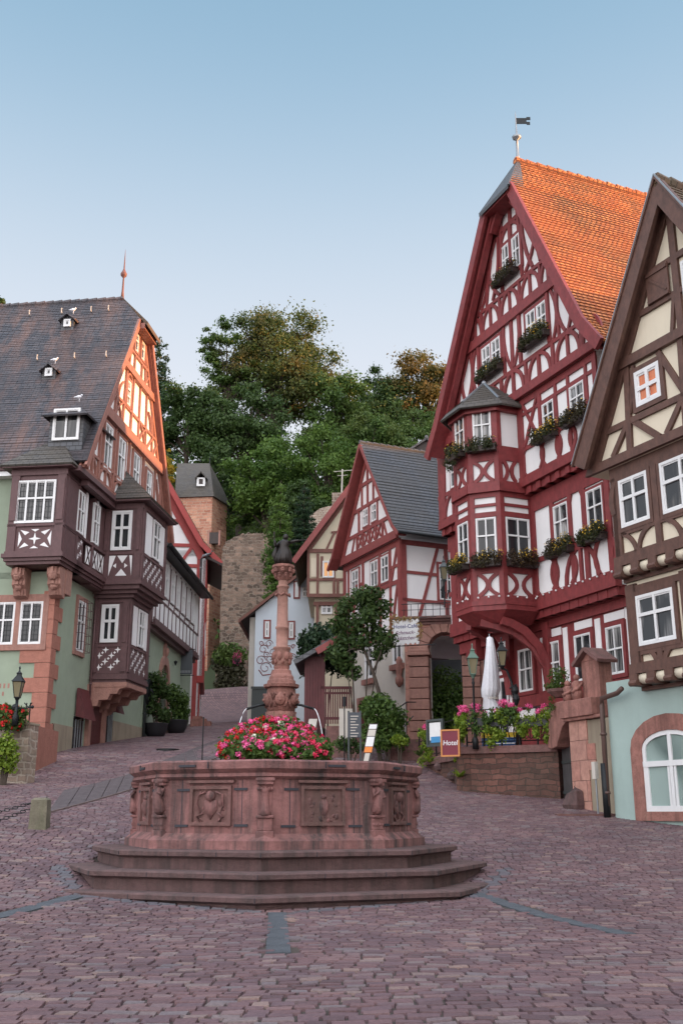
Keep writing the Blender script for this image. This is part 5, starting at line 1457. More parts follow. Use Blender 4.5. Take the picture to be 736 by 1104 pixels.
        zt_ = EYE + ray(px_, py_top)[2] * k / KL
        hb = MB(); p0 = F.P(uf - .05, 0, 0)
        D = Fr(p0.x, p0.y, F.nx, F.ny, 1, KL); D.nx, D.ny = -F.dx, -F.dy
        zw = zt_ - (.0 if hipped else w_ * .75)
        hb.fbox(D, oc - w_, oc + w_, -2.6, 0, zb_ - .15, zw - .08)
        if not hipped: hb.prism(D, [(oc - w_, zw - .08), (oc + w_, zw - .08), (oc, zt_ - .08)], -2.6, 0)
        dm = hb.build('dormer', M['slate'], t)
        rr = MB()
        if hipped:
            P_ = [D.P(oc - w_ - .2, .25, zw - .15), D.P(oc + w_ + .2, .25, zw - .15), D.P(oc + w_ + .2, -2.4, zw - .05), D.P(oc - w_ - .2, -2.4, zw - .05)]; a1, a2 = D.P(oc + .0, -.75, zw + .55), D.P(oc + .0, -2.6, zw + .6)
            slab(rr, [P_[0], P_[1], a1 + Vector((.01, 0, 0)), a1], .07); slab(rr, [P_[1], P_[2], a2, a1], .07); slab(rr, [P_[3], P_[0], a1, a2], .07)
        else:
            for s_ in (-1, 1): slab(rr, [D.P(oc, .14, zt_), D.P(oc + s_ * (w_ + .12), .14, zw - .10), D.P(oc + s_ * (w_ + .12), -2.5, zw - .10), D.P(oc, -2.5, zt_)], .07)
        rr.build('dormer_roof', M['slate_old'], dm)
        wl_ = wl or (w_ * .55, zb_ + .05, zb_ + .05 + w_ * 1.25)
        window(D, oc - wl_[0], wl_[1], oc + wl_[0], wl_[2], .0, dm, cols=cols, rows=win_rows, fw=.06, glass='glass', name='dormer_window')
        return D.P(oc + w_ * .5, .1, zt_)
    pA = dormer(73, 336, 356, 15, 'a', depth_z=18.0)
    pB = dormer(53, 390, 411, 16, 'b', depth_z=15.35)
    a = zat(478, 31.0)
    pC = dormer(71, 441, 480, 40, 'c', cols=2, hipped=True, depth_z=12.1, wl=(.43, 12.3, 13.35))
    for k, (pp, lab) in enumerate(((pA, 'white bird perched on the uppermost small roof dormer of the slate roof'), (pB, 'white bird perched on the lower small pointed dormer of the slate roof'), (pC, 'white bird perched above the large two-light dormer window'))):
        bd = MB(); c = pp + Vector((.12, -.02, .1 if k < 2 else .55))
        bd.ball(c, .105, .065, .065, 8); bd.ball(c + Vector((.10, 0, .065)), .04, n=8); bd.tube([c + Vector((-.06, 0, 0)), c + Vector((-.19, 0, -.02))], .04, 6, .015); bd.tube([c + Vector((.02, 0, -.06)), c + Vector((.02, 0, -.2))], .012, 5)
        tag(bd.build('bird', M['white_cloth'], smooth=True), lab, 'bird', 'white birds on the slate roof')
    # snow hooks
    sh = MB()
    for zz, xs in ((18.9, (27, 62, 94, 113)), (16.3, (40, 80, 114)), (13.5, (3,))):
        for x_ in xs:
            uf = C - hw(zz); r_ = ray(x_, 400); k = (F.dx * F.ox + F.dy * F.oy + uf * KL) / (F.dx * r_[0] + F.dy * r_[1]); v = Vector((r_[0] * k, r_[1] * k, EYE + (zz - EYE) * KL))
            sh.tube([v, v + Vector((0, -.12, .02)), v + Vector((0, -.14, .22))], .03, 5)
    sh.build('roof_hook', M['plaster_house'], t)
    downpipe('downpipe', [F.P(8.9, .12, 8.0), F.P(8.9, .12, 3.7)], 'grey rainwater pipe between the two green house fronts', .07, 'pipe_grey')
    downpipe('downpipe', [F.P(3.2, .1, 8.2), F.P(3.2, .1, 4.2)], 'thin plum rainwater pipe in the nook beside the lower bay', .04, 'timber_plum')
    # faint lettering on the green wall
    tx = MB()
    for k in range(6): tx.fbox(X, 1.15 + .13 * k, 1.21 + .13 * k, 0, .003, 4.72, 4.86)
    for k in range(5): tx.fbox(X, 1.3 + .13 * k, 1.36 + .13 * k, 0, .003, 4.50, 4.62)
    tx.tube([X.P(.9, .004, 4.6), X.P(.8, .004, 4.95), X.P(.95, .004, 5.1), X.P(.9, .004, 4.85), X.P(.7, .004, 4.7)], .015, 5)
    tx.build('lettering', M['sandstone_pale'], t)
build_left()
# ================================================================ second and third house up the street
def build_second():
    F = frame_vp(152, 795, 38.7, 415, 1, KL)
    t = empty('town_house', F.P(4, 0, 4), 'low green-walled house with an arched doorway and a row of timbered upper windows', 'house')
    w = MB(); w.fbox(F, .05, 9.3, -8, 0, 2.5, 8.0); w.fbox(F, -.2, 9.3, -8, .28, 8.2, 11.35, 1); w.build('wall', [M['plaster_green'], M['plaster_white']], t)
    f = MB(); o = .28; p = .305
    f.fbox(F, -.2, 9.32, -.3, .2, 7.95, 8.1); f.fbox(F, -.2, 9.33, -.3, .36, 8.1, 8.3); f.fbox(F, -.2, 9.32, o, p + .04, 11.12, 11.35); f.fbox(F, -.2, 9.32, o, p, 9.2, 9.28); f.fbox(F, -.2, 9.32, o, p, 8.28, 8.4)
    for u in np.arange(.0, 9.4, .8): f.fbox(F, u - .035, u + .035, o, p, 8.4, 9.2)
    for u in (.0, 1.15, 2.35, 3.5, 4.65, 5.8, 6.95, 8.1, 9.2): f.fbox(F, u - .05, u + .05, o, p + .003, 9.3, 11.0)
    for i, u in enumerate((.22, 1.4, 2.58, 3.7, 4.9, 6.05, 7.2)):
        window(F, u, 9.5, u + .68, 10.85, o + .02, t, glass='glass_curtain', fw=.07); surround(f, F, (u, 9.5, u + .68, 10.85), .035, o, p + .006)
    f.build('timber_frame', M['timber_plum'], t)
    r = MB(); tiled(r, F, F.P(-.4, .75, 11.2), F.P(9.8, .75, 11.2), F.P(-.4, -4.0, 15.2), F.P(9.8, -4.0, 15.2), 24, .03); slab(r, [F.P(-.4, -4, 15.2), F.P(9.8, -4, 15.2), F.P(9.8, -8.5, 11.3), F.P(-.4, -8.5, 11.3)], .1); r.build('roof', M['slate'], t)
    g = MB(); g.tube([F.P(-.3, .82, 11.2), F.P(9.7, .82, 11.1)], .09, 8); g.fbox(F, -.3, 9.6, .3, .75, 11.08, 11.16); g.build('gutter', M['iron'], t)
    # pointed sandstone doorway
    a = F.px(167, 760); c = F.px(184, 760); uc = 3.35; hw_ = .75; z0 = 3.9; zs = 6.0
    st = MB(); pts = lambda q: [(uc + s_ * q_, z) for s_, q_, z in ()] 
    def parch(h, zs_, r_, n=7):
        L_ = [(uc - h, zs_)]
        for i in range(1, n): a_ = i / n; L_.append((uc - h * math.cos(a_ * math.pi / 2) ** .8, zs_ + r_ * math.sin(a_ * math.pi / 2)))
        L_.append((uc, zs_ + r_)); return L_ + [(2 * uc - u, z) for u, z in L_[-2::-1]]
    I = parch(hw_, zs, 1.05); O = parch(hw_ + .26, zs, 1.38)
    for i in range(len(I) - 1): st.prism(F, [I[i], O[i], O[i + 1], I[i + 1]], -.2, .1)
    st.fbox(F, uc - hw_ - .26, uc - hw_, -.2, .1, z0, zs); st.fbox(F, uc + hw_, uc + hw_ + .26, -.2, .1, z0, zs)
    st.fbox(F, uc - hw_ - .32, uc - hw_ + .05, -.1, .22, z0 + .0, z0 + 1.3); st.fbox(F, uc + hw_ - .05, uc + hw_ + .32, -.1, .22, z0 + .0, z0 + 1.3)
    st.build('doorway', M['sandstone_pale'], t)
    d = MB(); d.prism(F, I + [(uc + hw_, z0), (uc - hw_, z0)], -.12, -.0); d.build('door', M['timber_russet'], t)
    me_ = MB(); me_.prism(F, [(uc - .05 + .24 * math.cos(a_), 7.55 + .42 * math.sin(a_)) for a_ in np.linspace(0, 2 * math.pi, 13)[:-1]], 0, .08); me_.ball(F.P(uc - .05, .1, 7.55), .13, .1, .26, 8, rough=.1); me_.build('medallion', M['sandstone_pale'], t)
    # bracket sign
    s = empty('bracket_sign', F.P(7.2, .5, 7), 'dark grey square sign hanging from a bracket above the green house front', 'sign')
    Q = at(209, 728, 44.5); A_ = at(221, 703, 44.5); B_ = at(252, 703, 44.5)
    Q0 = F.P(6.9, 0, 0); Sg = Fr(Q0.x, Q0.y, F.nx, F.ny, 1, KL); Sg.nx, Sg.ny = -F.dx, -F.dy
    u0, z0_ = Sg.px(193.5, 727); u1, z1_ = Sg.px(208, 701)
    b = MB(); b.fbox(Sg, u0, u1, -.04, .04, z0_, z1_); b.build('sign_board', m_plain('sign_slate', (.075, .085, .095), .6), s)
    b = MB(); b.tube([Sg.P(0, 0, z1_ + .04), Sg.P(u1 + .1, 0, z1_ + .04)], .022, 6); b.tube([Sg.P(0, 0, z0_ - .05), Sg.P(u1 + .1, 0, z0_ - .05)], .022, 6); b.build('bracket', M['iron'], s)
    b = MB()
    for k in range(7): b.fbox(Sg, u0 + .06 + k * (u1 - u0 - .1) / 7, u0 + .06 + (k + .62) * (u1 - u0 - .1) / 7, .04, .046, z0_ + .06, z0_ + .17)
    b.build('lettering', M['zinc'], s)
    b = MB(); b.prism(F, [(.35 + .42 * math.cos(a_), 5.55 + .55 * math.sin(a_)) for a_ in np.linspace(0, 2 * math.pi, 13)[:-1]], .1, .2)
    b.ball(F.P(.35, .22, 5.55), .2, .2, .3, 8, rough=.1); b.tube([F.P(.35, 0, 6.2), F.P(.35, .3, 6.3), F.P(.35, .3, 6.1)], .03, 6)
    tag(b.build('wall_plaque', M['iron']), 'dark oval cast plaque beside the grey rainwater pipe', 'plaque')
    b = MB(); c_ = F.px(186, 713); v = F.P(c_[0] + .1, .12, c_[1]); b.lathe(v.x, v.y, [(.02, v.z - .2), (.1, v.z), (.02, v.z + .06)], 8); tag(b.build('wall_lamp', M['iron']), 'tiny dark spotlight beside the arched doorway', 'lamp')
    return F
SF2 = build_second()
def build_third():
    t = empty('half_timbered_house', (-8, 62, 7), 'white house with bright red timbers and a flared gable in front of the stone tower', 'house')
    F = Fr(-6.55 * KL, 51.2 * KL, -1, -.12, 1, KL)
    if F.ny > 0: F.nx, F.ny = -F.nx, -F.ny
    q = lambda x, y, o=0: F.px(x, y, o)
    U = q(217.5, 600)[0]; ez = q(217, 600)[1]
    w = MB(); w.fbox(F, U, U + 6, -5.6, 0, 4.5, ez + .3)
    pk = q(173, 510)
    # steep right slope line: (232,600) flared foot, (200,560), (173,510) ...
    A = q(214, 588); B = q(173, 513); k = (A[1] - B[1]) / (A[0] - B[0])
    top = (B[0] + 2.2, B[1] + k * 2.2)
    w.prism(F, [(U, ez), A, top, (2 * top[0] - A[0], A[1]), (2 * top[0] - U, ez)], -5.6, 0)
    w.build('wall', M['plaster_white'], t)
    f = MB(); p = .06
    d = (A[0] - B[0], A[1] - B[1])
    f.beam(F, [(U - .02, ez - .1), (A[0] + .05, A[1] - .2), (top[0], top[1] - .3)], .42, 0, p + .03)
    f.fbox(F, U, U + .22, 0, p, 5, ez); 
    for y, x0 in ((610, 217), (588, 178), (562, 178), (537, 176)):
        z = q(200, y)[1]; ur = U if y > 600 else B[0] + (z - B[1]) / k; f.fbox(F, ur, U + 6, 0, p - .003, z - .09, z + .09)
    u1 = q(177.5, 560)[0]; f.fbox(F, u1 - .12, u1 + .12, 0, p + .002, 9, q(0, 537)[1])
    f.beam(F, [q(195, 607), q(207, 590)], .16, 0, p)
    f.build('timber_frame', M['timber_scarlet'], t)
    r = MB()
    K = (U - 1.05, ez - .35)
    E = (A[0] - .25, A[1] + .15); T = (top[0], top[1] + .35)
    tiled(r, F, F.P(E[0], .5, E[1]), F.P(E[0], -5.8, E[1]), F.P(T[0], .5, T[1]), F.P(T[0], -5.8, T[1]), 20, .03); tiled(r, F, F.P(K[0], .5, K[1]), F.P(K[0], -5.8, K[1]), F.P(E[0], .5, E[1]), F.P(E[0], -5.8, E[1]), 5, .03)
    slab(r, [F.P(T[0], .5, T[1]), F.P(T[0], -5.8, T[1]), F.P(2 * T[0] - E[0], -5.8, E[1]), F.P(2 * T[0] - E[0], .5, E[1])], .1)
    r.build('roof', M['tile_dark'], t)
    bb = MB(); bb.beam(F, [(K[0] + .05, K[1] - .12), (E[0] + .1, E[1] - .16), (T[0], T[1] - .2)], .26, .42, .52); bb.build('barge_board', M['timber_scarlet'], t)
    c0 = F.P(U, 0, 0); S = Fr(c0.x, c0.y, -.12, 1, 1, KL); S.nx, S.ny = abs(S.nx), -abs(S.ny) * 1
    j = MB(); j.fbox(S, 0, 5.5, 0, .25, 7.6, ez - .1, 0); j.fbox(S, 0, 5.5, 0, .1, 5, 7.6); j.build('side_wall', M['plaster_white'], t)
    g = MB(); g.fbox(S, -.05, 5.5, .0, .34, 7.4, 7.75); g.fbox(S, -.05, 5.5, .25, .31, ez - .5, ez - .1); g.fbox(S, -.05, 5.5, .25, .31, 8.9, 9.1)
    for u in np.arange(.1, 5.6, 1.2): g.fbox(S, u - .1, u + .1, .1, .31, 7.7, ez - .2); g.fbox(S, u - .1, u + .1, .05, .16, 5.2, 7.5)
    for u in np.arange(.5, 5, 2.4): g.beam(S, [(u - .3, 7.8), (u + .5, ez - .3)], .15, .25, .3)
    for u in (1.0, 3.4): window(S, u, 9.3, u + .8, 10.6, .27, t, glass='glass_curtain')
    for u in (1.6, 4.0): window(S, u, 5.6, u + .8, 7.0, .12, t, glass='glass_dark')
    g.build('side_timber_frame', M['timber_scarlet'], t)
    sf = MB(); sf.hexa([S.P(-.4, .2, ez - .15), S.P(5.7, .2, ez - .15), S.P(5.7, 1.1, ez - .62), S.P(-.4, 1.1, ez - .62), S.P(-.4, .2, ez + .0), S.P(5.7, .2, ez + .0), S.P(5.7, 1.1, ez - .5), S.P(-.4, 1.1, ez - .5)]); sf.build('eaves', M['timber_dark'], t)
    downpipe('downpipe', [at(229, 594, 60.6), at(227.5, 597, 60.6), at(219, 599, 60.7), at(217, 603, 61), at(216, 640, 61.1)], 'light zinc rainwater pipe on the corner of the red-timbered white house', .07, 'zinc')
    st = MB(); v = at(207, 781, 55.8)
    for k in range(3): st.box(v.x - .1, v.x + 1.0 - .3 * k, v.y + .4 * k, v.y + .4 * k + .5, v.z - .5, v.z + .17 * (k + 1))
    tag(st.build('doorstep', M['sandstone']), 'three red sandstone steps at a door up the sloping street', 'steps')
build_third()
# ================================================================ gateway, terrace and everything between the houses
def build_gate():
    """the sandstone arch beside the small house"""
    p0 = PF.P(4.15, .15, 0)
    t = empty('sandstone_gateway', (p0.x, p0.y, 3), 'red sandstone gateway with round arch, banded pillars and cornice leading to dark garden steps', 'gateway')
    S = Fr(p0.x, p0.y, 1, -.18, 1)
    if S.ny > 0: S.nx, S.ny = -S.nx, -S.ny
    q = lambda x, y, o=0: S.px(x, y, o)
    uL, uR = q(462, 740)[0], q(499, 740)[0]; uc = (uL + uR) / 2; hw = (uR - uL) / 2
    zt = q(480, 682)[1]; zs = zt - hw * .98; z0 = 2.6; top = q(470, 665)[1]
    uE = q(520, 700)[0]
    b = MB()
    n = 9
    b.fbox(S, 0, uL - .001, -.7, 0, z0, zs, 0); b.fbox(S, uR, uE, -.7, 0, z0, zs, 0)
    pts = [(uc - hw * math.cos(math.pi * i / 16), zs + hw * math.sin(math.pi * i / 16)) for i in range(17)]
    for i in range(16):
        (a, za), (c, zc) = pts[i], pts[i + 1]
        b.prism(S, [(a, za), (c, zc), (c, top - .3), (a, top - .3)], -.7, 0, 0)
    b.fbox(S, 0, uL, -.7, 0, zs, top - .3, 0); b.fbox(S, uR, uE, -.7, 0, zs, top - .3, 0)
    b.build('wall', M['pier_stone'], t)
    v = MB()
    for i in range(n):
        a0, a1 = math.pi * (i + .03) / n, math.pi * (i + .97) / n
        w = .46 if i != n // 2 else .56
        P = [(uc - hw * math.cos(a0), zs + hw * math.sin(a0)), (uc - (hw + w) * math.cos(a0), zs + (hw + w) * math.sin(a0)), (uc - (hw + w) * math.cos((a0 + a1) / 2), zs + (hw + w) * math.sin((a0 + a1) / 2)), (uc - (hw + w) * math.cos(a1), zs + (hw + w) * math.sin(a1)), (uc - hw * math.cos(a1), zs + hw * math.sin(a1))]
        v.prism(S, P, -.72, .07)
    v.build('voussoirs', M['sandstone_pale'], t, bevel=.02)
    for u0, u1 in ((uL - .78, uL + .02), (uR - .02, uR + .7)):
        z = z0; pl = MB()
        while z < zs - .25:
            pl.fbox(S, u0, u1, -.74, .14, z, z + .40); z += .43
        pl.fbox(S, u0 - .06, u1 + .06, -.78, .22, zs - .25, zs - .12); pl.fbox(S, u0 - .03, u1 + .03, -.76, .18, zs - .12, zs); 
        pl.fbox(S, u0 - .05, u1 + .05, -.78, .20, z0 + 1.15, z0 + 1.27)
        pl.build('pillar', M['sandstone_pale'], t, bevel=.025)
    c = MB()
    for o, za, zb_ in ((.08, top - .32, top - .2), (.18, top - .2, top - .1), (.30, top - .1, top)): c.fbox(S, -.1 - o, uE, -.8, o, za, zb_)
    c.build('cornice', M['fountain_dark'], t)
    cb = MB(); a = q(403 + 0, 690)
    g = PF.P(4.75, .12, 6.9); cb.lathe(g.x, g.y - .1, [(.05, 6.15), (.16, 6.3), (.18, 6.5), (.12, 6.6), (.14, 6.75), (.17, 6.9), (.12, 7.1), (.14, 7.25), (.06, 7.4)], 9); 
    tag(cb.build('carved_console', M['sandstone'], smooth=True), 'small weathered stone figure on a bracket between the cream wall and the gateway', 'carving')
    # railing on the gateway
    rl = MB()
    for k in range(int((uE + .2) / .3)): rl.tube([S.P(k * .3, .1, top), S.P(k * .3, .1, top + .55)], .012, 5)
    rl.tube([S.P(-.1, .1, top + .55), S.P(uE, .1, top + .55)], .018, 6); rl.tube([S.P(-.1, .1, top + .3), S.P(uE, .1, top + .3)], .012, 6)
    tag(rl.build('railing', M['iron']), 'thin iron railing on top of the sandstone gateway', 'railing')
    # dark garden behind the arch
    gd = empty('garden_shrub', S.P(uc, -3, 3), 'dark green shrubs seen through the sandstone arch', 'shrub')
    cc = [S.P(uc + du, -1.7 + dv, z) for du, dv, z in ((-.6, 0, 4.2), (.5, -.4, 4.0), (0, .2, 5.2), (-.8, -.5, 5.8), (.6, 0, 5.0), (.0, 0, 3.6), (.5, -.2, 5.9), (-.2, -.3, 6.3))]
    leafmesh('leaves', [(v_.x, v_.y, v_.z, .9, .7, .9) for v_ in cc], 7000, .15, M['leaf_mid'], gd, 31)
    st = MB()
    for k in range(3): st.tube([S.P(uc - .3 + .3 * k, -3.2, 2.6), S.P(uc - .5 + .4 * k, -3.4, 4.6)], .04, 6, .02)
    st.build('stem', M['bark'], gd)
    gw = MB(); gw.fbox(S, -.5, uE + 1, -3.3, -3.1, 2.4, 7.6); tag(gw.build('garden_wall', m_plaster('plaster_grey', (.20, .22, .24), .2)), 'plain grey wall far behind the sandstone arch', 'wall')
    hr = MB(); P0 = S.P(uL + .05, -.5, 3.2); P1 = S.P(uR - .05, -2.2, 4.3)
    hr.tube([P0, P1], .022, 6); hr.tube([P0 - Vector((0, 0, .35)), P1 - Vector((0, 0, .35))], .014, 6); hr.tube([P0, P0 - Vector((0, 0, .9))], .02, 6); hr.tube([P1, P1 - Vector((0, 0, .9))], .02, 6)
    tag(hr.build('handrail', M['iron']), 'sloping iron handrail inside the sandstone arch', 'handrail')
    # hanging sign
    s = empty('hanging_sign', at(437, 682, 39), 'white square hotel cafe sign with scalloped edge wreathed in dried vines', 'sign')
    A_, B_ = at(424.5, 694, 38.9), at(449.5, 669, 38.6)
    g = Fr(A_.x, A_.y, B_.x - A_.x, B_.y - A_.y, 1)
    if g.ny > 0: g.nx, g.ny = -g.nx, -g.ny
    L = math.hypot(B_.x - A_.x, B_.y - A_.y); z0s, z1s = A_.z, B_.z
    bd = MB(); bd.fbox(g, 0, L, -.03, .03, z0s, z1s)
    for k in range(6):
        for (u, z) in ((L * k / 5, z0s), (L * k / 5, z1s)): bd.tube([g.P(u, -.028, z), g.P(u, .028, z)], .07, 10)
        if k in (1, 2, 3, 4):
            for u in (0, L): bd.tube([g.P(u, -.028, z0s + (z1s - z0s) * k / 5), g.P(u, .028, z0s + (z1s - z0s) * k / 5)], .07, 10)
    bd.build('sign_board', M['white_paint'], s)
    def text(body, size, u, z, parent, mat, fr_=g, o=.034, shear=.0, name='lettering', center=True, bold=0.0):
        cu = bpy.data.curves.new(name, 'FONT'); cu.body = body; cu.size = size; cu.shear = shear; cu.extrude = .003; cu.offset = bold
        if center: cu.align_x = 'CENTER'
        ob = bpy.data.objects.new(name, cu); COL.objects.link(ob)
        dg = bpy.context.evaluated_depsgraph_get(); me_ = bpy.data.meshes.new_from_object(ob.evaluated_get(dg)); bpy.data.objects.remove(ob)
        o2 = bpy.data.objects.new(name, me_); COL.objects.link(o2); me_.materials.clear(); me_.materials.append(mat)
        ux = Vector((fr_.dx, fr_.dy, 0)); on = Vector((fr_.nx, fr_.ny, 0)); P_ = fr_.P(u, o, z)
        if ux.cross(Vector((0, 0, 1))).dot(on) < 0: ux = -ux
        for v in me_.vertices:
            c_ = v.co.copy(); v.co = P_ + ux * c_.x + Vector((0, 0, 1)) * c_.y + on * c_.z
        o2.parent = parent; return o2
    ink = m_plain('ink_blue', (.05, .06, .2), .6)
    text('Hotel-Café', .21, L / 2, z0s + (z1s - z0s) * .68, s, ink, bold=.001)
    text('„Schmuck-', .2, L * .44, z0s + (z1s - z0s) * .40, s, m_plain('ink_violet', (.15, .04, .12), .6), shear=.35, bold=.001)
    text('kästchen“', .2, L * .56, z0s + (z1s - z0s) * .15, s, m_plain('ink_violet_b', (.15, .04, .12), .6), shear=.35, bold=.001)
    vn = [(*g.P(L * a, .02, z0s + (z1s - z0s) * b_), .13, .10, .13) for a, b_ in ((-.08, .0), (-.1, .25), (-.12, .5), (-.1, .75), (-.06, 1.0), (.2, 1.06), (.45, 1.09), (.7, 1.07), (.95, 1.05), (1.08, .8), (1.1, .5), (1.1, .25), (-.15, 1.15), (.1, 1.2))]
    leafmesh('vine', vn, 700, .07, m_leaf('leaf_dry', (.30, .19, .07), (.42, .30, .12)), s, 5, .3)
    br = MB(); br.tube([g.P(-.2, -.02, z0s - .1), g.P(L + .7, -.02, z0s - .1)], .02, 6); br.tube([g.P(-.2, -.05, z1s + .1), g.P(L + .7, -.2, z1s + .15)], .015, 6); br.build('bracket', M['iron'], s)
    return text
TEXT = build_gate()
# ---------------------------------------------------------------- terrace with its wall, railing and guests' things
TC = [at(600, 860, 29), at(505, 853, 30.2), at(443, 812, 36.5)]
TZ = zat(803, 29.6)
def build_terrace():
    a, c, d = TC
    T1 = Fr(c.x, c.y, a.x - c.x, a.y - c.y, 1); T2 = Fr(d.x, d.y, c.x - d.x, c.y - d.y, 1)
    for g in (T1, T2):
        if g.ny > 0: g.nx, g.ny = -g.nx, -g.ny
    L1 = math.hypot(a.x - c.x, a.y - c.y); L2 = math.hypot(c.x - d.x, c.y - d.y)
    b = MB()
    b.fbox(T1, -.35, L1 + .1, -.5, 0, .8, TZ - .22)
    # rounded corner pieces and the lower flank wall
    pts = [(T2.P(L2 * s_, 0, 0), TZ + (-.03 if s_ < .6 else 0)) for s_ in (0, .25, .5, .75, .93)]
    b.fbox(T2, 0, L2 - .25, -.5, -.02, 1.0, TZ - .35)
    b.tube([T1.P(-.1, -.3, .8), T1.P(-.1, -.3, TZ - .22)], .36, 12)
    w = b.build('wall', M['rubble_red'])
    t = empty('terrace_wall', (c.x, c.y, 1.5), 'low red sandstone retaining wall under the cafe terrace', 'wall'); w.parent = t
    cp_ = MB(); cp_.fbox(T1, -.35, L1 + .1, -.55, .08, TZ - .22, TZ - .02); cp_.fbox(T2, 0, L2 - .1, -.55, .06, TZ - .35, TZ - .15); cp_.tube([T1.P(-.1, -.28, TZ - .22), T1.P(-.1, -.28, TZ - .021)], .42, 14)
    cp_.build('coping', M['fountain_dark'], t)
    bo = MB()
    for x_, y_, r_ in ((498, 842, .22), (488, 833, .2), (474, 823, .2), (460, 814, .18)):
        Y_ = 30.0 + (505 - x_) * .1; v = at(x_, y_ + 3, Y_ - .05); r_ *= .8; bo.ball((v.x, v.y, v.z), r_ * 1.1, r_ * .8, r_, 8, rough=.15)
    bo.build('boulder', M['fountain_step'], t)
    # floor of the terrace
    fl = MB(); P = [c, a, a + Vector((2.0, 1.0, 0)), RF.P(0, .0, 0), RF.P(8.0, 0, 0), d + Vector((1.8, 1.5, 0)), d]
    fl.vprism([(p.x, p.y + .2) for p in P], TZ - .5, TZ - .12); o = fl.build('terrace_floor', M['pier_stone']); struct(o)
    # railing
    rl = empty('railing', (c.x, c.y, TZ), 'black iron railing round the cafe terrace above the low sandstone wall', 'railing')
    po = MB()
    for k in range(6): po.tube([T1.P(-.1 + (L1 + .1) * k / 5, -.25, TZ - .1), T1.P(-.1 + (L1 + .1) * k / 5, -.25, TZ + 1.05)], .028, 8)
    for k in range(3): po.tube([T2.P(L2 * k / 3, -.3, TZ - .2), T2.P(L2 * k / 3, -.3, TZ + .95)], .028, 8)
    po.build('post', M['iron'], rl)
    br = MB()
    for z in (.12, .62, 1.04): br.tube([T1.P(-.1, -.25, TZ + z), T1.P(L1, -.25, TZ + z)], .017, 6); br.tube([T2.P(0, -.3, TZ + z - .1), T2.P(L2, -.3, TZ + z - .1)], .017, 6)
    k = 0
    u = -.1
    while u < L1: br.tube([T1.P(u, -.25, TZ + .12), T1.P(u, -.25, TZ + .62)], .009, 5); u += .16
    br.build('rail', M['iron'], rl)
    sc = MB()
    for k in range(9):
        u = L1 * (.5 + .055 * k); sc.tube([T1.P(u + .1 * math.cos(x), -.23, TZ + .37 + .2 * math.sin(x)) for x in np.linspace(0, 5.5, 9)], .012, 5)
    sc.build('scrollwork', M['iron'], rl)
    # planters
    G_ = 'hanging planters on the terrace railing'
    def planter(g, u, o, z, w_, n_, seed, label, lime=True, pink=True, drop=.5):
        t_ = empty('planter', g.P(u, o, z), label, 'planter', G_)
        bb = MB(); bb.fbox(g, u - w_ * .5, u + w_ * .5, o - .12, o + .12, z - .2, z + .02); bb.build('pot', M['pot_black'], t_)
        rr = random.Random(seed)
        lb = []
        for k in range(16): v = g.P(u + rr.uniform(-.55, .55) * w_, o + rr.uniform(.02, .2), z + .15 - (drop + .15) * rr.random() ** 1.3); q_ = rr.uniform(.08, .16); lb.append((v.x, v.y, v.z, q_, q_, q_ * 1.2))
        leafmesh('leaves', lb, int(n_ * 1.3), .085, M['leaf_lime'] if lime else M['leaf_mid'], t_, seed, .1, fuzz=.3)
        if pink:
            lb = []
            for k in range(7): v = g.P(u + rr.uniform(-.55, .55) * w_, o + .05, z + rr.uniform(.18, .42)); lb.append((v.x, v.y, v.z, .11, .1, .07))
            leafmesh('flowers', lb, 420, .055, M['petal_pink'], t_, seed + 1, .3)
            lb2 = [(l[0], l[1], l[2] - .14, .1, .1, .12) for l in lb]; leafmesh('stems', lb2, 160, .06, M['leaf_mid'], t_, seed + 2, .2)
    planter(T2, L2 * .42, .1, TZ + .50, .55, 900, 41, 'trailing lime and pink planter at the far left end of the terrace', drop=.9)
    planter(T2, L2 * .99, .05, TZ + .72, .62, 900, 42, 'full pink geranium planter above the red sign', drop=.5)
    planter(T1, L1 * .24, .05, TZ + .75, .6, 700, 43, 'pink geranium planter beside the green street lamp', lime=False, drop=.4)
    planter(T1, L1 * .40, .05, TZ + .72, .6, 1100, 44, 'lime green trailing planter in the middle of the terrace railing', pink=False, drop=.65)
    planter(T1, L1 * .52, .05, TZ + .80, .45, 500, 45, 'small planter of pale pink flowers below the white parasol', lime=False, drop=.2)
    planter(T1, L1 * .80, .05, TZ + .68, .95, 1700, 46, 'wide bright green planter at the right end of the terrace railing', drop=.62)
    # red sign
    s = empty('hotel_sign', at(485, 800, 29.7), 'maroon board reading Hotel with orange frame hanging on the terrace railing', 'sign')
    A_, B_ = at(475.5, 816, 29.7), at(495, 786, 29.45)
    g = Fr(A_.x, A_.y, B_.x - A_.x, B_.y - A_.y, 1)
    if g.ny > 0: g.nx, g.ny = -g.nx, -g.ny
    L = math.hypot(B_.x - A_.x, B_.y - A_.y); z0, z1 = A_.z, B_.z
    m_ = MB(); m_.fbox(g, 0, L, -.03, .02, z0, z1); m_.build('sign_board', m_plain('sign_maroon', (.17, .012, .03), .5), s)
    m_ = MB()
    for q in ((0, .045, z0, z1), (L - .045, L, z0, z1)): m_.fbox(g, q[0], q[1], .0, .035, q[2], q[3])
    for q in ((z0, z0 + .045), (z1 - .045, z1)): m_.fbox(g, .0455, L - .0455, .0, .034, q[0], q[1])
    m_.build('frame', m_plain('sign_gold', (.55, .22, .06), .5), s)
    TEXT('Hotel', .195, L / 2, z0 + (z1 - z0) * .42, s, M['white_paint'], g, .023, .12, bold=.001)
    # menu case
    s = empty('menu_case', at(462, 790, 30.6), 'glazed menu case with white sheets beside the maroon sign', 'notice board')
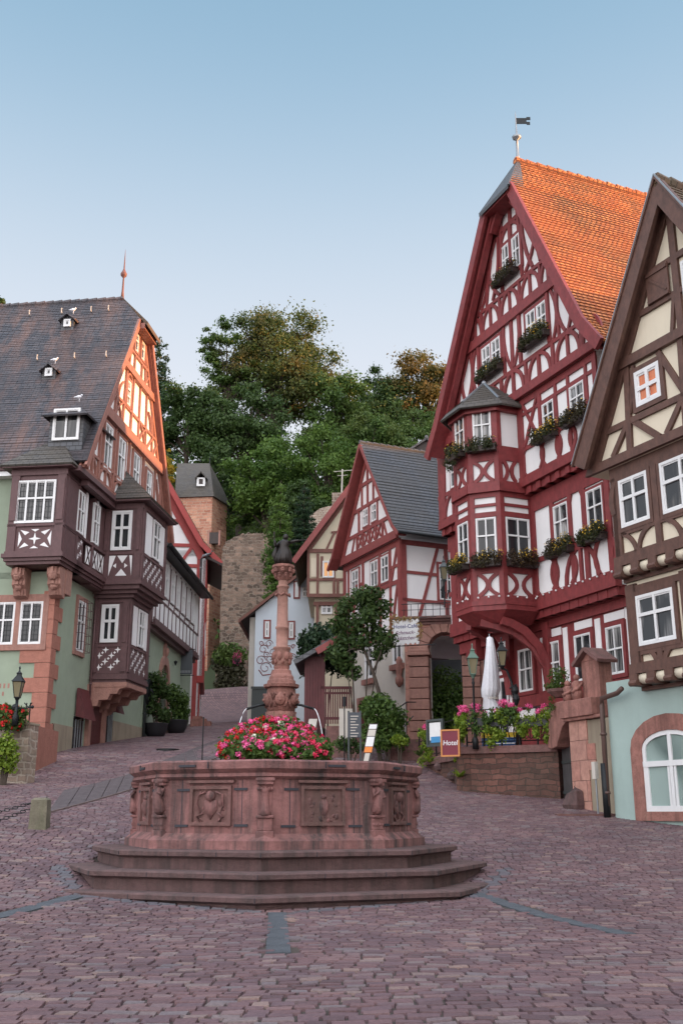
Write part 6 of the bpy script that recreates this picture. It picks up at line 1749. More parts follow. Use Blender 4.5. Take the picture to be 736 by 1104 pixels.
    A_, B_ = at(462, 803, 30.5), at(476, 777, 30.1); g = Fr(A_.x, A_.y, B_.x - A_.x, B_.y - A_.y, 1)
    if g.ny > 0: g.nx, g.ny = -g.nx, -g.ny
    L = math.hypot(B_.x - A_.x, B_.y - A_.y); z0, z1 = A_.z, B_.z
    m_ = MB(); m_.fbox(g, -.05, L + .05, -.05, .0, z0 - .05, z1 + .05)
    for q in ((-.06, .0), (L, L + .06)): m_.fbox(g, q[0], q[1], -.04, .04, z0 - .06, z1 + .06)
    for q in ((z0 - .06, z0), (z1, z1 + .06)): m_.fbox(g, 0, L, -.04, .039, q[0], q[1])
    m_.build('case', M['pipe_grey'], s)
    m_ = MB(); m_.fbox(g, .05, L - .05, .0, .01, z0 + .12, z1 - .04); m_.build('menu_sheet', M['white_paint'], s)
    m_ = MB(); m_.fbox(g, .1, L - .02, .01, .014, z0 + .05, z0 + .22); m_.build('blue_sheet', m_plain('sheet_blue', (.05, .25, .5), .5), s)
    # benches with blue and yellow cushions behind the railing
    s = empty('terrace_bench', T1.P(L1 * .25, -1.0, TZ), 'bench with a yellow and blue back seen through the terrace railing', 'bench')
    m_ = MB(); m_.fbox(T1, .1, L1 * .45, -1.0, -.92, TZ + .28, TZ + .42); m_.build('backrest', m_plain('bench_yellow', (.75, .5, .04), .6), s)
    m_ = MB(); m_.fbox(T1, .1, L1 * .45, -1.0, -.93, TZ + .12, TZ + .27); m_.fbox(T1, .1, L1 * .45, -1.4, -.95, TZ + .02, TZ + .10); m_.build('seat', m_plain('bench_blue', (.05, .12, .3), .6), s)
    for k in (0, 1):
        u = .15 + k * (L1 * .45 - .15); m_ = MB(); m_.fbox(T1, u - .03, u + .03, -1.4, -.95, TZ - .12, TZ + .4); m_.build('leg', M['iron'], s)
    # closed parasol
    s = empty('parasol', at(538, 770, 31.5), 'closed white parasol standing on the cafe terrace', 'parasol')
    c0 = at(531, 780, 31.3); zt_ = zat(687, 31.3); zb_ = zat(772, 31.3)
    m_ = MB(); n_ = 26; ks = [(.03, zt_ + .02), (.09, zt_ - .02), (.12, zt_ - .3), (.18, zt_ - 1.0), (.235, zt_ - 1.6), (.20, zt_ - 1.8), (.16, zt_ - 1.86), (.25, zb_ + .1), (.23, zb_ - .05)]
    b0 = len(m_.v)
    for i, (r_, z) in enumerate(ks):
        for j in range(n_):
            q = r_ * (1 + (.26 if j % 2 else -.2) * min(1, i / 3)) ; an = 2 * math.pi * j / n_ + i * .05
            m_.v.append((c0.x + .10 * math.sin(i * .9) * (i / 8) + q * math.cos(an), c0.y + q * math.sin(an), z + (.05 * math.sin(j * 1.7) if i > 5 else 0)))
    for i in range(len(ks) - 1):
        for j in range(n_): m_.f.append([b0 + i * n_ + j, b0 + i * n_ + (j + 1) % n_, b0 + (i + 1) * n_ + (j + 1) % n_, b0 + (i + 1) * n_ + j]); m_.m.append(0)
    m_.f.append([b0 + j for j in range(n_)]); m_.m.append(0)
    m_.build('canopy', M['white_cloth'], s, True)
    m_ = MB(); m_.tube([(c0.x + .01, c0.y, zt_ - 1.90), (c0.x + .01, c0.y, zt_ - 1.83)], .19, 14); m_.build('tie_strap', M['plaster_house'], s)
    m_ = MB(); m_.tube([(c0.x, c0.y, TZ - .1), (c0.x, c0.y, zt_ + .1)], .025, 8); m_.build('pole', M['zinc'], s)
    m_ = MB(); m_.lathe(c0.x, c0.y, [(.3, TZ - .12), (.3, TZ - .02), (.08, TZ + .0), (.05, TZ + .2)], 12); m_.build('base', M['pier_stone'], s)
    # things growing at the wall foot
    Gf = 'ferns growing from the foot of the terrace wall'
    for k, (x_, y_, Y_, lab, n_) in enumerate(((452, 815, 33.8, 'dark green fern at the far left foot of the terrace wall', 260), (463, 822, 32.6, 'bright fern below the menu case at the wall foot', 420), (495, 838, 30.5, 'small fern in the wall below the maroon sign', 300), (491, 822, 30.8, 'tiny tuft hanging in the wall joints under the maroon sign', 120))):
        v = at(x_, y_, Y_ - .35)
        m_ = MB()
        for j in range(16 if n_ > 200 else 8):
            a_ = rnd.uniform(0, 6.28); l_ = rnd.uniform(.3, .6) * (1 if n_ > 200 else .6); el = rnd.uniform(.5, 1.2)
            p = [v + Vector((math.cos(a_) * l_ * s_ * math.cos(el) , math.sin(a_) * l_ * s_ * math.cos(el), l_ * math.sin(el) * s_ - .35 * l_ * s_ * s_)) for s_ in (0, .35, .7, 1)]
            sd_ = Vector((-math.sin(a_), math.cos(a_), 0)) * .05
            for i in range(3):
                w0, w1 = (1, .9, .6)[i], (.9, .6, .1)[i]
                b0 = len(m_.v); m_.v += [tuple(p[i] - sd_ * w0), tuple(p[i] + sd_ * w0), tuple(p[i + 1] + sd_ * w1), tuple(p[i + 1] - sd_ * w1)]; m_.f.append([b0, b0 + 1, b0 + 2, b0 + 3]); m_.m.append(0)
        tag(m_.build('fern', M['leaf_lime'] if k != 0 else M['leaf_mid'], recalc=False), lab, 'fern', Gf)
build_terrace()
def lantern(b_, g_, x, y, z, s=1.0):
    """four-sided tapered street lantern; b_ metal, g_ glass"""
    lo, hi, h = .10 * s, .19 * s, .46 * s
    for i in range(4):
        a0, a1 = math.pi / 4 + math.pi / 2 * i, math.pi / 4 + math.pi / 2 * (i + 1)
        p = [(x + lo * math.cos(a0), y + lo * math.sin(a0), z), (x + hi * math.cos(a0), y + hi * math.sin(a0), z + h)]
        q = [(x + lo * math.cos(a1), y + lo * math.sin(a1), z), (x + hi * math.cos(a1), y + hi * math.sin(a1), z + h)]
        b_.tube(p, .014 * s, 5); b_.tube([p[1], q[1]], .018 * s, 5); b_.tube([p[0], q[0]], .018 * s, 5)
        g_.add([p[0], q[0], q[1], p[1]], [(0, 1, 2, 3)])
    b_.lathe(x, y, [(.22 * s * 1.1, z + h), (.20 * s, z + h + .04 * s), (.09 * s, z + h + .17 * s), (.08 * s, z + h + .22 * s), (.10 * s, z + h + .24 * s), (.03 * s, z + h + .30 * s), (.02 * s, z + h + .36 * s), (.035 * s, z + h + .40 * s), (.004, z + h + .46 * s)], 4, rot=math.pi / 4)
    b_.lathe(x, y, [(.03 * s, z - .12 * s), (.06 * s, z - .06 * s), (.09 * s, z)], 8)
M['lamp_glass'] = m_glass('lamp_glass', (.20, .17, .10), (.25, .22, .14), .5, 1.5)
def lamp(name, px_, py_bot, py_lant, Y, s, label, mat, base_z=None):
    v = at(px_, py_lant, Y); t = empty(name, (v.x, v.y, base_z or G(v.x, v.y)), label, 'street lamp')
    b = MB(); g = MB(); lantern(b, g, v.x, v.y, v.z, s)
    o = b.build('lantern', M[mat], t); g.build('glass', M['lamp_glass'], o, recalc=False)
    z0 = base_z if base_z is not None else at(px_, py_bot, Y).z
    p = MB(); p.lathe(v.x, v.y, [(.09, z0), (.09, z0 + .25), (.05, z0 + .35), (.035, z0 + 1.0), (.03, v.z - .3), (.05, v.z - .25), (.03, v.z - .2), (.03, v.z - .05)], 10); p.build('pole', M['iron'], t, True)
    return v, t
lamp('street_lamp', 509.5, 775, 727, 29.9, 1.0, 'green-roofed street lamp on a slim pole at the terrace railing', 'copper_green', TZ - .1)
# wall lantern on its scrolled arm in front of the hotel door
t = empty('wall_lantern', at(556, 750, 30.3), 'black tilted wall lantern with figured bracket in front of the hotel door', 'lantern')
v = at(541, 718, 30.3); b = MB(); g = MB(); lantern(b, g, v.x, v.y, v.z, .95); o = b.build('lantern', M['iron'], t); g.build('glass', M['lamp_glass'], o, recalc=False)
b = MB(); b.tube([at(541, 720, 30.3), at(546, 723, 30.3), at(551, 735, 30.3), at(554, 750, 30.3), at(556, 762, 30.3)], .035, 6); b.tube([at(549, 742, 30.3), at(556, 738, 30.3), at(558, 746, 30.3), at(552, 752, 30.3)], .03, 6); b.ball(at(555, 745, 30.3), .12, .1, .16, 8, rough=.15); b.ball(at(556, 754, 30.3), .1, .1, .2, 8, rough=.15)
b.build('bracket', M['iron'], t)
# lantern on the small house's side
t = empty('wall_lantern', at(479, 630, 41), 'grey wall lantern on a scrolled bracket beside the small house window', 'lantern')
v = at(478.5, 625, 40.5); b = MB(); g = MB(); lantern(b, g, v.x, v.y, v.z, 1.1); o = b.build('lantern', M['pipe_grey'], t); g.build('glass', M['lamp_glass'], o, recalc=False)
b = MB(); b.tube([at(479, 655, 40.5), at(479, 640, 40.5), at(475, 636, 40.5), at(479, 630, 40.5), at(478.5, 626, 40.5)], .035, 6); b.tube([at(479, 640, 40.5), at(483, 636, 40.5), at(482, 644, 40.5)], .025, 6); b.build('bracket', M['iron'], t)
# ---------------------------------------------------------------- the walled gate between terrace and brown house
def build_walled_gate():
    t = empty('walled_gate', at(630, 860, 26.5), 'weathered sandstone gate pier with a narrow arched plank door and a carved niche on top', 'gate')
    A_, B_ = at(618, 866, 27.2), at(668, 878, 25.4)
    g = Fr(A_.x, A_.y, B_.x - A_.x, B_.y - A_.y, 1)
    if g.ny > 0: g.nx, g.ny = -g.nx, -g.ny
    L = math.hypot(B_.x - A_.x, B_.y - A_.y)
    q = lambda x, y, o=0: g.px(x, y, o)
    zt = q(640, 770)[1]; z0 = .9
    u1 = q(634, 820)[0]
    b = MB(); b.fbox(g, u1, L + .3, -1.0, -.03, z0, zt - .12); b.build('rendered_wall', M['plaster_rough'], t)
    b = MB(); b.fbox(g, 0, u1 + .0, -1.2, .0, z0, zt - .1, 0)
    b.fbox(g, u1 + .0, u1 + .3, -.5, -.005, z0 + 1.35, z0 + 2.0)
    b.build('stone_pier', M['pier_stone'], t)
    c = MB(); c.fbox(g, -.12, u1 + .75, -1.2, .10, zt - .1, zt - .02); c.fbox(g, -.18, u1 + .5, -1.25, .16, zt - .02, zt + .42); c.build('cap_stone', M['sandstone'], t, bevel=.02)
    # niche house with gabled top
    a = MB(); n0, n1 = q(621, 740)[0], q(645, 740)[0]; nt = q(632, 712)[1]; pk = q(632, 699)[1]
    a.fbox(g, n0 + .12, n1 - .1, -.5, -.1, zt + .42, nt); a.prism(g, [(n0 + .08, nt), (n1 + .04, nt), ((n0 + n1) / 2 + .0, pk - .05)], -.5, -.1)
    a.build('niche', M['sandstone'], t, bevel=.015)
    a = MB(); um = (n0 + n1) / 2
    a.beam(g, [(n0 - .08, nt - .06), (um, pk)], .09, -.55, .06); a.beam(g, [(n1 + .1, nt - .06), (um, pk)], .09, -.55, .06); a.build('niche_roof', M['fountain_dark'], t)
    s = MB()
    for x_, h_ in ((614, .5), (624, .62)):
        v = q(x_, 770); P = g.P(v[0], .02, zt + .42)
        s.lathe(P.x, P.y, [(.13, P.z), (.15, P.z + h_ * .3), (.11, P.z + h_ * .5), (.14, P.z + h_ * .7), (.06, P.z + h_ * .8)], 9); s.ball((P.x, P.y, P.z + h_ * .92), .09, n=8, rough=.1); s.tube([(P.x - .15, P.y - .05, P.z + h_ * .3), (P.x, P.y - .14, P.z + h_ * .45), (P.x + .12, P.y - .05, P.z + h_ * .7)], .05, 6)
    s.build('carved_figure', M['sandstone'], t, True)
    # arch stones leaning left, receding from the pier
    H = Fr(g.P(0, 0, 0).x, g.P(0, 0, 0).y, TC[0].x - .15 - g.P(0, 0, 0).x, TC[0].y - g.P(0, 0, 0).y, 1)
    if H.ny > 0: H.nx, H.ny = -H.nx, -H.ny
    LH = math.hypot(TC[0].x - .15 - g.ox, TC[0].y - g.oy)
    hq = lambda x, y: H.px(x, y)
    r_ = MB()
    za, zb_ = hq(597, 803)[1], hq(615, 770)[1]
    poly = [(0, zb_ + .1), (0, zb_ - .1), (LH * .3, zb_ - .28), (LH * .6, zb_ - .75), (LH * .85, za - .1), (LH * 1.12, za - .0), (LH * 1.25, za + .5), (LH * 1.1, zb_ - .1), (LH * .95, zb_ + .3), (LH * .5, zb_ + .42), (0, zb_ + .4)]
    r_.prism(H, poly, -.55, .02); r_.build('arch_stones', M['sandstone'], t, bevel=.02)
    d = MB(); 
    for k in range(5):
        u0, u1_ = LH * (.02 + k * .19), LH * (.02 + (k + .96) * .19)
        zt2 = zb_ - .1 - .55 * (k / 5) ** 1.5
        d.fbox(H, u0, u1_, -.4, -.34 + .004 * (k % 2), 1.0, zt2)
    dd = d.build('plank_door', M['door_grey'], t)
    i_ = MB()
    for z in (1.75, 2.55): i_.fbox(H, 0, LH * .95, -.34, -.31, z - .04, z + .04)
    i_.beam(H, [(LH * .9, 3.1), (0, 3.75)], .05, -.34, -.30); i_.build('iron_strap', M['pipe_grey'], dd)
    k = MB(); v = at(622, 872, 26.9); k.ball((v.x - .05, v.y, v.z + .1), .3, .25, .42, 8, rough=.14); k.build('kerb_boulder', M['fountain_step'], t)
    fl = MB(); v = at(594, 880, 26.0)
    fl.box(v.x, v.x + 2.2, 25.2, 27.0, .6, v.z + .06); 
    tag(fl.build('stone_step', M['fountain_dark']), 'low mossy stone doorstep in front of the plank gate', 'step')
    # pot on the arch
    p = empty('potted_plant', at(600, 750, 28), 'little green potted plant on top of the plank gate arch', 'plant')
    v = at(603, 748, 28.2); m_ = MB(); m_.lathe(v.x, v.y, [(.16, v.z - .1), (.34, v.z + .05), (.36, v.z + .12), (.3, v.z + .12)], 12); m_.build('pot', M['fountain_dark'], p)
    leafmesh('leaves', [(v.x, v.y, v.z + .45, .30, .3, .32), (v.x - .15, v.y, v.z + .2, .3, .3, .15), (v.x - .25, v.y - .05, v.z - .3, .14, .12, .3)], 900, .07, M['leaf_mid'], p, 77, .2)
build_walled_gate()
# ---------------------------------------------------------------- covered stair with the maroon gate
def build_shed():
    t = empty('covered_gate', at(355, 770, 37), 'dark maroon slatted gate under a lean-to roof beside the cream house', 'gate')
    g = Fr(at(326, 780, 38).x, 38, 1, -.02, 1)
    if g.ny > 0: g.nx, g.ny = -g.nx, -g.ny
    q = lambda x, y, o=0: g.px(x, y, o)
    b = MB(); u0, u1, u2 = q(328, 750)[0], q(346, 750)[0], q(379, 750)[0]; zb_ = q(350, 779)[1]; zt = q(330, 708)[1]
    b.fbox(g, u0, u1, -2.5, 0, zb_ - .6, zt)
    for k in range(6): b.fbox(g, u0 + .02 + k * (u1 - u0) / 6, u0 - .01 + (k + 1) * (u1 - u0) / 6, 0, .03, zb_ - .4, zt)
    b.build('board_wall', M['door_red'], t)
    b = MB(); b.fbox(g, u1, u1 + .14, -.1, .08, zb_ - .2, zt + .6); b.fbox(g, u1, u2, .0, .08, q(0, 741)[1] - .1, q(0, 741)[1]); b.build('post', M['door_red'], t)
    b = MB(); u = u1 + .16; z1 = q(0, 742)[1]
    while u < u2: b.fbox(g, u, u + .05, .02, .06, zb_ - .05, z1); u += .085
    b.fbox(g, u1 + .1, u2, .0, .03, zb_ + .1, zb_ + .2); b.fbox(g, u1 + .1, u2, -.003, .028, z1 - .25, z1 - .17); b.build('slatted_gate', M['door_red'], t)
    r = MB(); A_ = q(318, 716); B_ = q(382, 676)
    r.beam(g, [A_, q(344, 701), B_], .16, -2.8, .55); r.build('roof', M['slate'], t)
    r = MB(); r.beam(g, [q(342, 705), q(382, 681)], .22, .5, .62); r.build('barge_board', M['timber_red_soft'], t)
    # stairs up to it
    s = MB(); 
    for k in range(7):
        z = zat(817, 36.0) + .17 * k; s.box(-.55 + .0 * k, .75, 35.9 + .26 * k, 39, z - .3, z + .17)
    tag(s.build('stone_stairs', M['fountain_dark']), 'flight of worn stone steps leading to the maroon slatted gate', 'steps')
    c = MB(); v0, v1 = at(336, 812, 35.6), at(342, 775, 37.8)
    c.hexa([(v0.x - .3, v0.y, v0.z - .6), (v0.x, v0.y, v0.z - .6), (v1.x, v1.y, v0.z - .6), (v1.x - .3, v1.y, v0.z - .6), (v0.x - .3, v0.y, v0.z + .25), (v0.x, v0.y, v0.z + .25), (v1.x, v1.y, v1.z), (v1.x - .3, v1.y, v1.z)])
    tag(c.build('stair_cheek', M['plaster_house']), 'sloping pale cheek wall on the left of the stone steps', 'wall')
    ci = MB(); a = g.P(u2 - .1, .35, 0); ci.box(a.x - .35, a.x + .12, a.y - .8, a.y, 2.6, q(0, 768)[1]); tag(ci.build('stone_post', M['plaster_house']), 'squat pale pillar between the slatted gate and the slate notice', 'pillar')
    b2 = MB()
    z0 = 3.0
    for k in range(6): p_ = 2.7 + .17 * k; b2.box(1.6 - .0 * k, 3.7, 35.6 + .3 * k, 40, 2.0, p_ + .17)
    tag(b2.build('stone_stairs', M['fountain_dark']), 'broad stone steps rising to the sandstone arch', 'steps')
    rl = MB(); P = [at(372 + 8, 792 - 14, 36.0), at(395, 778, 36.4), at(441, 757, 38.5)]
    rl.tube([at(402, 782, 36), at(438, 757, 38.3), at(448, 757, 38.5)], .022, 6); rl.tube([at(402, 782, 36), at(402, 800, 36)], .02, 6); rl.tube([at(438, 757, 38.3), at(438, 790, 38.3)], .02, 6); rl.tube([at(430, 790, 36.0), at(445, 772, 38)], .022, 6); rl.tube([at(430, 790, 36), at(430, 808, 36)], .02, 6)
    tag(rl.build('handrail', M['iron']), 'black iron handrail climbing the steps beside the cream house', 'handrail')
build_shed()
def signboards():
    t = empty('notice_board', at(383, 800, 34), 'slate grey notice board on two posts right behind the fountain', 'notice board')
    A_, B_ = at(375, 795, 33.5), at(389, 768, 33.5)
    b = MB(); b.box(A_.x, B_.x, 33.48, 33.54, A_.z, B_.z); b.build('board', m_plain('sign_slate_b', (.07, .08, .095), .6), t)
    for x_ in (A_.x + .02, B_.x - .02): b = MB(); b.box(x_ - .03, x_ + .03, 33.5, 33.56, 2.0, B_.z + .05); b.build('post', M['pipe_grey'], t)
    b = MB()
    for k in range(8): b.box(A_.x + .08, B_.x - .08 - .05 * (k % 3), 33.472, 33.48, B_.z - .14 - k * .09, B_.z - .11 - k * .09)
    b.build('lettering', M['plaster_house'], t)
    t = empty('sandwich_board', at(396, 815, 30), 'narrow leaning advertising board with white, black and orange fields', 'sign')
    A_ = at(389, 823, 30); B_ = at(405, 780, 30.3)
    dx_ = at(398, 780, 30).x - at(389, 823, 30).x
    w_ = .26; 
    def quad(m0, f0, f1, mat, name, off=0.0, inset=.0):
        p = lambda s_, f: Vector((A_.x + dx_ * f + s_, 30 - off + .25 * f, A_.z + (B_.z - A_.z) * f))
        b = MB(); a, c, d, e = p(inset, f0), p(w_ - inset, f0), p(w_ - inset, f1), p(inset, f1); dy = Vector((0, .03, 0))
        b.hexa([a, c, c + dy, a + dy, e, d, d + dy, e + dy]); b.build(name, mat, t)
    quad(0, .0, 1.0, M['timber_dark'], 'frame'); quad(0, .86, .97, M['white_paint'], 'white_field', .02, .02); quad(0, .68, .84, M['plaster_house'], 'picture', .02, .02); quad(0, .42, .66, M['white_paint'], 'text_field', .02, .02); quad(0, .27, .41, m_plain('sign_orange', (.75, .22, .03), .5), 'orange_field', .02, .02)
    quad(0, .0, .25, M['plaster_house'], 'lower_frame', .0201, .06)
signboards()
# ================================================================ up the hill
def gable_house(name, label, F, u0, u1, z0, ez, rz, depth, mats, roofm, over=.5):
    t = empty(name, F.P((u0 + u1) / 2, 0, z0), label, 'house')
    c = (u0 + u1) / 2
    w = MB(); w.fbox(F, u0, u1, -depth, 0, z0, ez); w.prism(F, [(u0, ez), (u1, ez), (c, rz)], -depth, 0); w.build('wall', M[mats], t)
    r = MB(); k = (rz - ez) / (c - u0)
    for s_ in (-1, 1):
        e = (c + s_ * ((u1 - u0) / 2 + over), ez - over * k + .12)
        tiled(r, F, F.P(e[0], over * .6, e[1]), F.P(e[0], -depth, e[1]), F.P(c, over * .6, rz + .12), F.P(c, -depth, rz + .12), 18, .025)
    ridge_caps(r, F.P(c, over * .6, rz + .14), F.P(c, -depth, rz + .14), .1)
    r.build('roof', M[roofm], t)
    return t
def build_tower():
    t = empty('stone_tower', at(218, 700, 98), 'square sandstone tower with a flared dark slate roof above the street', 'tower')
    Y = 98.0
    L, Rr = at(188, 535, Y), at(229, 537, Y); r2 = at(245, 538, Y + 3.2)
    base = [(L.x, Y + .4), (Rr.x, Y), (r2.x, r2.y), (L.x + .9, Y + 5.6)]
    zt = at(215, 533, Y).z; zb_ = 8.0
    bot = [(x + (-.25 if i in (0, 3) else .15), y) for i, (x, y) in enumerate(base)]
    b = MB(); b.frustum(bot, zb_, base, zt); b.build('wall', M['tower_stone'], t)
    s = MB(); a = at(226, 577, Y); s.box(a.x, a.x + .9, Y - .06, Y + .5, at(0, 586, Y).z, at(0, 574, Y).z); s.build('window_slit', M['timber_dark'], t)
    s = MB(); s.box(a.x - .18, a.x, Y - .08, Y + .4, at(0, 586, Y).z - .2, at(0, 574, Y).z + .2); s.build('window_jamb', M['sandstone_pale'], t); s = MB(); s.box(a.x + .9, a.x + 1.08, Y - .08, Y + .4, at(0, 586, Y).z - .2, at(0, 574, Y).z + .2); s.build('window_jamb', M['sandstone_pale'], t)
    r = MB()
    cx, cy = (base[0][0] + base[2][0]) / 2, (base[0][1] + base[2][1]) / 2
    ex = lambda p, k: (cx + (p[0] - cx) * k, cy + (p[1] - cy) * k)
    rl, rr = at(191, 500, Y + 2.6), at(226, 503, Y + 2.6); zr = rl.z
    levels = [([ex(p, 1.14) for p in base], zt - .25), ([ex(p, 1.0) for p in base], zt + .55)]
    top = [(rl.x, Y + 2.5), (rr.x, Y + 2.5), (rr.x + .02, Y + 2.9), (rl.x + .02, Y + 2.9)]
    n = 5
    P1 = levels[1][0]
    for k in range(1, n + 1):
        f = k / n; g_ = f ** .92
        levels.append(([(P1[i][0] * (1 - f) + top[i][0] * f, P1[i][1] * (1 - f) + top[i][1] * f) for i in range(4)], zt + .55 + (zr - zt - .55) * g_))
    for (p0, z0), (p1, z1) in zip(levels, levels[1:]): r.frustum(p0, z0, p1, z1 + .01)
    r.build('roof', M['slate_brown'], t)
    d = MB(); a = at(217, 519, Y + .4); Yd = Y + .2
    d.box(a.x - .42, a.x + .42, Yd, Yd + 2, a.z - .55, a.z + .35); dm = d.build('dormer', M['white_paint'], t)
    d = MB(); d.box(a.x - .2, a.x + .2, Yd - .02, Yd, a.z - .35, a.z + .2); d.build('opening', M['timber_dark'], dm)
    d = MB(); D = Fr(a.x, Yd, 1, 0, 1); D.ny = -1; D.nx = 0
    for s_ in (-1, 1): slab(d, [D.P(0, .25, a.z + .95), D.P(s_ * .62, .25, a.z + .25), D.P(s_ * .62, -2, a.z + .25), D.P(0, -2, a.z + .95)], .08)
    d.build('dormer_roof', M['slate_brown'], dm)
    for p in (rl, rr): f = MB(); f.lathe(p.x, Y + 2.7, [(.06, zr), (.05, zr + .5), (.14, zr + .6), (.02, zr + .7), (.01, zr + 1.2)], 6); f.build('finial', M['iron'], t)
build_tower()
def build_castle():
    t = empty('castle_wall', at(280, 700, 90), 'high brown rubble castle wall with a rounded top behind the column', 'castle wall')
    D = Fr(at(240, 700, 92).x, 92, 1, .02, 1); D.nx, D.ny = .02, -1
    q = lambda x, y: D.px(x, y)
    poly = [q(236, 770), q(238, 610), q(241, 588), q(252, 579), q(264, 576), q(280, 575), q(300, 573), q(318, 574), q(345, 575), q(365, 580), q(372, 770)]
    b = MB(); b.prism(D, poly, -3, 0); b.build('wall', M['castle_stone'], t)
    c = MB()
    pts = poly[2:10]
    for i in range(len(pts) - 1):
        for k in range(5):
            f = k / 5; u = pts[i][0] * (1 - f) + pts[i + 1][0] * f; z = pts[i][1] * (1 - f) + pts[i + 1][1] * f
            v = D.P(u, -.5 - rnd.random(), z); c.ball(v, .3, .5, .22 + .12 * rnd.random(), 6, rough=.2)
    c.build('coping_stone', M['castle_stone'], t)
    # further wall with rubble behind the beige house
    D2 = Fr(at(330, 600, 84).x, 84, 1, 0, 1); D2.nx, D2.ny = 0, -1
    q2 = lambda x, y: D2.px(x, y)
    b = MB(); b.prism(D2, [q2(332, 650), q2(333, 557), q2(345, 548), q2(362, 544), q2(384, 540), q2(384, 650)], -2, 0)
    tag(b.build('castle_wall', M['rubble_grey']), 'short grey rubble wall between the conifers and the small slate roof', 'castle wall')
    # garden wall and ivy at the top of the street
    v = at(248, 765, 84)
    iv = empty('ivy', v, 'dark ivy and dry creepers hanging over the wall at the end of the street', 'ivy')
    lb = []
    for k in range(26):
        x_, y_ = rnd.uniform(234, 264), rnd.uniform(702, 772); v = at(x_, y_, 88 - (y_ - 700) * .04); lb.append((v.x, v.y, v.z, .7, .5, .9))
    leafmesh('leaves', lb, 5200, .28, m_leaf('leaf_dry_dark', (.035, .030, .016), (.06, .06, .028)), iv, 61)
    lb = []
    for x_, y_ in ((244, 700), (252, 702), (258, 706), (250, 712), (238, 708)): v = at(x_, y_, 87); lb.append((v.x, v.y, v.z, .8, .6, .7))
    leafmesh('top_leaves', lb, 1500, .26, M['leaf_mid'], iv, 62)
    w = MB(); a = at(232, 765, 90); c_ = at(266, 765, 90); w.box(a.x, c_.x, 89.4, 90.4, 7, at(0, 712, 90).z); tag(w.build('garden_wall', M['castle_stone']), 'dark overgrown wall closing the end of the street', 'wall')
    v = at(255.5, 709, 58); hb = empty('hanging_basket', v, 'pink flower basket hanging on the blue-white house at the street end', 'flower basket')
    leafmesh('flowers', [(v.x, v.y, v.z, .28, .25, .42)], 420, .09, M['petal_pink'], hb, 3, .5); leafmesh('leaves', [(v.x, v.y, v.z + .1, .32, .28, .5)], 500, .09, M['leaf_bright'], hb, 4, .3)
    b = MB(); b.lathe(v.x, v.y, [(.08, v.z - .4), (.22, v.z - .2), (.24, v.z - .1)], 10); b.build('basket', M['pot_black'], hb)
build_castle()
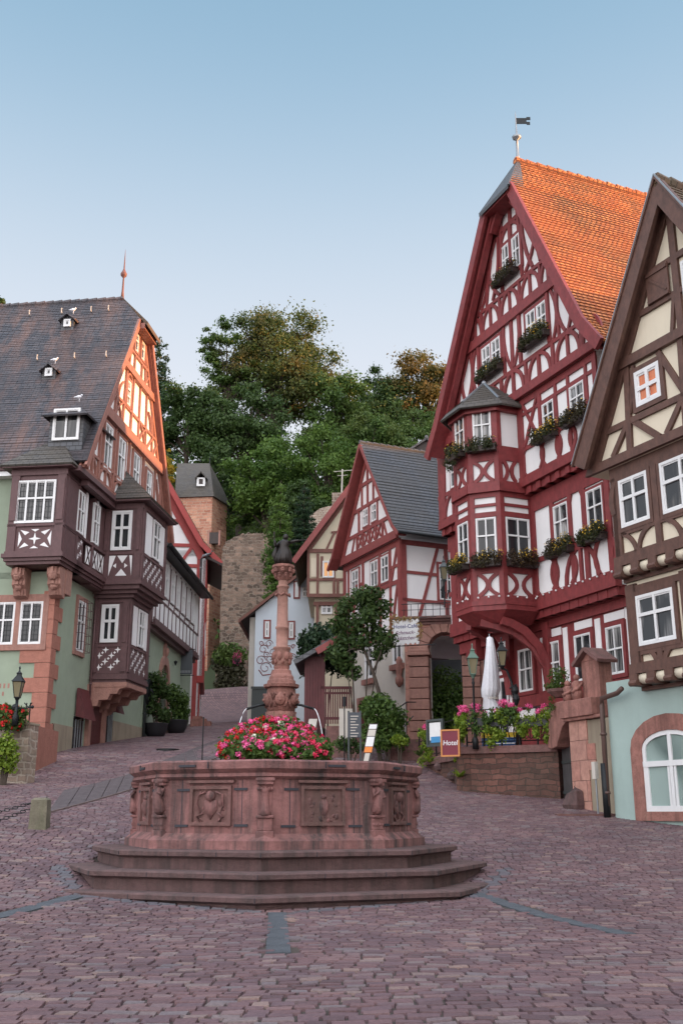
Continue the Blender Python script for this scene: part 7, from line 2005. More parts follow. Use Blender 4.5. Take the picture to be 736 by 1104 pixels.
def build_bluewhite():
    k_ = 1.0
    F = Fr(at(273, 765, 58).x, 58, 1, 0, 1); F.nx, F.ny = 0, -1
    q = lambda x, y, o=0: F.px(x, y, o)
    t = empty('gabled_house', F.P(2, 0, 6), 'pale blue-white rendered house with painted scrollwork and a long sloping roof line', 'house')
    A_, B_ = q(273, 659), q(333, 612); k = (B_[1] - A_[1]) / (B_[0] - A_[0]); uR = q(372, 700)[0]; pk = (uR, A_[1] + k * (uR - A_[0]))
    w = MB(); w.prism(F, [(0, 4.5), (uR + 2, 4.5), (uR + 2, pk[1]), pk, (0, A_[1])], -12, 0); w.build('wall', M['plaster_blue'], t)
    r = MB(); E = (A_[0] - .75, A_[1] - .75 * k + .1); 
    tiled(r, F, F.P(E[0], .3, E[1]), F.P(E[0], -13, E[1]), F.P(uR, .3, E[1] + k * (uR - E[0])), F.P(uR, -13, E[1] + k * (uR - E[0])), 16, .03); r.build('roof', M['tile_dark'], t)
    v = MB(); v.beam(F, [(E[0], E[1] - .1), (uR, E[1] + k * (uR - E[0]) - .1)], .14, .28, .34); v.fbox(F, E[0] - .05, E[0] + .08, -13, .3, E[1] - .2, E[1] + .02)
    v.build('verge_board', M['timber_russet'], t)
    # side wall with dark eaves soffit
    s = MB(); s.fbox(F, -.35, -.01, -12, -.3, 4.5, A_[1] - .3); s.build('side_wall', M['plaster_house'], t)
    s = MB(); s.hexa([F.P(E[0], .2, E[1] - .12), F.P(-.02, .2, A_[1] - .1), F.P(-.02, -12, A_[1] - .1), F.P(E[0], -12, E[1] - .12), F.P(E[0], .2, E[1] - .02), F.P(-.02, .2, A_[1]), F.P(-.02, -12, A_[1]), F.P(E[0], -12, E[1] - .02)]); s.build('soffit', M['timber_dark'], t)
    f = MB()
    def wn(x0, y0, x1, y1, half=None):
        a, c = q(x0, y1), q(x1, y0); window(F, a[0], a[1], c[0], c[1], .01, t, glass='glass_curtain', cols=2 if half else 1, rows=(0, .5, 1), fw=.07); surround(f, F, (a[0], a[1], c[0], c[1]), .09, 0, .05)
    wn(285.5, 670, 290.5, 687); wn(311.5, 671, 316.5, 688); wn(318, 628, 322, 644)
    a, c = q(325.5, 644), q(333, 633); window(F, a[0], a[1], c[0], c[1], .01, t, glass='glass_dark', fw=.07)
    f.build('window_surround', M['timber_red_soft'], t)
    m = MB(); rr = random.Random(5)
    def curl(x, y, r, turns, dirn=1, th=.018):
        a = q(x, y); pts = []
        for i in range(int(14 * turns)):
            an = i / 14 * 6.283 * dirn + rr.random() * .1; rad = r * (1 - i / (14 * turns) * .75); pts.append(F.P(a[0] + rad * math.cos(an), .015, a[1] + rad * math.sin(an)))
        m.tube(pts, th, 4)
    for x, y, r in ((284, 700, .28), (290, 694, .22), (281, 712, .3), (291, 710, .25), (286, 720, .35), (294, 703, .2), (282, 693, .16), (287, 706, .18), (311, 700, .25), (315, 708, .2), (310, 714, .22), (316, 697, .14)): curl(x, y, r, 1.3, rr.choice((-1, 1)))
    m.tube([F.P(*(q(279, 722)[0], .015, q(279, 722)[1])), F.P(q(283, 728)[0], .015, q(0, 728)[1]), F.P(q(292, 727)[0], .015, q(0, 727)[1]), F.P(q(294, 722)[0], .015, q(0, 722)[1])], .03, 4)
    m.build('painted_scrollwork', M['timber_red_soft'], t)
    b = MB(); a, c = q(273, 738), q(318, 738); b.fbox(F, -.1, c[0], 0, .06, 4.6, a[1] - .25); b.fbox(F, -.15, c[0], 0, .12, a[1] - .25, a[1] - .12); b.build('plinth_band', M['pipe_grey'], t)
    u = q(262, 690)[0]
    S = Fr(F.P(-.35, 0, 0).x, 58.3, -.0001, 1, 1); S.nx, S.ny = -1, 0
    for z in (6.8, 9.0):
        for a in (1.5, 4.5): window(S, a, z, a + .8, z + 1.3, .02, t, glass='glass_dark', frame='timber_red_soft')
build_bluewhite()
def build_beige():
    F = Fr(at(331, 700, 52).x, 52, 1, .0, 1); F.nx, F.ny = 0, -1
    q = lambda x, y, o=0: F.px(x, y, o)
    t = empty('half_timbered_house', F.P(2, 0, 6), 'cream half timbered house glimpsed left of the slate roof, its pane glowing with a painted orange reflection', 'house')
    uR = q(375, 640)[0] + 1.2; ez = q(0, 593)[1]; A_ = q(333, 590); B_ = q(357, 558); k = (B_[1] - A_[1]) / (B_[0] - A_[0])
    zj = q(0, 643)[1]
    w = MB(); w.fbox(F, 0, uR, -10, 0, zj, ez); w.fbox(F, .35, uR, -10, -.3, 4.5, zj); pk = (uR, ez + k * uR); w.prism(F, [(0, ez), (uR, ez), pk], -10, 0); w.build('wall', M['plaster_cream'], t)
    f = MB(); p = .06
    for y, w_ in ((594, .2), (625, .13), (642, .18)): z = q(0, y)[1]; f.fbox(F, -.03, uR, 0, p + .004, z - w_ / 2, z + w_ / 2)
    z = q(0, 650)[1]; f.fbox(F, .3, uR, -.3, p - .2, z - .1, z + .1)
    for x, y0, y1 in ((332.5, 594, 643), (342.5, 597, 643), (347, 600, 621), (360, 597, 643), (364, 625, 643), (371, 597, 643)):
        u = q(x, 600)[0]; f.fbox(F, u - .07, u + .07, 0, p, q(0, y1)[1], q(0, y0)[1])
    f.beam(F, [q(352, 592), q(361, 573)], .11, 0, p); f.beam(F, [q(357, 574), q(374, 573)], .1, 0, p); f.beam(F, [q(332, 594), q(372, 540)], .22, 0, p + .02)
    for x in (342, 362): f.beam(F, [q(x, 650), q(x, 690)], .14, -.3, p - .2)
    f.build('timber_frame', M['timber_russet'], t)
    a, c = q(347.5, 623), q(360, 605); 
    M['glass_glow_reflection'] = newmat('glass_glow_reflection')[0]; bs = M['glass_glow_reflection'].node_tree.nodes['Principled BSDF']; bs.inputs['Base Color'].default_value = (.5, .25, .1, 1); bs.inputs['Roughness'].default_value = .25; bs.inputs['Emission Color'].default_value = (1, .45, .13, 1); bs.inputs['Emission Strength'].default_value = .16  # pane emits to stand in for an orange reflection, no lamp inside
    window(F, a[0], a[1], c[0], c[1], .03, t, glass='glass_glow_reflection', rows=(0, 1), fw=.06)
    a, c = q(346, 661), q(358, 648); window(F, a[0], a[1], c[0], c[1], -.28, t, glass='glass_curtain', fw=.06)
    s = MB(); a, c = q(335, 622), q(341, 602); s.fbox(F, a[0], c[0], .0, .05, a[1], c[1]); s.build('shutter', M['plaster_beige'], t)
    r = MB(); E = (-.75, ez - .75 * k + .4)
    tiled(r, F, F.P(E[0], .5, E[1]), F.P(E[0], -11, E[1]), F.P(uR, .5, E[1] + k * (uR + .75)), F.P(uR, -11, E[1] + k * (uR + .75)), 20, .03); r.build('roof', M['tile_dark'], t)
    b = MB(); b.beam(F, [(E[0], E[1] - .12), (uR, E[1] + k * (uR + .75) - .12)], .26, .42, .52); b.build('barge_board', M['timber_red_soft'], t)
    c_ = MB(); v = at(369, 531, 56); c_.box(v.x - .6, v.x + .5, 56, 57, v.z - 3, v.z); c_.build('chimney', M['rubble_grey'], t)
    an = MB(); v1 = at(369, 506, 56.4); an.tube([(v.x - .05, 56.4, v.z - .2), (v1.x, 56.4, v1.z)], .05, 6); an.tube([(v1.x - .5, 56.4, v1.z - .15), (v1.x + .6, 56.4, v1.z - .05)], .02, 5); an.tube([(v1.x - .3, 56.4, v1.z - .4), (v1.x + .3, 56.4, v1.z - .35)], .015, 5)
    tag(an.build('aerial', M['plaster_house']), 'thin mast aerial standing on the rubble chimney', 'aerial')
build_beige()
# roofs glimpsed behind the slate roof, against the red house
Fh = Fr(at(462, 500, 52).x, 52, 1, .0, 1); Fh.nx, Fh.ny = 0, -1
zr = zat(475, 52); gable_house('gabled_house', 'tiny dark pointed gable peeping over the slate roof beside the red house', Fh, -1.2, 1.0, 9, zat(489, 52), zr, 4, 'timber_dark', 'slate', .25)
# unseen houses, added to block the low sun and shade the square
def shade_house(name, label, x0, x1, y0, y1, z0, ez, rz, wall, roofm):
    t = empty(name, ((x0 + x1) / 2, (y0 + y1) / 2, z0), label, 'house')
    w = MB(); w.box(x0, x1, y0, y1, z0 - 1, ez); xc = (x0 + x1) / 2
    w.add([(x0, y0, ez), (x1, y0, ez), (xc, y0, rz), (x0, y1, ez), (x1, y1, ez), (xc, y1, rz)], [(0, 1, 2), (3, 5, 4), (0, 2, 5, 3), (1, 4, 5, 2), (0, 3, 4, 1)]); w.build('wall', M[wall], t)
    r = MB()
    for s_ in (-1, 1):
        hw = (x1 - x0) / 2; k = (rz - ez) / hw
        tiled(r, WF, (xc + s_ * (hw + .4), y0 - .3, ez - .4 * k + .1), (xc + s_ * (hw + .4), y1 + .3, ez - .4 * k + .1), (xc, y0 - .3, rz + .1), (xc, y1 + .3, rz + .1), 24, .03)
    r.build('roof', M[roofm], t)
    S = Fr(x0, y0, 0, 1, 1); S.nx, S.ny = -1, 0
    for z in np.arange(z0 + 1, ez - 1.5, 2.9):
        for y in np.arange(y0 + 1.2, y1 - 1.5, 2.6): window(S, y - y0, z, y - y0 + .95, z + 1.45, .02, t, casem=False)
shade_house('town_house', 'cream house added out of view on the right to shade the foreground', 11.4, 20, -9, 18.2, 0, 9.5, 15, 'plaster_cream', 'tile_dark')
shade_house('town_house', 'unseen tall house added behind the brown timbered house for its shade', 21, 31, 17, 36, 1.5, 12, 18.2, 'plaster_beige', 'tile_dark')
shade_house('town_house', 'unseen tall house added behind the red timbered hotel to block low sun', 22, 32, 37, 56, 3, 14.5, 20.2, 'plaster_house', 'tile_dark')
shade_house('town_house', 'unseen high house added behind the small slate-roofed house as a sun blocker', 14, 24, 55, 78, 5, 17, 24.5, 'plaster_white', 'tile_dark')
# ================================================================ trees
def tree(name, label, px_, ptop, pbot, Y, wpx, leaf, n, size, seed, cat='tree', group=None, flat=.75, lean=0, ratio=.62, nl=26, side=None):
    top = at(px_, ptop, Y); bot = at(px_, pbot, Y); H = top.z - bot.z; Rw = wpx * Y / 1040 / 2
    gz_ = G(top.x, Y); gz_ = min(gz_, bot.z)
    t = empty(name, (top.x, Y, gz_), label, cat, group)
    rr = random.Random(seed)
    cz = bot.z + H * .5
    lobes = []; nl = int(nl * 2.2)
    for k in range(nl):
        a = rr.uniform(0, 6.283); ph = math.acos(rr.uniform(-.55, 1)); q = rr.uniform(.35, 1.0)
        x = top.x + lean * (math.cos(ph)) + Rw * q * math.sin(ph) * math.cos(a); y = Y + Rw * .8 * q * math.sin(ph) * math.sin(a); z = cz + H * .5 * q * math.cos(ph) * .92
        s_ = Rw * rr.uniform(.13, .30)
        lobes.append((x, y, z, s_, s_, s_ * flat))
    leafmesh('crown', lobes, int(n * 1.5), size * .84, M[leaf], t, seed, .0, fuzz=.42)
    b = MB(); tr = max(.12, Rw * .06)
    fork = Vector((top.x + lean * .2, Y, bot.z + H * .30))
    b.tube([(top.x, Y, gz_ - .5), (top.x + lean * .1, Y, (gz_ + fork.z) / 2), fork, (top.x + lean * .6, Y, bot.z + H * .8)], [tr * 1.3, tr, tr * .8, tr * .15], 8)
    for l in lobes[::3]:
        m_ = fork.lerp(Vector(l[:3]), .5) + Vector((0, 0, .06 * H))
        b.tube([fork - Vector((0, 0, .1 * H * rr.random())), m_, l[:3]], [tr * .5, tr * .28, tr * .08], 5)
    b.build('trunk', M['bark'], t)
    return t
def conifer(label, px_, ptop, pbot, Y, wpx, leaf, n, size, seed, group=None, tiers=13, droop=.25, power=.8):
    top = at(px_, ptop, Y); bot = at(px_, pbot, Y); H = top.z - bot.z; Rw = wpx * Y / 1040 / 2; gz_ = min(G(top.x, Y), bot.z)
    t = empty('conifer', (top.x, Y, gz_), label, 'tree', group); rr = random.Random(seed)
    lobes = []; b = MB(); b.tube([(top.x, Y, gz_ - .5), (top.x, Y, top.z)], [Rw * .08, .02], 7)
    for i in range(tiers):
        f = i / tiers; z = bot.z + H * f; r_ = Rw * (1 - f) ** power + .05 * Rw
        k = max(4, int(8 * (1 - f * .5)))
        for j in range(k):
            a = 6.283 * (j + rr.random() * .7) / k; q = r_ * rr.uniform(.8, 1.15); e = Vector((top.x + q * math.cos(a), Y + q * math.sin(a), z - droop * q + H * .02))
            b.tube([(top.x, Y, z), e], [.05, .015], 4)
            for s_ in (.3, .6, .9): c = Vector((top.x, Y, z)).lerp(e, s_); lobes.append((c.x, c.y, c.z, r_ * .24, r_ * .24, H / tiers * .42))
    lobes.append((top.x, Y, top.z - H * .03, Rw * .06, Rw * .06, H * .045))
    leafmesh('crown', lobes, n, size, M[leaf], t, seed, .15, up=-.2, aspect=.4); b.build('trunk', M['bark'], t)
GT = 'trees on the castle hill'
conifer('dark conifer with sparse drooping boughs just right of the orange gable', 173, 362, 500, 128, 62, 'leaf_conifer', 9000, .5, 101, tiers=12, power=.6)
tree('broadleaf_tree', 'tall feathery tree with rust-tinted top at the centre of the hill', 301, 330, 505, 120, 150, 'leaf_autumn', 30000, .40, 102, group=GT, nl=46, flat=.6)
tree('broadleaf_tree', 'slender loose crown leaning left of the tall rust-tinted tree', 250, 338, 470, 118, 70, 'leaf_mid', 9000, .38, 103, group=GT, nl=26, flat=.5, lean=-1)
tree('broadleaf_tree', 'dark round tree low behind the tower roof', 205, 408, 520, 112, 92, 'leaf_dark', 15000, .42, 104, group=GT, nl=30)
tree('broadleaf_tree', 'dark tree filling the gap below the tall rust-tinted tree', 262, 415, 530, 110, 100, 'leaf_dark', 15000, .42, 105, group=GT, nl=30)
tree('broadleaf_tree', 'bright green bushy tree in front of the hill wood above the castle wall', 290, 468, 600, 99, 112, 'leaf_bright', 20000, .36, 106, group=GT, nl=34)
tree('broadleaf_tree', 'mid green tree right of the tall rust-tinted tree', 362, 400, 540, 116, 96, 'leaf_mid', 16000, .42, 107, group=GT, nl=32)
tree('broadleaf_tree', 'dark green flat-topped tree above the slate roof peak', 402, 388, 520, 124, 90, 'leaf_dark', 14000, .44, 108, group=GT, nl=30)
tree('broadleaf_tree', 'broad crown touched with orange next to the red gable', 455, 376, 500, 126, 112, 'leaf_rust', 18000, .42, 109, group=GT, nl=36, flat=.55)
tree('broadleaf_tree', 'fresh green tree low between the slate roof peak and the conifers', 352, 455, 590, 96, 90, 'leaf_bright', 14000, .34, 110, group=GT, nl=28)
tree('broadleaf_tree', 'loose green tree with sky showing through beside the red gable', 440, 430, 540, 108, 90, 'leaf_mid', 9000, .36, 111, group=GT, nl=24)
tree('broadleaf_tree', 'dark green tree directly behind the slate roof peak', 395, 440, 560, 100, 90, 'leaf_mid', 14000, .36, 112, group=GT, nl=28)
tree('broadleaf_tree', 'golden yellow tree tucked behind the orange gable edge', 176, 472, 540, 96, 30, 'leaf_yellow', 2600, .3, 113, nl=12)
tree('broadleaf_tree', 'dark tree crowded behind the tower between roof and castle wall', 240, 480, 610, 104, 70, 'leaf_dark', 11000, .38, 114, group=GT, nl=24)
tree('broadleaf_tree', 'tree crown just showing over the left end of the slate ridge', -6, 308, 360, 70, 26, 'leaf_dark', 1500, .3, 115, nl=10)
tree('broadleaf_tree', 'shadowy tree at the foot of the hill wood behind the conifers', 335, 500, 640, 93, 80, 'leaf_dark', 11000, .34, 116, group=GT, nl=24)
tree('broadleaf_tree', 'deep green tree hidden low behind the slate roof', 425, 480, 600, 92, 90, 'leaf_dark', 11000, .34, 117, group=GT, nl=24)
conifer('light green cypress with a loose tip behind the statue', 303, 518, 640, 76, 32, 'leaf_bright', 7000, .24, 121, tiers=13, power=.5, droop=.5)
conifer('dark green cone-shaped cypress right of the statue', 328, 523, 620, 77, 38, 'leaf_conifer', 9000, .22, 122, tiers=13, power=.55, droop=.1)
iv = empty('ivy', at(312, 600, 74), 'green climber spreading over the castle wall left of the cypress', 'ivy')
lb = []
for k in range(420):
    x_ = rnd.uniform(-34, 20); y_ = rnd.uniform(99, 124); h_ = rnd.uniform(.5, 3.5); lb.append((x_, y_, G(x_, y_) + h_, 2.2, 2.2, 1.8))
und = leafmesh('hill_undergrowth', lb, 46000, .5, M['leaf_mid'], None, 401, .1, fuzz=.3); und['kind'] = 'stuff'; und['label'] = 'dense green undergrowth covering the castle hill between the trees'; und['category'] = 'undergrowth'
lb = []
for k in range(22): v = at(rnd.uniform(291, 322), rnd.uniform(565, 640), 80); lb.append((v.x, v.y, v.z, .9, .6, 1.0))
leafmesh('leaves', lb, 3800, .26, M['leaf_mid'], iv, 123)
# shrubs close to the houses
def shrub(name, label, spots, Y, n, size, leaf, seed, cat='shrub', group=None, r=.5, stems=4, base=None):
    vs = [at(x, y, Y + dy) for x, y, dy in spots]; b0 = base or vs[-1]
    t = empty(name, b0, label, cat, group); rr = random.Random(seed)
    leafmesh('leaves', [(v.x, v.y, v.z, r * rr.uniform(.7, 1.2), r * rr.uniform(.7, 1.1), r * rr.uniform(.7, 1.1)) for v in vs], n, size, M[leaf], t, seed, .15)
    b = MB(); cx = sum(v.x for v in vs) / len(vs); lo = min(v.z for v in vs); g0 = min(lo, G(cx, Y)) - .1
    for v in vs[::max(1, len(vs) // stems)]: b.tube([(cx + (v.x - cx) * .3, Y, g0), (cx + (v.x - cx) * .5, Y, (g0 + v.z) / 2), v], [.04, .03, .012], 6)
    b.build('stem', M['bark'], t); return t
shrub('shrub', 'large dark yew-like bush above the covered maroon gate', [(332 + 9 * i, 684 + 9 * j + (i - 2) ** 2 * 1.5, .3 * ((i + j) % 3)) for i in range(5) for j in range(4)], 40.5, 6500, .17, 'leaf_conifer', 131, r=.55)
shrub('small_tree_leaning', 'small airy tree leaning over the cream wall, its thin trunk forked', [(372, 655, 0), (386, 646, .3), (400, 640, 0), (410, 655, .2), (400, 665, -.2), (385, 672, 0), (370, 690, .2), (362, 705, 0), (372, 712, .1), (390, 690, 0), (405, 682, .2), (415, 690, 0), (408, 705, .2), (380, 725, .2), (395, 655, .2), (366, 672, .1)], 36.5, 5200, .15, 'leaf_dark', 132, cat='tree', r=.42)
b = MB(); P = [at(410, 800, 36.2), at(411, 770, 36.3), at(408, 745, 36.3), at(402, 725, 36.4), at(392, 700, 36.5), at(388, 670, 36.6)]
b.tube(P, [.09, .08, .075, .06, .045, .02], 8); b.tube([P[3], at(410, 705, 36.4), at(412, 690, 36.5)], [.05, .03, .012], 6); b.tube([P[4], at(378, 700, 36.4), at(368, 708, 36.4)], [.04, .025, .01], 6)
tk = b.build('trunk', M['bark'], smooth=True)
for o in bpy.data.objects:
    if o.name.startswith('small_tree_leaning'): tk.parent = o; o.name = 'small_tree'
shrub('shrub', 'glossy shrub with white blossom specks below the small tree', [(398, 765, 0), (408, 758, .2), (418, 768, 0), (426, 775, .2), (404, 780, 0), (416, 785, .2), (398, 792, 0), (412, 798, 0), (426, 792, .2), (432, 800, 0)], 35.6, 5200, .13, 'leaf_mid', 133, r=.42)
shrub('shrub', 'low red-and-green plant at the foot of the slate notice board', [(378, 803, 0), (370, 802, 0), (387, 806, 0)], 34.6, 900, .09, 'leaf_dark', 134, r=.26)
shrub('shrub', 'lime green tuft on the steps left of the trailing planter', [(428, 797, 0), (433, 800, 0)], 35.0, 500, .09, 'leaf_lime', 135, r=.22)
# ================================================================ the market fountain
def octa(r, rot=0.0): return [(FC[0] + r * math.sin(math.pi / 4 * i + rot), FC[1] - r * math.cos(math.pi / 4 * i + rot)) for i in range(8)]
def build_fountain():
    t = empty('fountain', (FC[0], FC[1], .2), 'octagonal red sandstone fountain basin on three worn steps in the middle of the square', 'fountain')
    s = MB()
    for k, (r, z0, z1) in enumerate(((3.90, -.25, .20), (3.50, .19, .46), (3.02, .45, .72))):
        a, c = octa(r - .07), octa(r)
        s.vprism(octa(r - .10), z0, z1 - .10)
        s.frustum(octa(r - .09), z1 - .11, octa(r - .01), z1 - .075); s.frustum(octa(r), z1 - .076, octa(r), z1 - .02); s.frustum(octa(r), z1 - .0201, octa(r - .035), z1)
    s.build('step', M['fountain_step'], t)
    sj = MB()
    for r, z0, z1 in ((3.90, 0, .20), (3.50, .19, .46), (3.02, .45, .72)):
        O = octa(r)
        for k in range(8):
            for f_ in (.0, .36, .7):
                x0 = O[k][0] + (O[(k + 1) % 8][0] - O[k][0]) * f_; y0_ = O[k][1] + (O[(k + 1) % 8][1] - O[k][1]) * f_; dx_, dy_ = (FC[0] - x0) / r, (FC[1] - y0_) / r
                sj.tube([(x0 - dx_ * .0, y0_ - dy_ * .0, z1 - .02), (x0 + dx_ * .5, y0_ + dy_ * .5, z1 - .001)], .006, 4); sj.tube([(x0, y0_, z1 - .02), (x0, y0_, z1 - .08)], .006, 4)
    sj.build('step_joint', M['iron_clamp'], t)
    zb_, zr = .72, 1.99
    R_ = 2.33
    b = MB()
    b.frustum(octa(R_ + .16), zb_, octa(R_ + .16), zb_ + .12); b.frustum(octa(R_ + .15), zb_ + .121, octa(R_ + .02), zb_ + .22)
    # basin: outer wall ring
    o_, i_ = octa(R_), octa(R_ - .30)
    for k in range(8):
        j = (k + 1) % 8
        b.hexa([(*o_[k], zb_ + .1), (*o_[j], zb_ + .1), (*i_[j], zb_ + .1), (*i_[k], zb_ + .1), (*o_[k], zr - .14), (*o_[j], zr - .14), (*i_[j], zr - .14), (*i_[k], zr - .14)])
    b.build('basin', M['fountain_stone'], t)
    rm = MB()
    for (ra, rb, za, zc) in ((.02, .09, zr - .28, zr - .24), (.09, .07, zr - .239, zr - .19), (.05, .13, zr - .189, zr - .13), (.14, .15, zr - .129, zr - .03), (.15, .11, zr - .029, zr)):
        oa, ob, ia = octa(R_ + ra), octa(R_ + rb), octa(R_ - .33)
        for k in range(8):
            j = (k + 1) % 8
            rm.hexa([(*oa[k], za), (*oa[j], za), (*ia[j], za), (*ia[k], za), (*ob[k], zc), (*ob[j], zc), (*ia[j], zc), (*ia[k], zc)])
    rm.build('rim', M['fountain_stone'], t)
    wt = MB(); wt.vprism(octa(R_ - .3), zr - .5, zr - .40)
    mw, n, bs = newmat('water'); bs.inputs['Base Color'].default_value = (.02, .03, .03, 1); bs.inputs['Roughness'].default_value = .05; bs.inputs['IOR'].default_value = 1.33; bump(n, bs, noise(n, geo(n), 5, 3), .2, .02)
    wt.build('water', mw, t)
    # faces: framed panels with carved relief, corner pilasters with figures, iron clamps
    for k in range(8):
        a, c = octa(R_)[k], octa(R_)[(k + 1) % 8]
        F = Fr(a[0], a[1], c[0] - a[0], c[1] - a[1], 1)
        if (F.P(.5, .1, 0) - Vector((FC[0], FC[1], 0))).length < (F.P(.5, -.1, 0) - Vector((FC[0], FC[1], 0))).length: F.nx, F.ny = -F.nx, -F.ny
        L = math.hypot(c[0] - a[0], c[1] - a[1]); m = L / 2
        p = MB()
        w, z0, z1 = .30, zb_ + .38, zr - .42
        p.fbox(F, m - w, m + w, -.02, .012, z0, z1)
        for q in ((m - w - .05, m - w, z0 - .05, z1 + .05), (m + w, m + w + .05, z0 - .05, z1 + .05)): p.fbox(F, q[0], q[1], -.02, .05, q[2], q[3])
        p.fbox(F, m - w, m + w, -.02, .049, z0 - .05, z0); p.fbox(F, m - w, m + w, -.02, .049, z1, z1 + .05)
        p.fbox(F, m - w - .1, m + w + .1, -.02, .07, z1 + .09, z1 + .13)
        p.build('panel', M['fountain_dark'], t)
        rr = random.Random(k); r_ = MB(); cz = (z0 + z1) / 2
        if k % 2:      # shield with helmet
            r_.prism(F, [(m - .1, cz + .08), (m + .1, cz + .08), (m + .11, cz - .05), (m, cz - .2), (m - .11, cz - .05)], .01, .03)
            r_.ball(F.P(m, .04, cz + .14), .08, .05, .08, 8, rough=.1)
            for s_ in (-1, 1):
                r_.tube([F.P(m + s_ * .08, .03, cz + .2), F.P(m + s_ * .2, .04, cz + .16), F.P(m + s_ * .22, .04, cz), F.P(m + s_ * .16, .02, cz - .12)], .014, 6)
                for q_ in range(6): r_.ball(F.P(m + s_ * rr.uniform(.13, .26), .01, cz + rr.uniform(-.28, .28)), rr.uniform(.02, .045), .018, rr.uniform(.02, .06), 6, rough=.2)
                r_.tube([F.P(m + s_ * .12, .03, cz - .1), F.P(m + s_ * .22, .04, cz - .16), F.P(m + s_ * .14, .03, cz - .24)], .018, 6)
        else:          # weathered mask between foliage
            r_.ball(F.P(m, .0, cz - .02), .10, .035, .13, 10, rough=.08); r_.ball(F.P(m, .02, cz - .03), .03, .03, .05, 6); r_.ball(F.P(m, .0, cz + .13), .07, .03, .04, 8, rough=.15)
            for q_ in range(26):
                a_ = rr.uniform(0, 6.28); e_ = rr.uniform(.13, .27); r_.ball(F.P(m + e_ * math.cos(a_), .004, cz + e_ * 1.1 * math.sin(a_)), rr.uniform(.015, .05), .018, rr.uniform(.015, .05), 6, rough=.25)
        r_.build('relief', M['fountain_stone'], t, True)
        for u in (.38, L - .38):
            for z in (zb_ + .33, zr - .42):
                cl = MB(); uu = u + rr.uniform(-.03, .03); zz = z + rr.uniform(-.01, .01); cl.fbox(F, uu - .11, uu + .11, .0, .018, zz - .018, zz + .018); cl.build('iron_clamp', M['iron_clamp'], t)
        cl = MB(); uu = L * (.3 if k % 2 else .6); cl.fbox(F, uu - .14, uu + .14, .13, .158, zr - .10, zr - .065); cl.build('iron_clamp', M['iron_clamp'], t)
        jn = MB()
        for u in (.38, L - .38): jn.fbox(F, u - .005, u + .005, -.01, .003, zb_ + .2, zr - .26)
        jn.fbox(F, m - .005, m + .005, .12, .154, zr - .12, zr - .028); jn.build('joint', M['iron_clamp'], t)
        # pilaster on the corner a
        d = Vector((a[0] - FC[0], a[1] - FC[1], 0)).normalized(); tx = Vector((-d.y, d.x, 0))
        Q = Fr(a[0] - d.x * .05, a[1] - d.y * .05, tx.x, tx.y, 1); Q.nx, Q.ny = d.x, d.y
        f = MB()
        f.fbox(Q, -.13, .13, -.1, .10, zb_ + .1, zb_ + .26); f.fbox(Q, -.11, .11, -.1, .08, zb_ + .26, zb_ + .44); f.fbox(Q, -.13, .13, -.1, .11, zb_ + .44, zb_ + .48); f.fbox(Q, -.09, .09, -.1, .035, zb_ + .48, zr - .36)
        f.fbox(Q, -.12, .12, -.1, .11, zr - .36, zr - .31); f.fbox(Q, -.14, .14, -.1, .13, zr - .31, zr - .26)
        f.build('pilaster', M['fountain_stone'], t, bevel=.012)
        g = MB()
        if k % 4 == 0:
            zc = zb_ + .48
            g.lathe(*Q.P(0, .03, 0)[:2], [(.10, zc), (.07, zc + .08), (.055, zc + .2), (.06, zc + .33), (.09, zc + .38)], 10); 
            for j in range(5): g.ball(Q.P(-.1 + .05 * j, .07, zr - .42), .028, n=6); g.ball(Q.P(-.1 + .05 * j, .06, zr - .34), .03, n=6)
        else:
            zc = zb_ + .5; sg = 1 if k < 4 else -1
            g.ball(Q.P(sg * .01, .09, zc + .47), .062, .06, .075, 10, rough=.05)                      # head
            g.tube([Q.P(0, .05, zc + .40), Q.P(sg * .02, .07, zc + .30), Q.P(0, .08, zc + .18), Q.P(-sg * .02, .06, zc + .05), Q.P(0, .05, zc)], [.04, .085, .075, .095, .06], 10)
            g.tube([Q.P(sg * .08, .07, zc + .36), Q.P(sg * .12, .10, zc + .24), Q.P(-sg * .01, .14, zc + .22)], [.032, .028, .022], 7)
            g.tube([Q.P(-sg * .08, .07, zc + .36), Q.P(-sg * .11, .09, zc + .26), Q.P(-sg * .03, .13, zc + .32)], [.032, .028, .022], 7)
            g.tube([Q.P(sg * .08, .1, zc + .14), Q.P(-sg * .04, .13, zc + .09), Q.P(-sg * .1, .08, zc + .02)], .022, 6)
            for j in range(4): g.ball(Q.P(-.09 + .06 * j, .07, zb_ + .34), .03, n=6)
            for j in range(6): g.ball(Q.P(sg * .01 + .06 * math.cos(j), .06, zc + .52 + .01 * j), .026, n=6)
        g.build('carved_figure', M['fountain_stone'], t, True)
    return t
build_fountain()
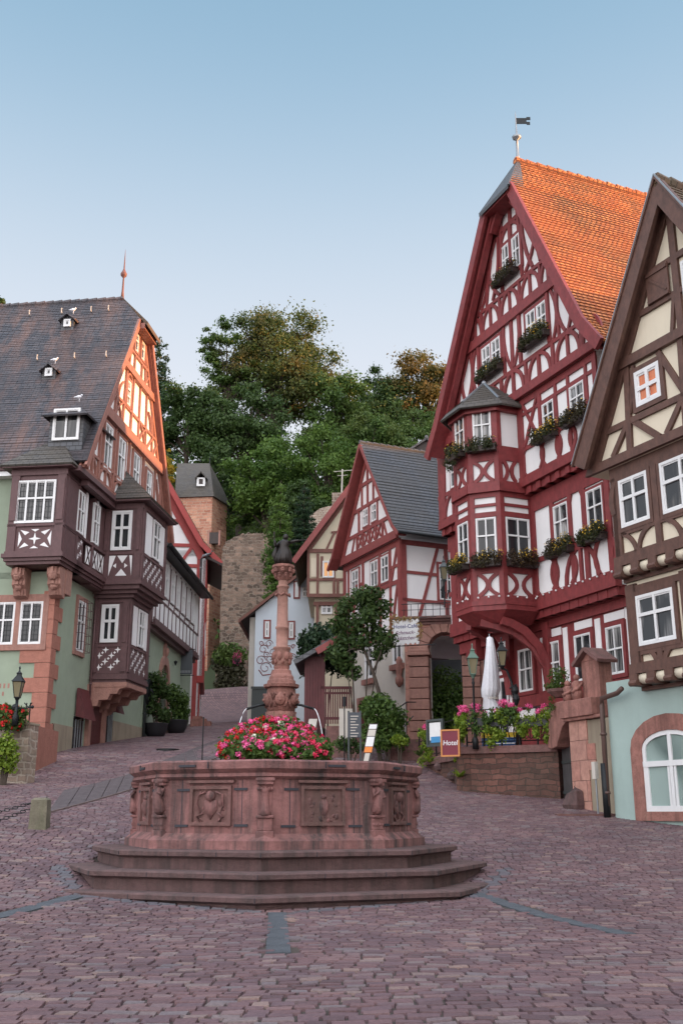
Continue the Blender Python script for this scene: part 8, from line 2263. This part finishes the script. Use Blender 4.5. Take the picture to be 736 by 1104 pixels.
def build_column():
    x, y = FC[0] + .07, FC[1]
    t = empty('fountain_column', (x, y, 1.2), 'slender red sandstone fountain column with masks, collar ring and leafy capital', 'column')
    z = lambda py: zat(py, y)
    b = MB()
    b.lathe(x, y, [(.30, 1.0), (.32, z(800)), (.24, z(785)), (.25, z(775)), (.27, z(768))], 16)
    b.lathe(x, y, [(.24, z(768)), (.25, z(756)), (.245, z(745)), (.23, z(742))], 16)
    b.build('pedestal', M['sandstone'], t, True)
    c = MB()
    c.lathe(x, y, [(.24, z(742)), (.30, z(741.5)), (.31, z(738.5)), (.25, z(737.8)), (.24, z(734)), (.215, z(733)), (.21, z(730)), (.175, z(727)), (.165, z(723)), (.13, z(722)), (.14, z(719)), (.10, z(718))], 20)
    c.build('moulded_base', M['sandstone'], t)
    h = MB()
    for k in range(6):
        a = math.pi / 3 * k + .52
        cx, cy = x + .23 * math.cos(a), y + .23 * math.sin(a)
        h.ball((cx, cy, z(755)), .10, .10, .12, 10, rough=.06); h.ball((x + .33 * math.cos(a), y + .33 * math.sin(a), z(756)), .03, n=6)
        h.ball((x + .31 * math.cos(a + .12), y + .31 * math.sin(a + .12), z(753.5)), .018, n=5); h.ball((x + .31 * math.cos(a - .12), y + .31 * math.sin(a - .12), z(753.5)), .018, n=5)
        for s_ in (-1, 1): h.tube([(cx, cy, z(750)), (x + .29 * math.cos(a + s_ * .35), y + .29 * math.sin(a + s_ * .35), z(749)), (x + .25 * math.cos(a + s_ * .45), y + .25 * math.sin(a + s_ * .45), z(757)), (x + .26 * math.cos(a + s_ * .3), y + .26 * math.sin(a + s_ * .3), z(763))], .028, 6)
        h.ball((x + .22 * math.cos(a), y + .22 * math.sin(a), z(771)), .05, .05, .07, 8)
    h.build('mask', M['sandstone'], t, True)
    s = MB(); s.lathe(x, y, [(.135, z(719)), (.14, z(712)), (.13, z(701)), (.155, z(699.5)), (.155, z(698)), (.103, z(697)), (.104, z(679)), (.12, z(678)), (.12, z(676)), (.10, z(675)), (.092, z(635)), (.098, z(634.5)), (.11, z(633.5)), (.11, z(632)), (.083, z(631)), (.08, z(625))], 20)
    s.build('shaft', M['sandstone_pale'], t, True)
    d = MB()
    for k in range(7):
        a = 6.283 * k / 7; d.ball((x + .14 * math.cos(a), y + .14 * math.sin(a), z(708)), .05, .05, .085, 8, rough=.1); d.ball((x + .15 * math.cos(a + .4), y + .15 * math.sin(a + .4), z(714)), .035, .035, .05, 6, rough=.1)
    for k in range(6): a = 6.283 * k / 6; d.tube([(x + .12 * math.cos(a), y + .12 * math.sin(a), z(640)), (x + .13 * math.cos(a + .3), y + .13 * math.sin(a + .3), z(643)), (x + .12 * math.cos(a + .8), y + .12 * math.sin(a + .8), z(640.5))], .016, 5)
    d.build('drum_relief', M['sandstone'], t, True)
    c = MB(); c.lathe(x, y, [(.09, z(626)), (.11, z(624)), (.13, z(618)), (.17, z(614)), (.20, z(612.5)), (.20, z(610)), (.16, z(609.5)), (.10, z(608))], 12)
    for ring, py, r_, q in ((8, 621, .14, .035), (8, 616, .175, .04)):
        for k in range(ring): a = 6.283 * (k + (.5 if py > 617 else 0)) / ring; c.ball((x + r_ * math.cos(a), y + r_ * math.sin(a), z(py)), q, q, q * 1.4, 6); c.tube([(x + r_ * .8 * math.cos(a), y + r_ * .8 * math.sin(a), z(py + 3)), (x + (r_ + .03) * math.cos(a), y + (r_ + .03) * math.sin(a), z(py - 1.5))], .02, 5)
    c.build('capital', M['sandstone'], t)
    # bronze figure
    s = empty('statue', (x, y, z(609)), 'small dark bronze figure with flowing robe on top of the fountain column', 'statue')
    f = MB(); zz = lambda py: z(py)
    f.tube([(x, y, zz(609)), (x + .01, y, zz(602)), (x + .02, y, zz(595)), (x + .0, y, zz(589)), (x + .02, y, zz(585)), (x + .03, y, zz(582))], [.14, .15, .12, .085, .10, .05], 12)
    f.ball((x + .035, y - .01, zz(579.3)), .05, .055, .062, 10); f.tube([(x + .03, y, zz(583)), (x + .035, y, zz(581))], .03, 8)
    f.tube([(x + .10, y, zz(585)), (x + .19, y - .03, zz(584)), (x + .27, y - .06, zz(583.5))], [.035, .028, .02], 7)
    f.tube([(x - .07, y, zz(585.5)), (x - .14, y - .03, zz(589)), (x - .16, y - .08, zz(584))], [.035, .028, .02], 7)
    for k in range(9): a = 6.283 * k / 9; f.tube([(x + .06 * math.cos(a), y + .06 * math.sin(a), zz(590)), (x + .13 * math.cos(a + .15), y + .13 * math.sin(a + .15), zz(600)), (x + .15 * math.cos(a + .05), y + .15 * math.sin(a + .05), zz(609))], [.012, .02, .02], 5)
    f.tube([(x - .10, y + .04, zz(586)), (x - .16, y + .06, zz(597)), (x - .13, y + .02, zz(606))], [.03, .06, .03], 7)
    f.build('body', M['bronze'], s, True)
    g = MB(); g.tube([(x + .27, y - .06, zz(583.5)), (x + .42, y - .06, zz(583))], .008, 5); g.tube([(x - .16, y - .08, zz(590)), (x - .17, y - .08, zz(574))], .010, 5); g.ball((x + .0, y - .1, zz(600)), .04, .03, .05, 8); g.build('attribute', M['bronze'], s)
    # spouts
    for k, a in enumerate((math.pi * 1.04, -.05, math.pi * .45, math.pi * 1.6)):
        if k > 1: continue
        dx, dy = math.cos(a), math.sin(a) * .3 - .30
        sp = MB(); P = [Vector((x + dx * .22, y + dy * .26, z(760))), Vector((x + dx * .36, y + dy * .4, z(763) + .03)), Vector((x + dx * .56, y + dy * .5, z(765)))]
        sp.tube(P, .02, 8); sp.ball(P[-1], .026, n=8)
        sg = -1 if k == 0 else 1
        o = sp.build('water_spout', M['iron'], None, True); tag(o, 'iron water pipe reaching out to the %s from the fountain column' % ('left' if k == 0 else 'right'), 'water spout')
        wj = MB(); p0 = P[-1]; pts = []
        for i in range(10): q = i / 9 * .42; pts.append(Vector((p0.x + sg * .50 * q, p0.y - .35 * q, p0.z + .10 * q - 4.9 * q * q * .96)))
        wj.tube(pts, .007, 6, .011)
        mw, n, bs = newmat('water_jet'); bs.inputs['Base Color'].default_value = (.9, .92, .95, 1); bs.inputs['Roughness'].default_value = .1; bs.inputs['Alpha'].default_value = .75
        tag(wj.build('water_jet', mw, None, True), 'thin white arc of water falling from the %s pipe' % ('left' if k == 0 else 'right'), 'water')
    # small trellis bar and sign board by the flowers
    for (xx, yy, lab) in ((FC[0] - 1.28, y + .2, 'thin upright iron rod left of the fountain flowers'), (FC[0] + 1.16, y - .1, 'short iron rod with handle right of the fountain flowers')):
        r_ = MB(); zt = z(752 if xx > FC[0] else 772); r_.tube([(xx, yy, 1.5), (xx, yy, zt)], .012, 6)
        if xx > FC[0]: r_.tube([(xx, yy, zt - .16), (xx, yy, zt)], .03, 8)
        tag(r_.build('iron_rod', M['iron']), lab, 'rod')
build_column()
# geraniums round the column, each bed box a planter of its own
def geranium(label, lobes, n, seed, mix_, size=.062, leaf='leaf_mid', cat='flowers'):
    v = lobes[0]
    t = empty('geraniums', (v[0], v[1], v[2] - .3), label, cat)
    leafmesh('leaves', [(l[0], l[1], l[2] - .01, l[3] * 1.0, l[4] * 1.0, l[5] * 1.0) for l in lobes], int(n * 1.0), size * 1.25, M[leaf], t, seed, .4, fuzz=.2)
    rr = random.Random(seed)
    for i, (mat, share, sel) in enumerate(mix_):
        heads = []
        for k in range(int(200 * share * n / 9000) + 4):
            l = rr.choice([q for q in lobes if sel(q)] or lobes)
            d = Vector((rr.gauss(0, 1), rr.gauss(0, 1) - .5, rr.gauss(0, 1) + .35)).normalized()
            heads.append((l[0] + d.x * l[3], l[1] + d.y * l[4], l[2] + d.z * l[5], .05, .05, .042))
        leafmesh('blossoms', heads, int(n * share * .9), size * .62, M[mat], t, seed + 3 + i, .3, .5, .8)
    return t
lb = []
for k in range(46):
    px_ = 249 + 95 * (k % 12) / 11 + rnd.uniform(-3, 3); row = k // 12
    arc_ = 30 * math.sin(math.pi * (px_ - 240) / 114) ** .7
    py_ = 812 - arc_ * (row + .35) / 3.4; v = at(px_, py_, 16.1 + row * .38 + rnd.uniform(-.1, .1)); lb.append((v.x, v.y, v.z, .17, .17, .15))
xm = FC[0]
geranium('mass of pink and red geraniums overflowing the fountain basin round the column', lb, 15000, 201, (
    ('petal_pink', .50, lambda q: abs(q[0] - xm + .05) < .62), ('petal_red', .26, lambda q: q[0] < xm - .42 or q[2] > 2.3 and q[0] < xm + .1), ('petal_rose', .34, lambda q: q[0] > xm - .1), ('petal_white', .05, lambda q: abs(q[0] - xm) < .45 and q[2] > 2.25)))
bx = MB(); bx.lathe(FC[0], FC[1], [(1.0, 1.5), (1.15, 1.78), (1.1, 1.8)], 20); tag(bx.build('flower_tray', M['pot_black']), 'round dark tray carrying the fountain geraniums', 'planter')
# ================================================================ left edge: low wall, red geraniums, lamp, post and chain
def build_left_edge():
    w = empty('garden_wall', at(10, 820, 29), 'low rubble garden wall with red geraniums at the left edge', 'wall')
    A_, B_ = at(-25, 826, 29.5), at(28.5, 826, 29.0)
    g = Fr(A_.x, A_.y, B_.x - A_.x, B_.y - A_.y, 1)
    if g.ny > 0: g.nx, g.ny = -g.nx, -g.ny
    L = math.hypot(B_.x - A_.x, B_.y - A_.y); zt = g.px(10, 782)[1]
    b = MB(); b.fbox(g, 0, L, -.45, 0, 1.3, zt); b.build('wall', M['rubble_grey'], w); b = MB(); b.fbox(g, -.02, L + .02, -.48, .03, zt, zt + .06); b.build('coping', M['plaster_rough'], w)
    # the wall returns towards the corner of the green house
    b = MB(); q0 = at(30, 822, 31); b.box(q0.x - .1, at(52, 818, 34).x, 31.5, 34.5, 1.5, at(40, 785, 33).z); tag(b.build('stone_bench', M['sandstone_quoin']), 'red sandstone block at the foot of the corner quoins', 'stone block')
    lobes = []
    for k in range(16): v = at(-8 + 28 * (k % 8) / 7 + rnd.uniform(-2, 2), 778 - 9 * (k // 8) + rnd.uniform(-2, 2), 28.8); lobes.append((v.x, v.y, v.z, .22, .2, .2))
    geranium('cushion of bright red geraniums on the low rubble wall at the left edge', lobes, 3800, 211, (('petal_red', 1.0, lambda q: True),), .085)
    shrub('shrub', 'yellow-green bush growing in front of the low rubble wall', [(6, 800, 0), (13, 806, 0), (4, 812, 0), (12, 817, 0), (8, 808, -.2), (5, 824, 0), (11, 826, 0), (-2, 818, 0), (1, 806, 0)], 28.6, 1500, .10, 'leaf_lime', 212, r=.28)
    v, t = lamp('street_lamp', 19, 785, 752, 28.6, .95, 'black post lantern with a scrolled arm standing at the low rubble wall', 'iron', zt - .05)
    b = MB(); b.tube([(v.x, v.y, v.z - .28), (v.x + .25, v.y, v.z - .30), (v.x + .42, v.y, v.z - .26)], .02, 6); b.ball((v.x + .44, v.y, v.z - .26), .05, n=8); b.ball((v.x - .05, v.y, v.z - .26), .09, .05, .09, 8); b.build('arm', M['iron'], t)
    b = MB(); u = L - .1
    for k in range(2): b.tube([g.P(u - .12 * k, -.1, zt), g.P(u - .12 * k, -.1, zt + .62)], .018, 6)
    b.tube([g.P(u + .05, -.1, zt + .62), g.P(u - .06, -.1, zt + .5), g.P(u - .2, -.1, zt + .62)], .016, 6); b.tube([g.P(u, -.1, zt + .3), g.P(u - .12, -.1, zt + .3)], .012, 5)
    tag(b.build('iron_fence', M['iron']), 'short forked iron fence end beside the post lantern', 'fence')
    # stone post with chain
    P = at(42.5, 893, 20.0); gz0 = G(P.x, P.y); t = empty('bollard', (P.x, P.y, gz0), 'squat mossy stone post holding the end of a chain', 'bollard')
    b = MB(); h = zat(860, 20.0) - gz0
    b.frustum([(P.x - .17, P.y - .16), (P.x + .17, P.y - .16), (P.x + .17, P.y + .16), (P.x - .17, P.y + .16)], gz0 - .3, [(P.x - .15, P.y - .14), (P.x + .15, P.y - .14), (P.x + .15, P.y + .14), (P.x - .15, P.y + .14)], gz0 + h - .04)
    b.frustum([(P.x - .15, P.y - .14), (P.x + .15, P.y - .14), (P.x + .15, P.y + .14), (P.x - .15, P.y + .14)], gz0 + h - .0401, [(P.x - .10, P.y - .09), (P.x + .10, P.y - .09), (P.x + .10, P.y + .09), (P.x - .10, P.y + .09)], gz0 + h)
    b.build('post', m_sand('mossy_stone', (.19, .17, .12), .35, dark=(.07, .09, .04)), t)
    rg = MB(); rg.tube([(P.x - .17, P.y - .05, gz0 + h - .1), (P.x - .24, P.y - .08, gz0 + h - .12)], .02, 6); rg.build('ring', M['iron'], t)
    for z_off, sag, lab in ((.10, .22, 'upper iron chain running left from the stone post'), (.20, .30, 'lower iron chain running left from the stone post')):
        ch = MB(); e = Vector((P.x - 2.6, P.y - .5, G(P.x - 2.6, P.y - .5) + h - z_off)); s = Vector((P.x - .2, P.y - .06, gz0 + h - z_off)); n_ = 34
        for i in range(n_):
            f = (i + .5) / n_; c = s.lerp(e, f); c.z -= 4 * f * (1 - f) * sag; d = (e - s).normalized(); up = Vector((0, 0, 1)) if i % 2 else Vector((0, 1, 0))
            ring = [c + d * .05 * math.cos(a) + up * .026 * math.sin(a) for a in np.linspace(0, 6.283, 9)]
            ch.tube(ring, .009, 5, cap=False)
        tag(ch.build('chain', M['iron']), lab, 'chain')
build_left_edge()
# potted shrubs by the arched door
def potted(px_, pyb, Y, h, label, leaf, seed):
    v = at(px_, pyb, Y); t = empty('potted_shrub', v, label, 'potted plant', 'potted shrubs by the arched doorway')
    b = MB(); b.lathe(v.x, v.y, [(.30, v.z - .05), (.50, v.z + .3), (.56, v.z + .62), (.58, v.z + .66), (.52, v.z + .66)], 16); b.build('pot', M['pot_black'], t, True)
    rr = random.Random(seed); lb = [(v.x + rr.uniform(-.38, .38), v.y + rr.uniform(-.3, .3), v.z + .85 + rr.random() * (h - 1.2), .34, .34, .38) for k in range(12)]
    leafmesh('leaves', lb, 2200, .15, M[leaf], t, seed, .2)
    s = MB()
    for k in range(4): s.tube([(v.x + rr.uniform(-.1, .1), v.y, v.z + .5), lb[k][:3]], [.03, .01], 5)
    s.build('stem', M['bark'], t)
potted(167.5, 796, 47.0, 3.0, 'bushy green shrub in a black pot left of the arched doorway', 'leaf_dark', 221)
potted(190, 791.5, 50.5, 2.8, 'glossy leafy shrub in a black pot right of the arched doorway', 'leaf_mid', 222)
# manhole cover
v = gpx(181, 809); mh = MB(); mh.lathe(v.x, v.y, [(.42, v.z - .05), (.42, v.z + .045), (.36, v.z + .05)], 20); tag(mh.build('manhole_cover', M['iron']), 'dark round manhole cover in the street left of the fountain', 'manhole cover')
fix_parents()
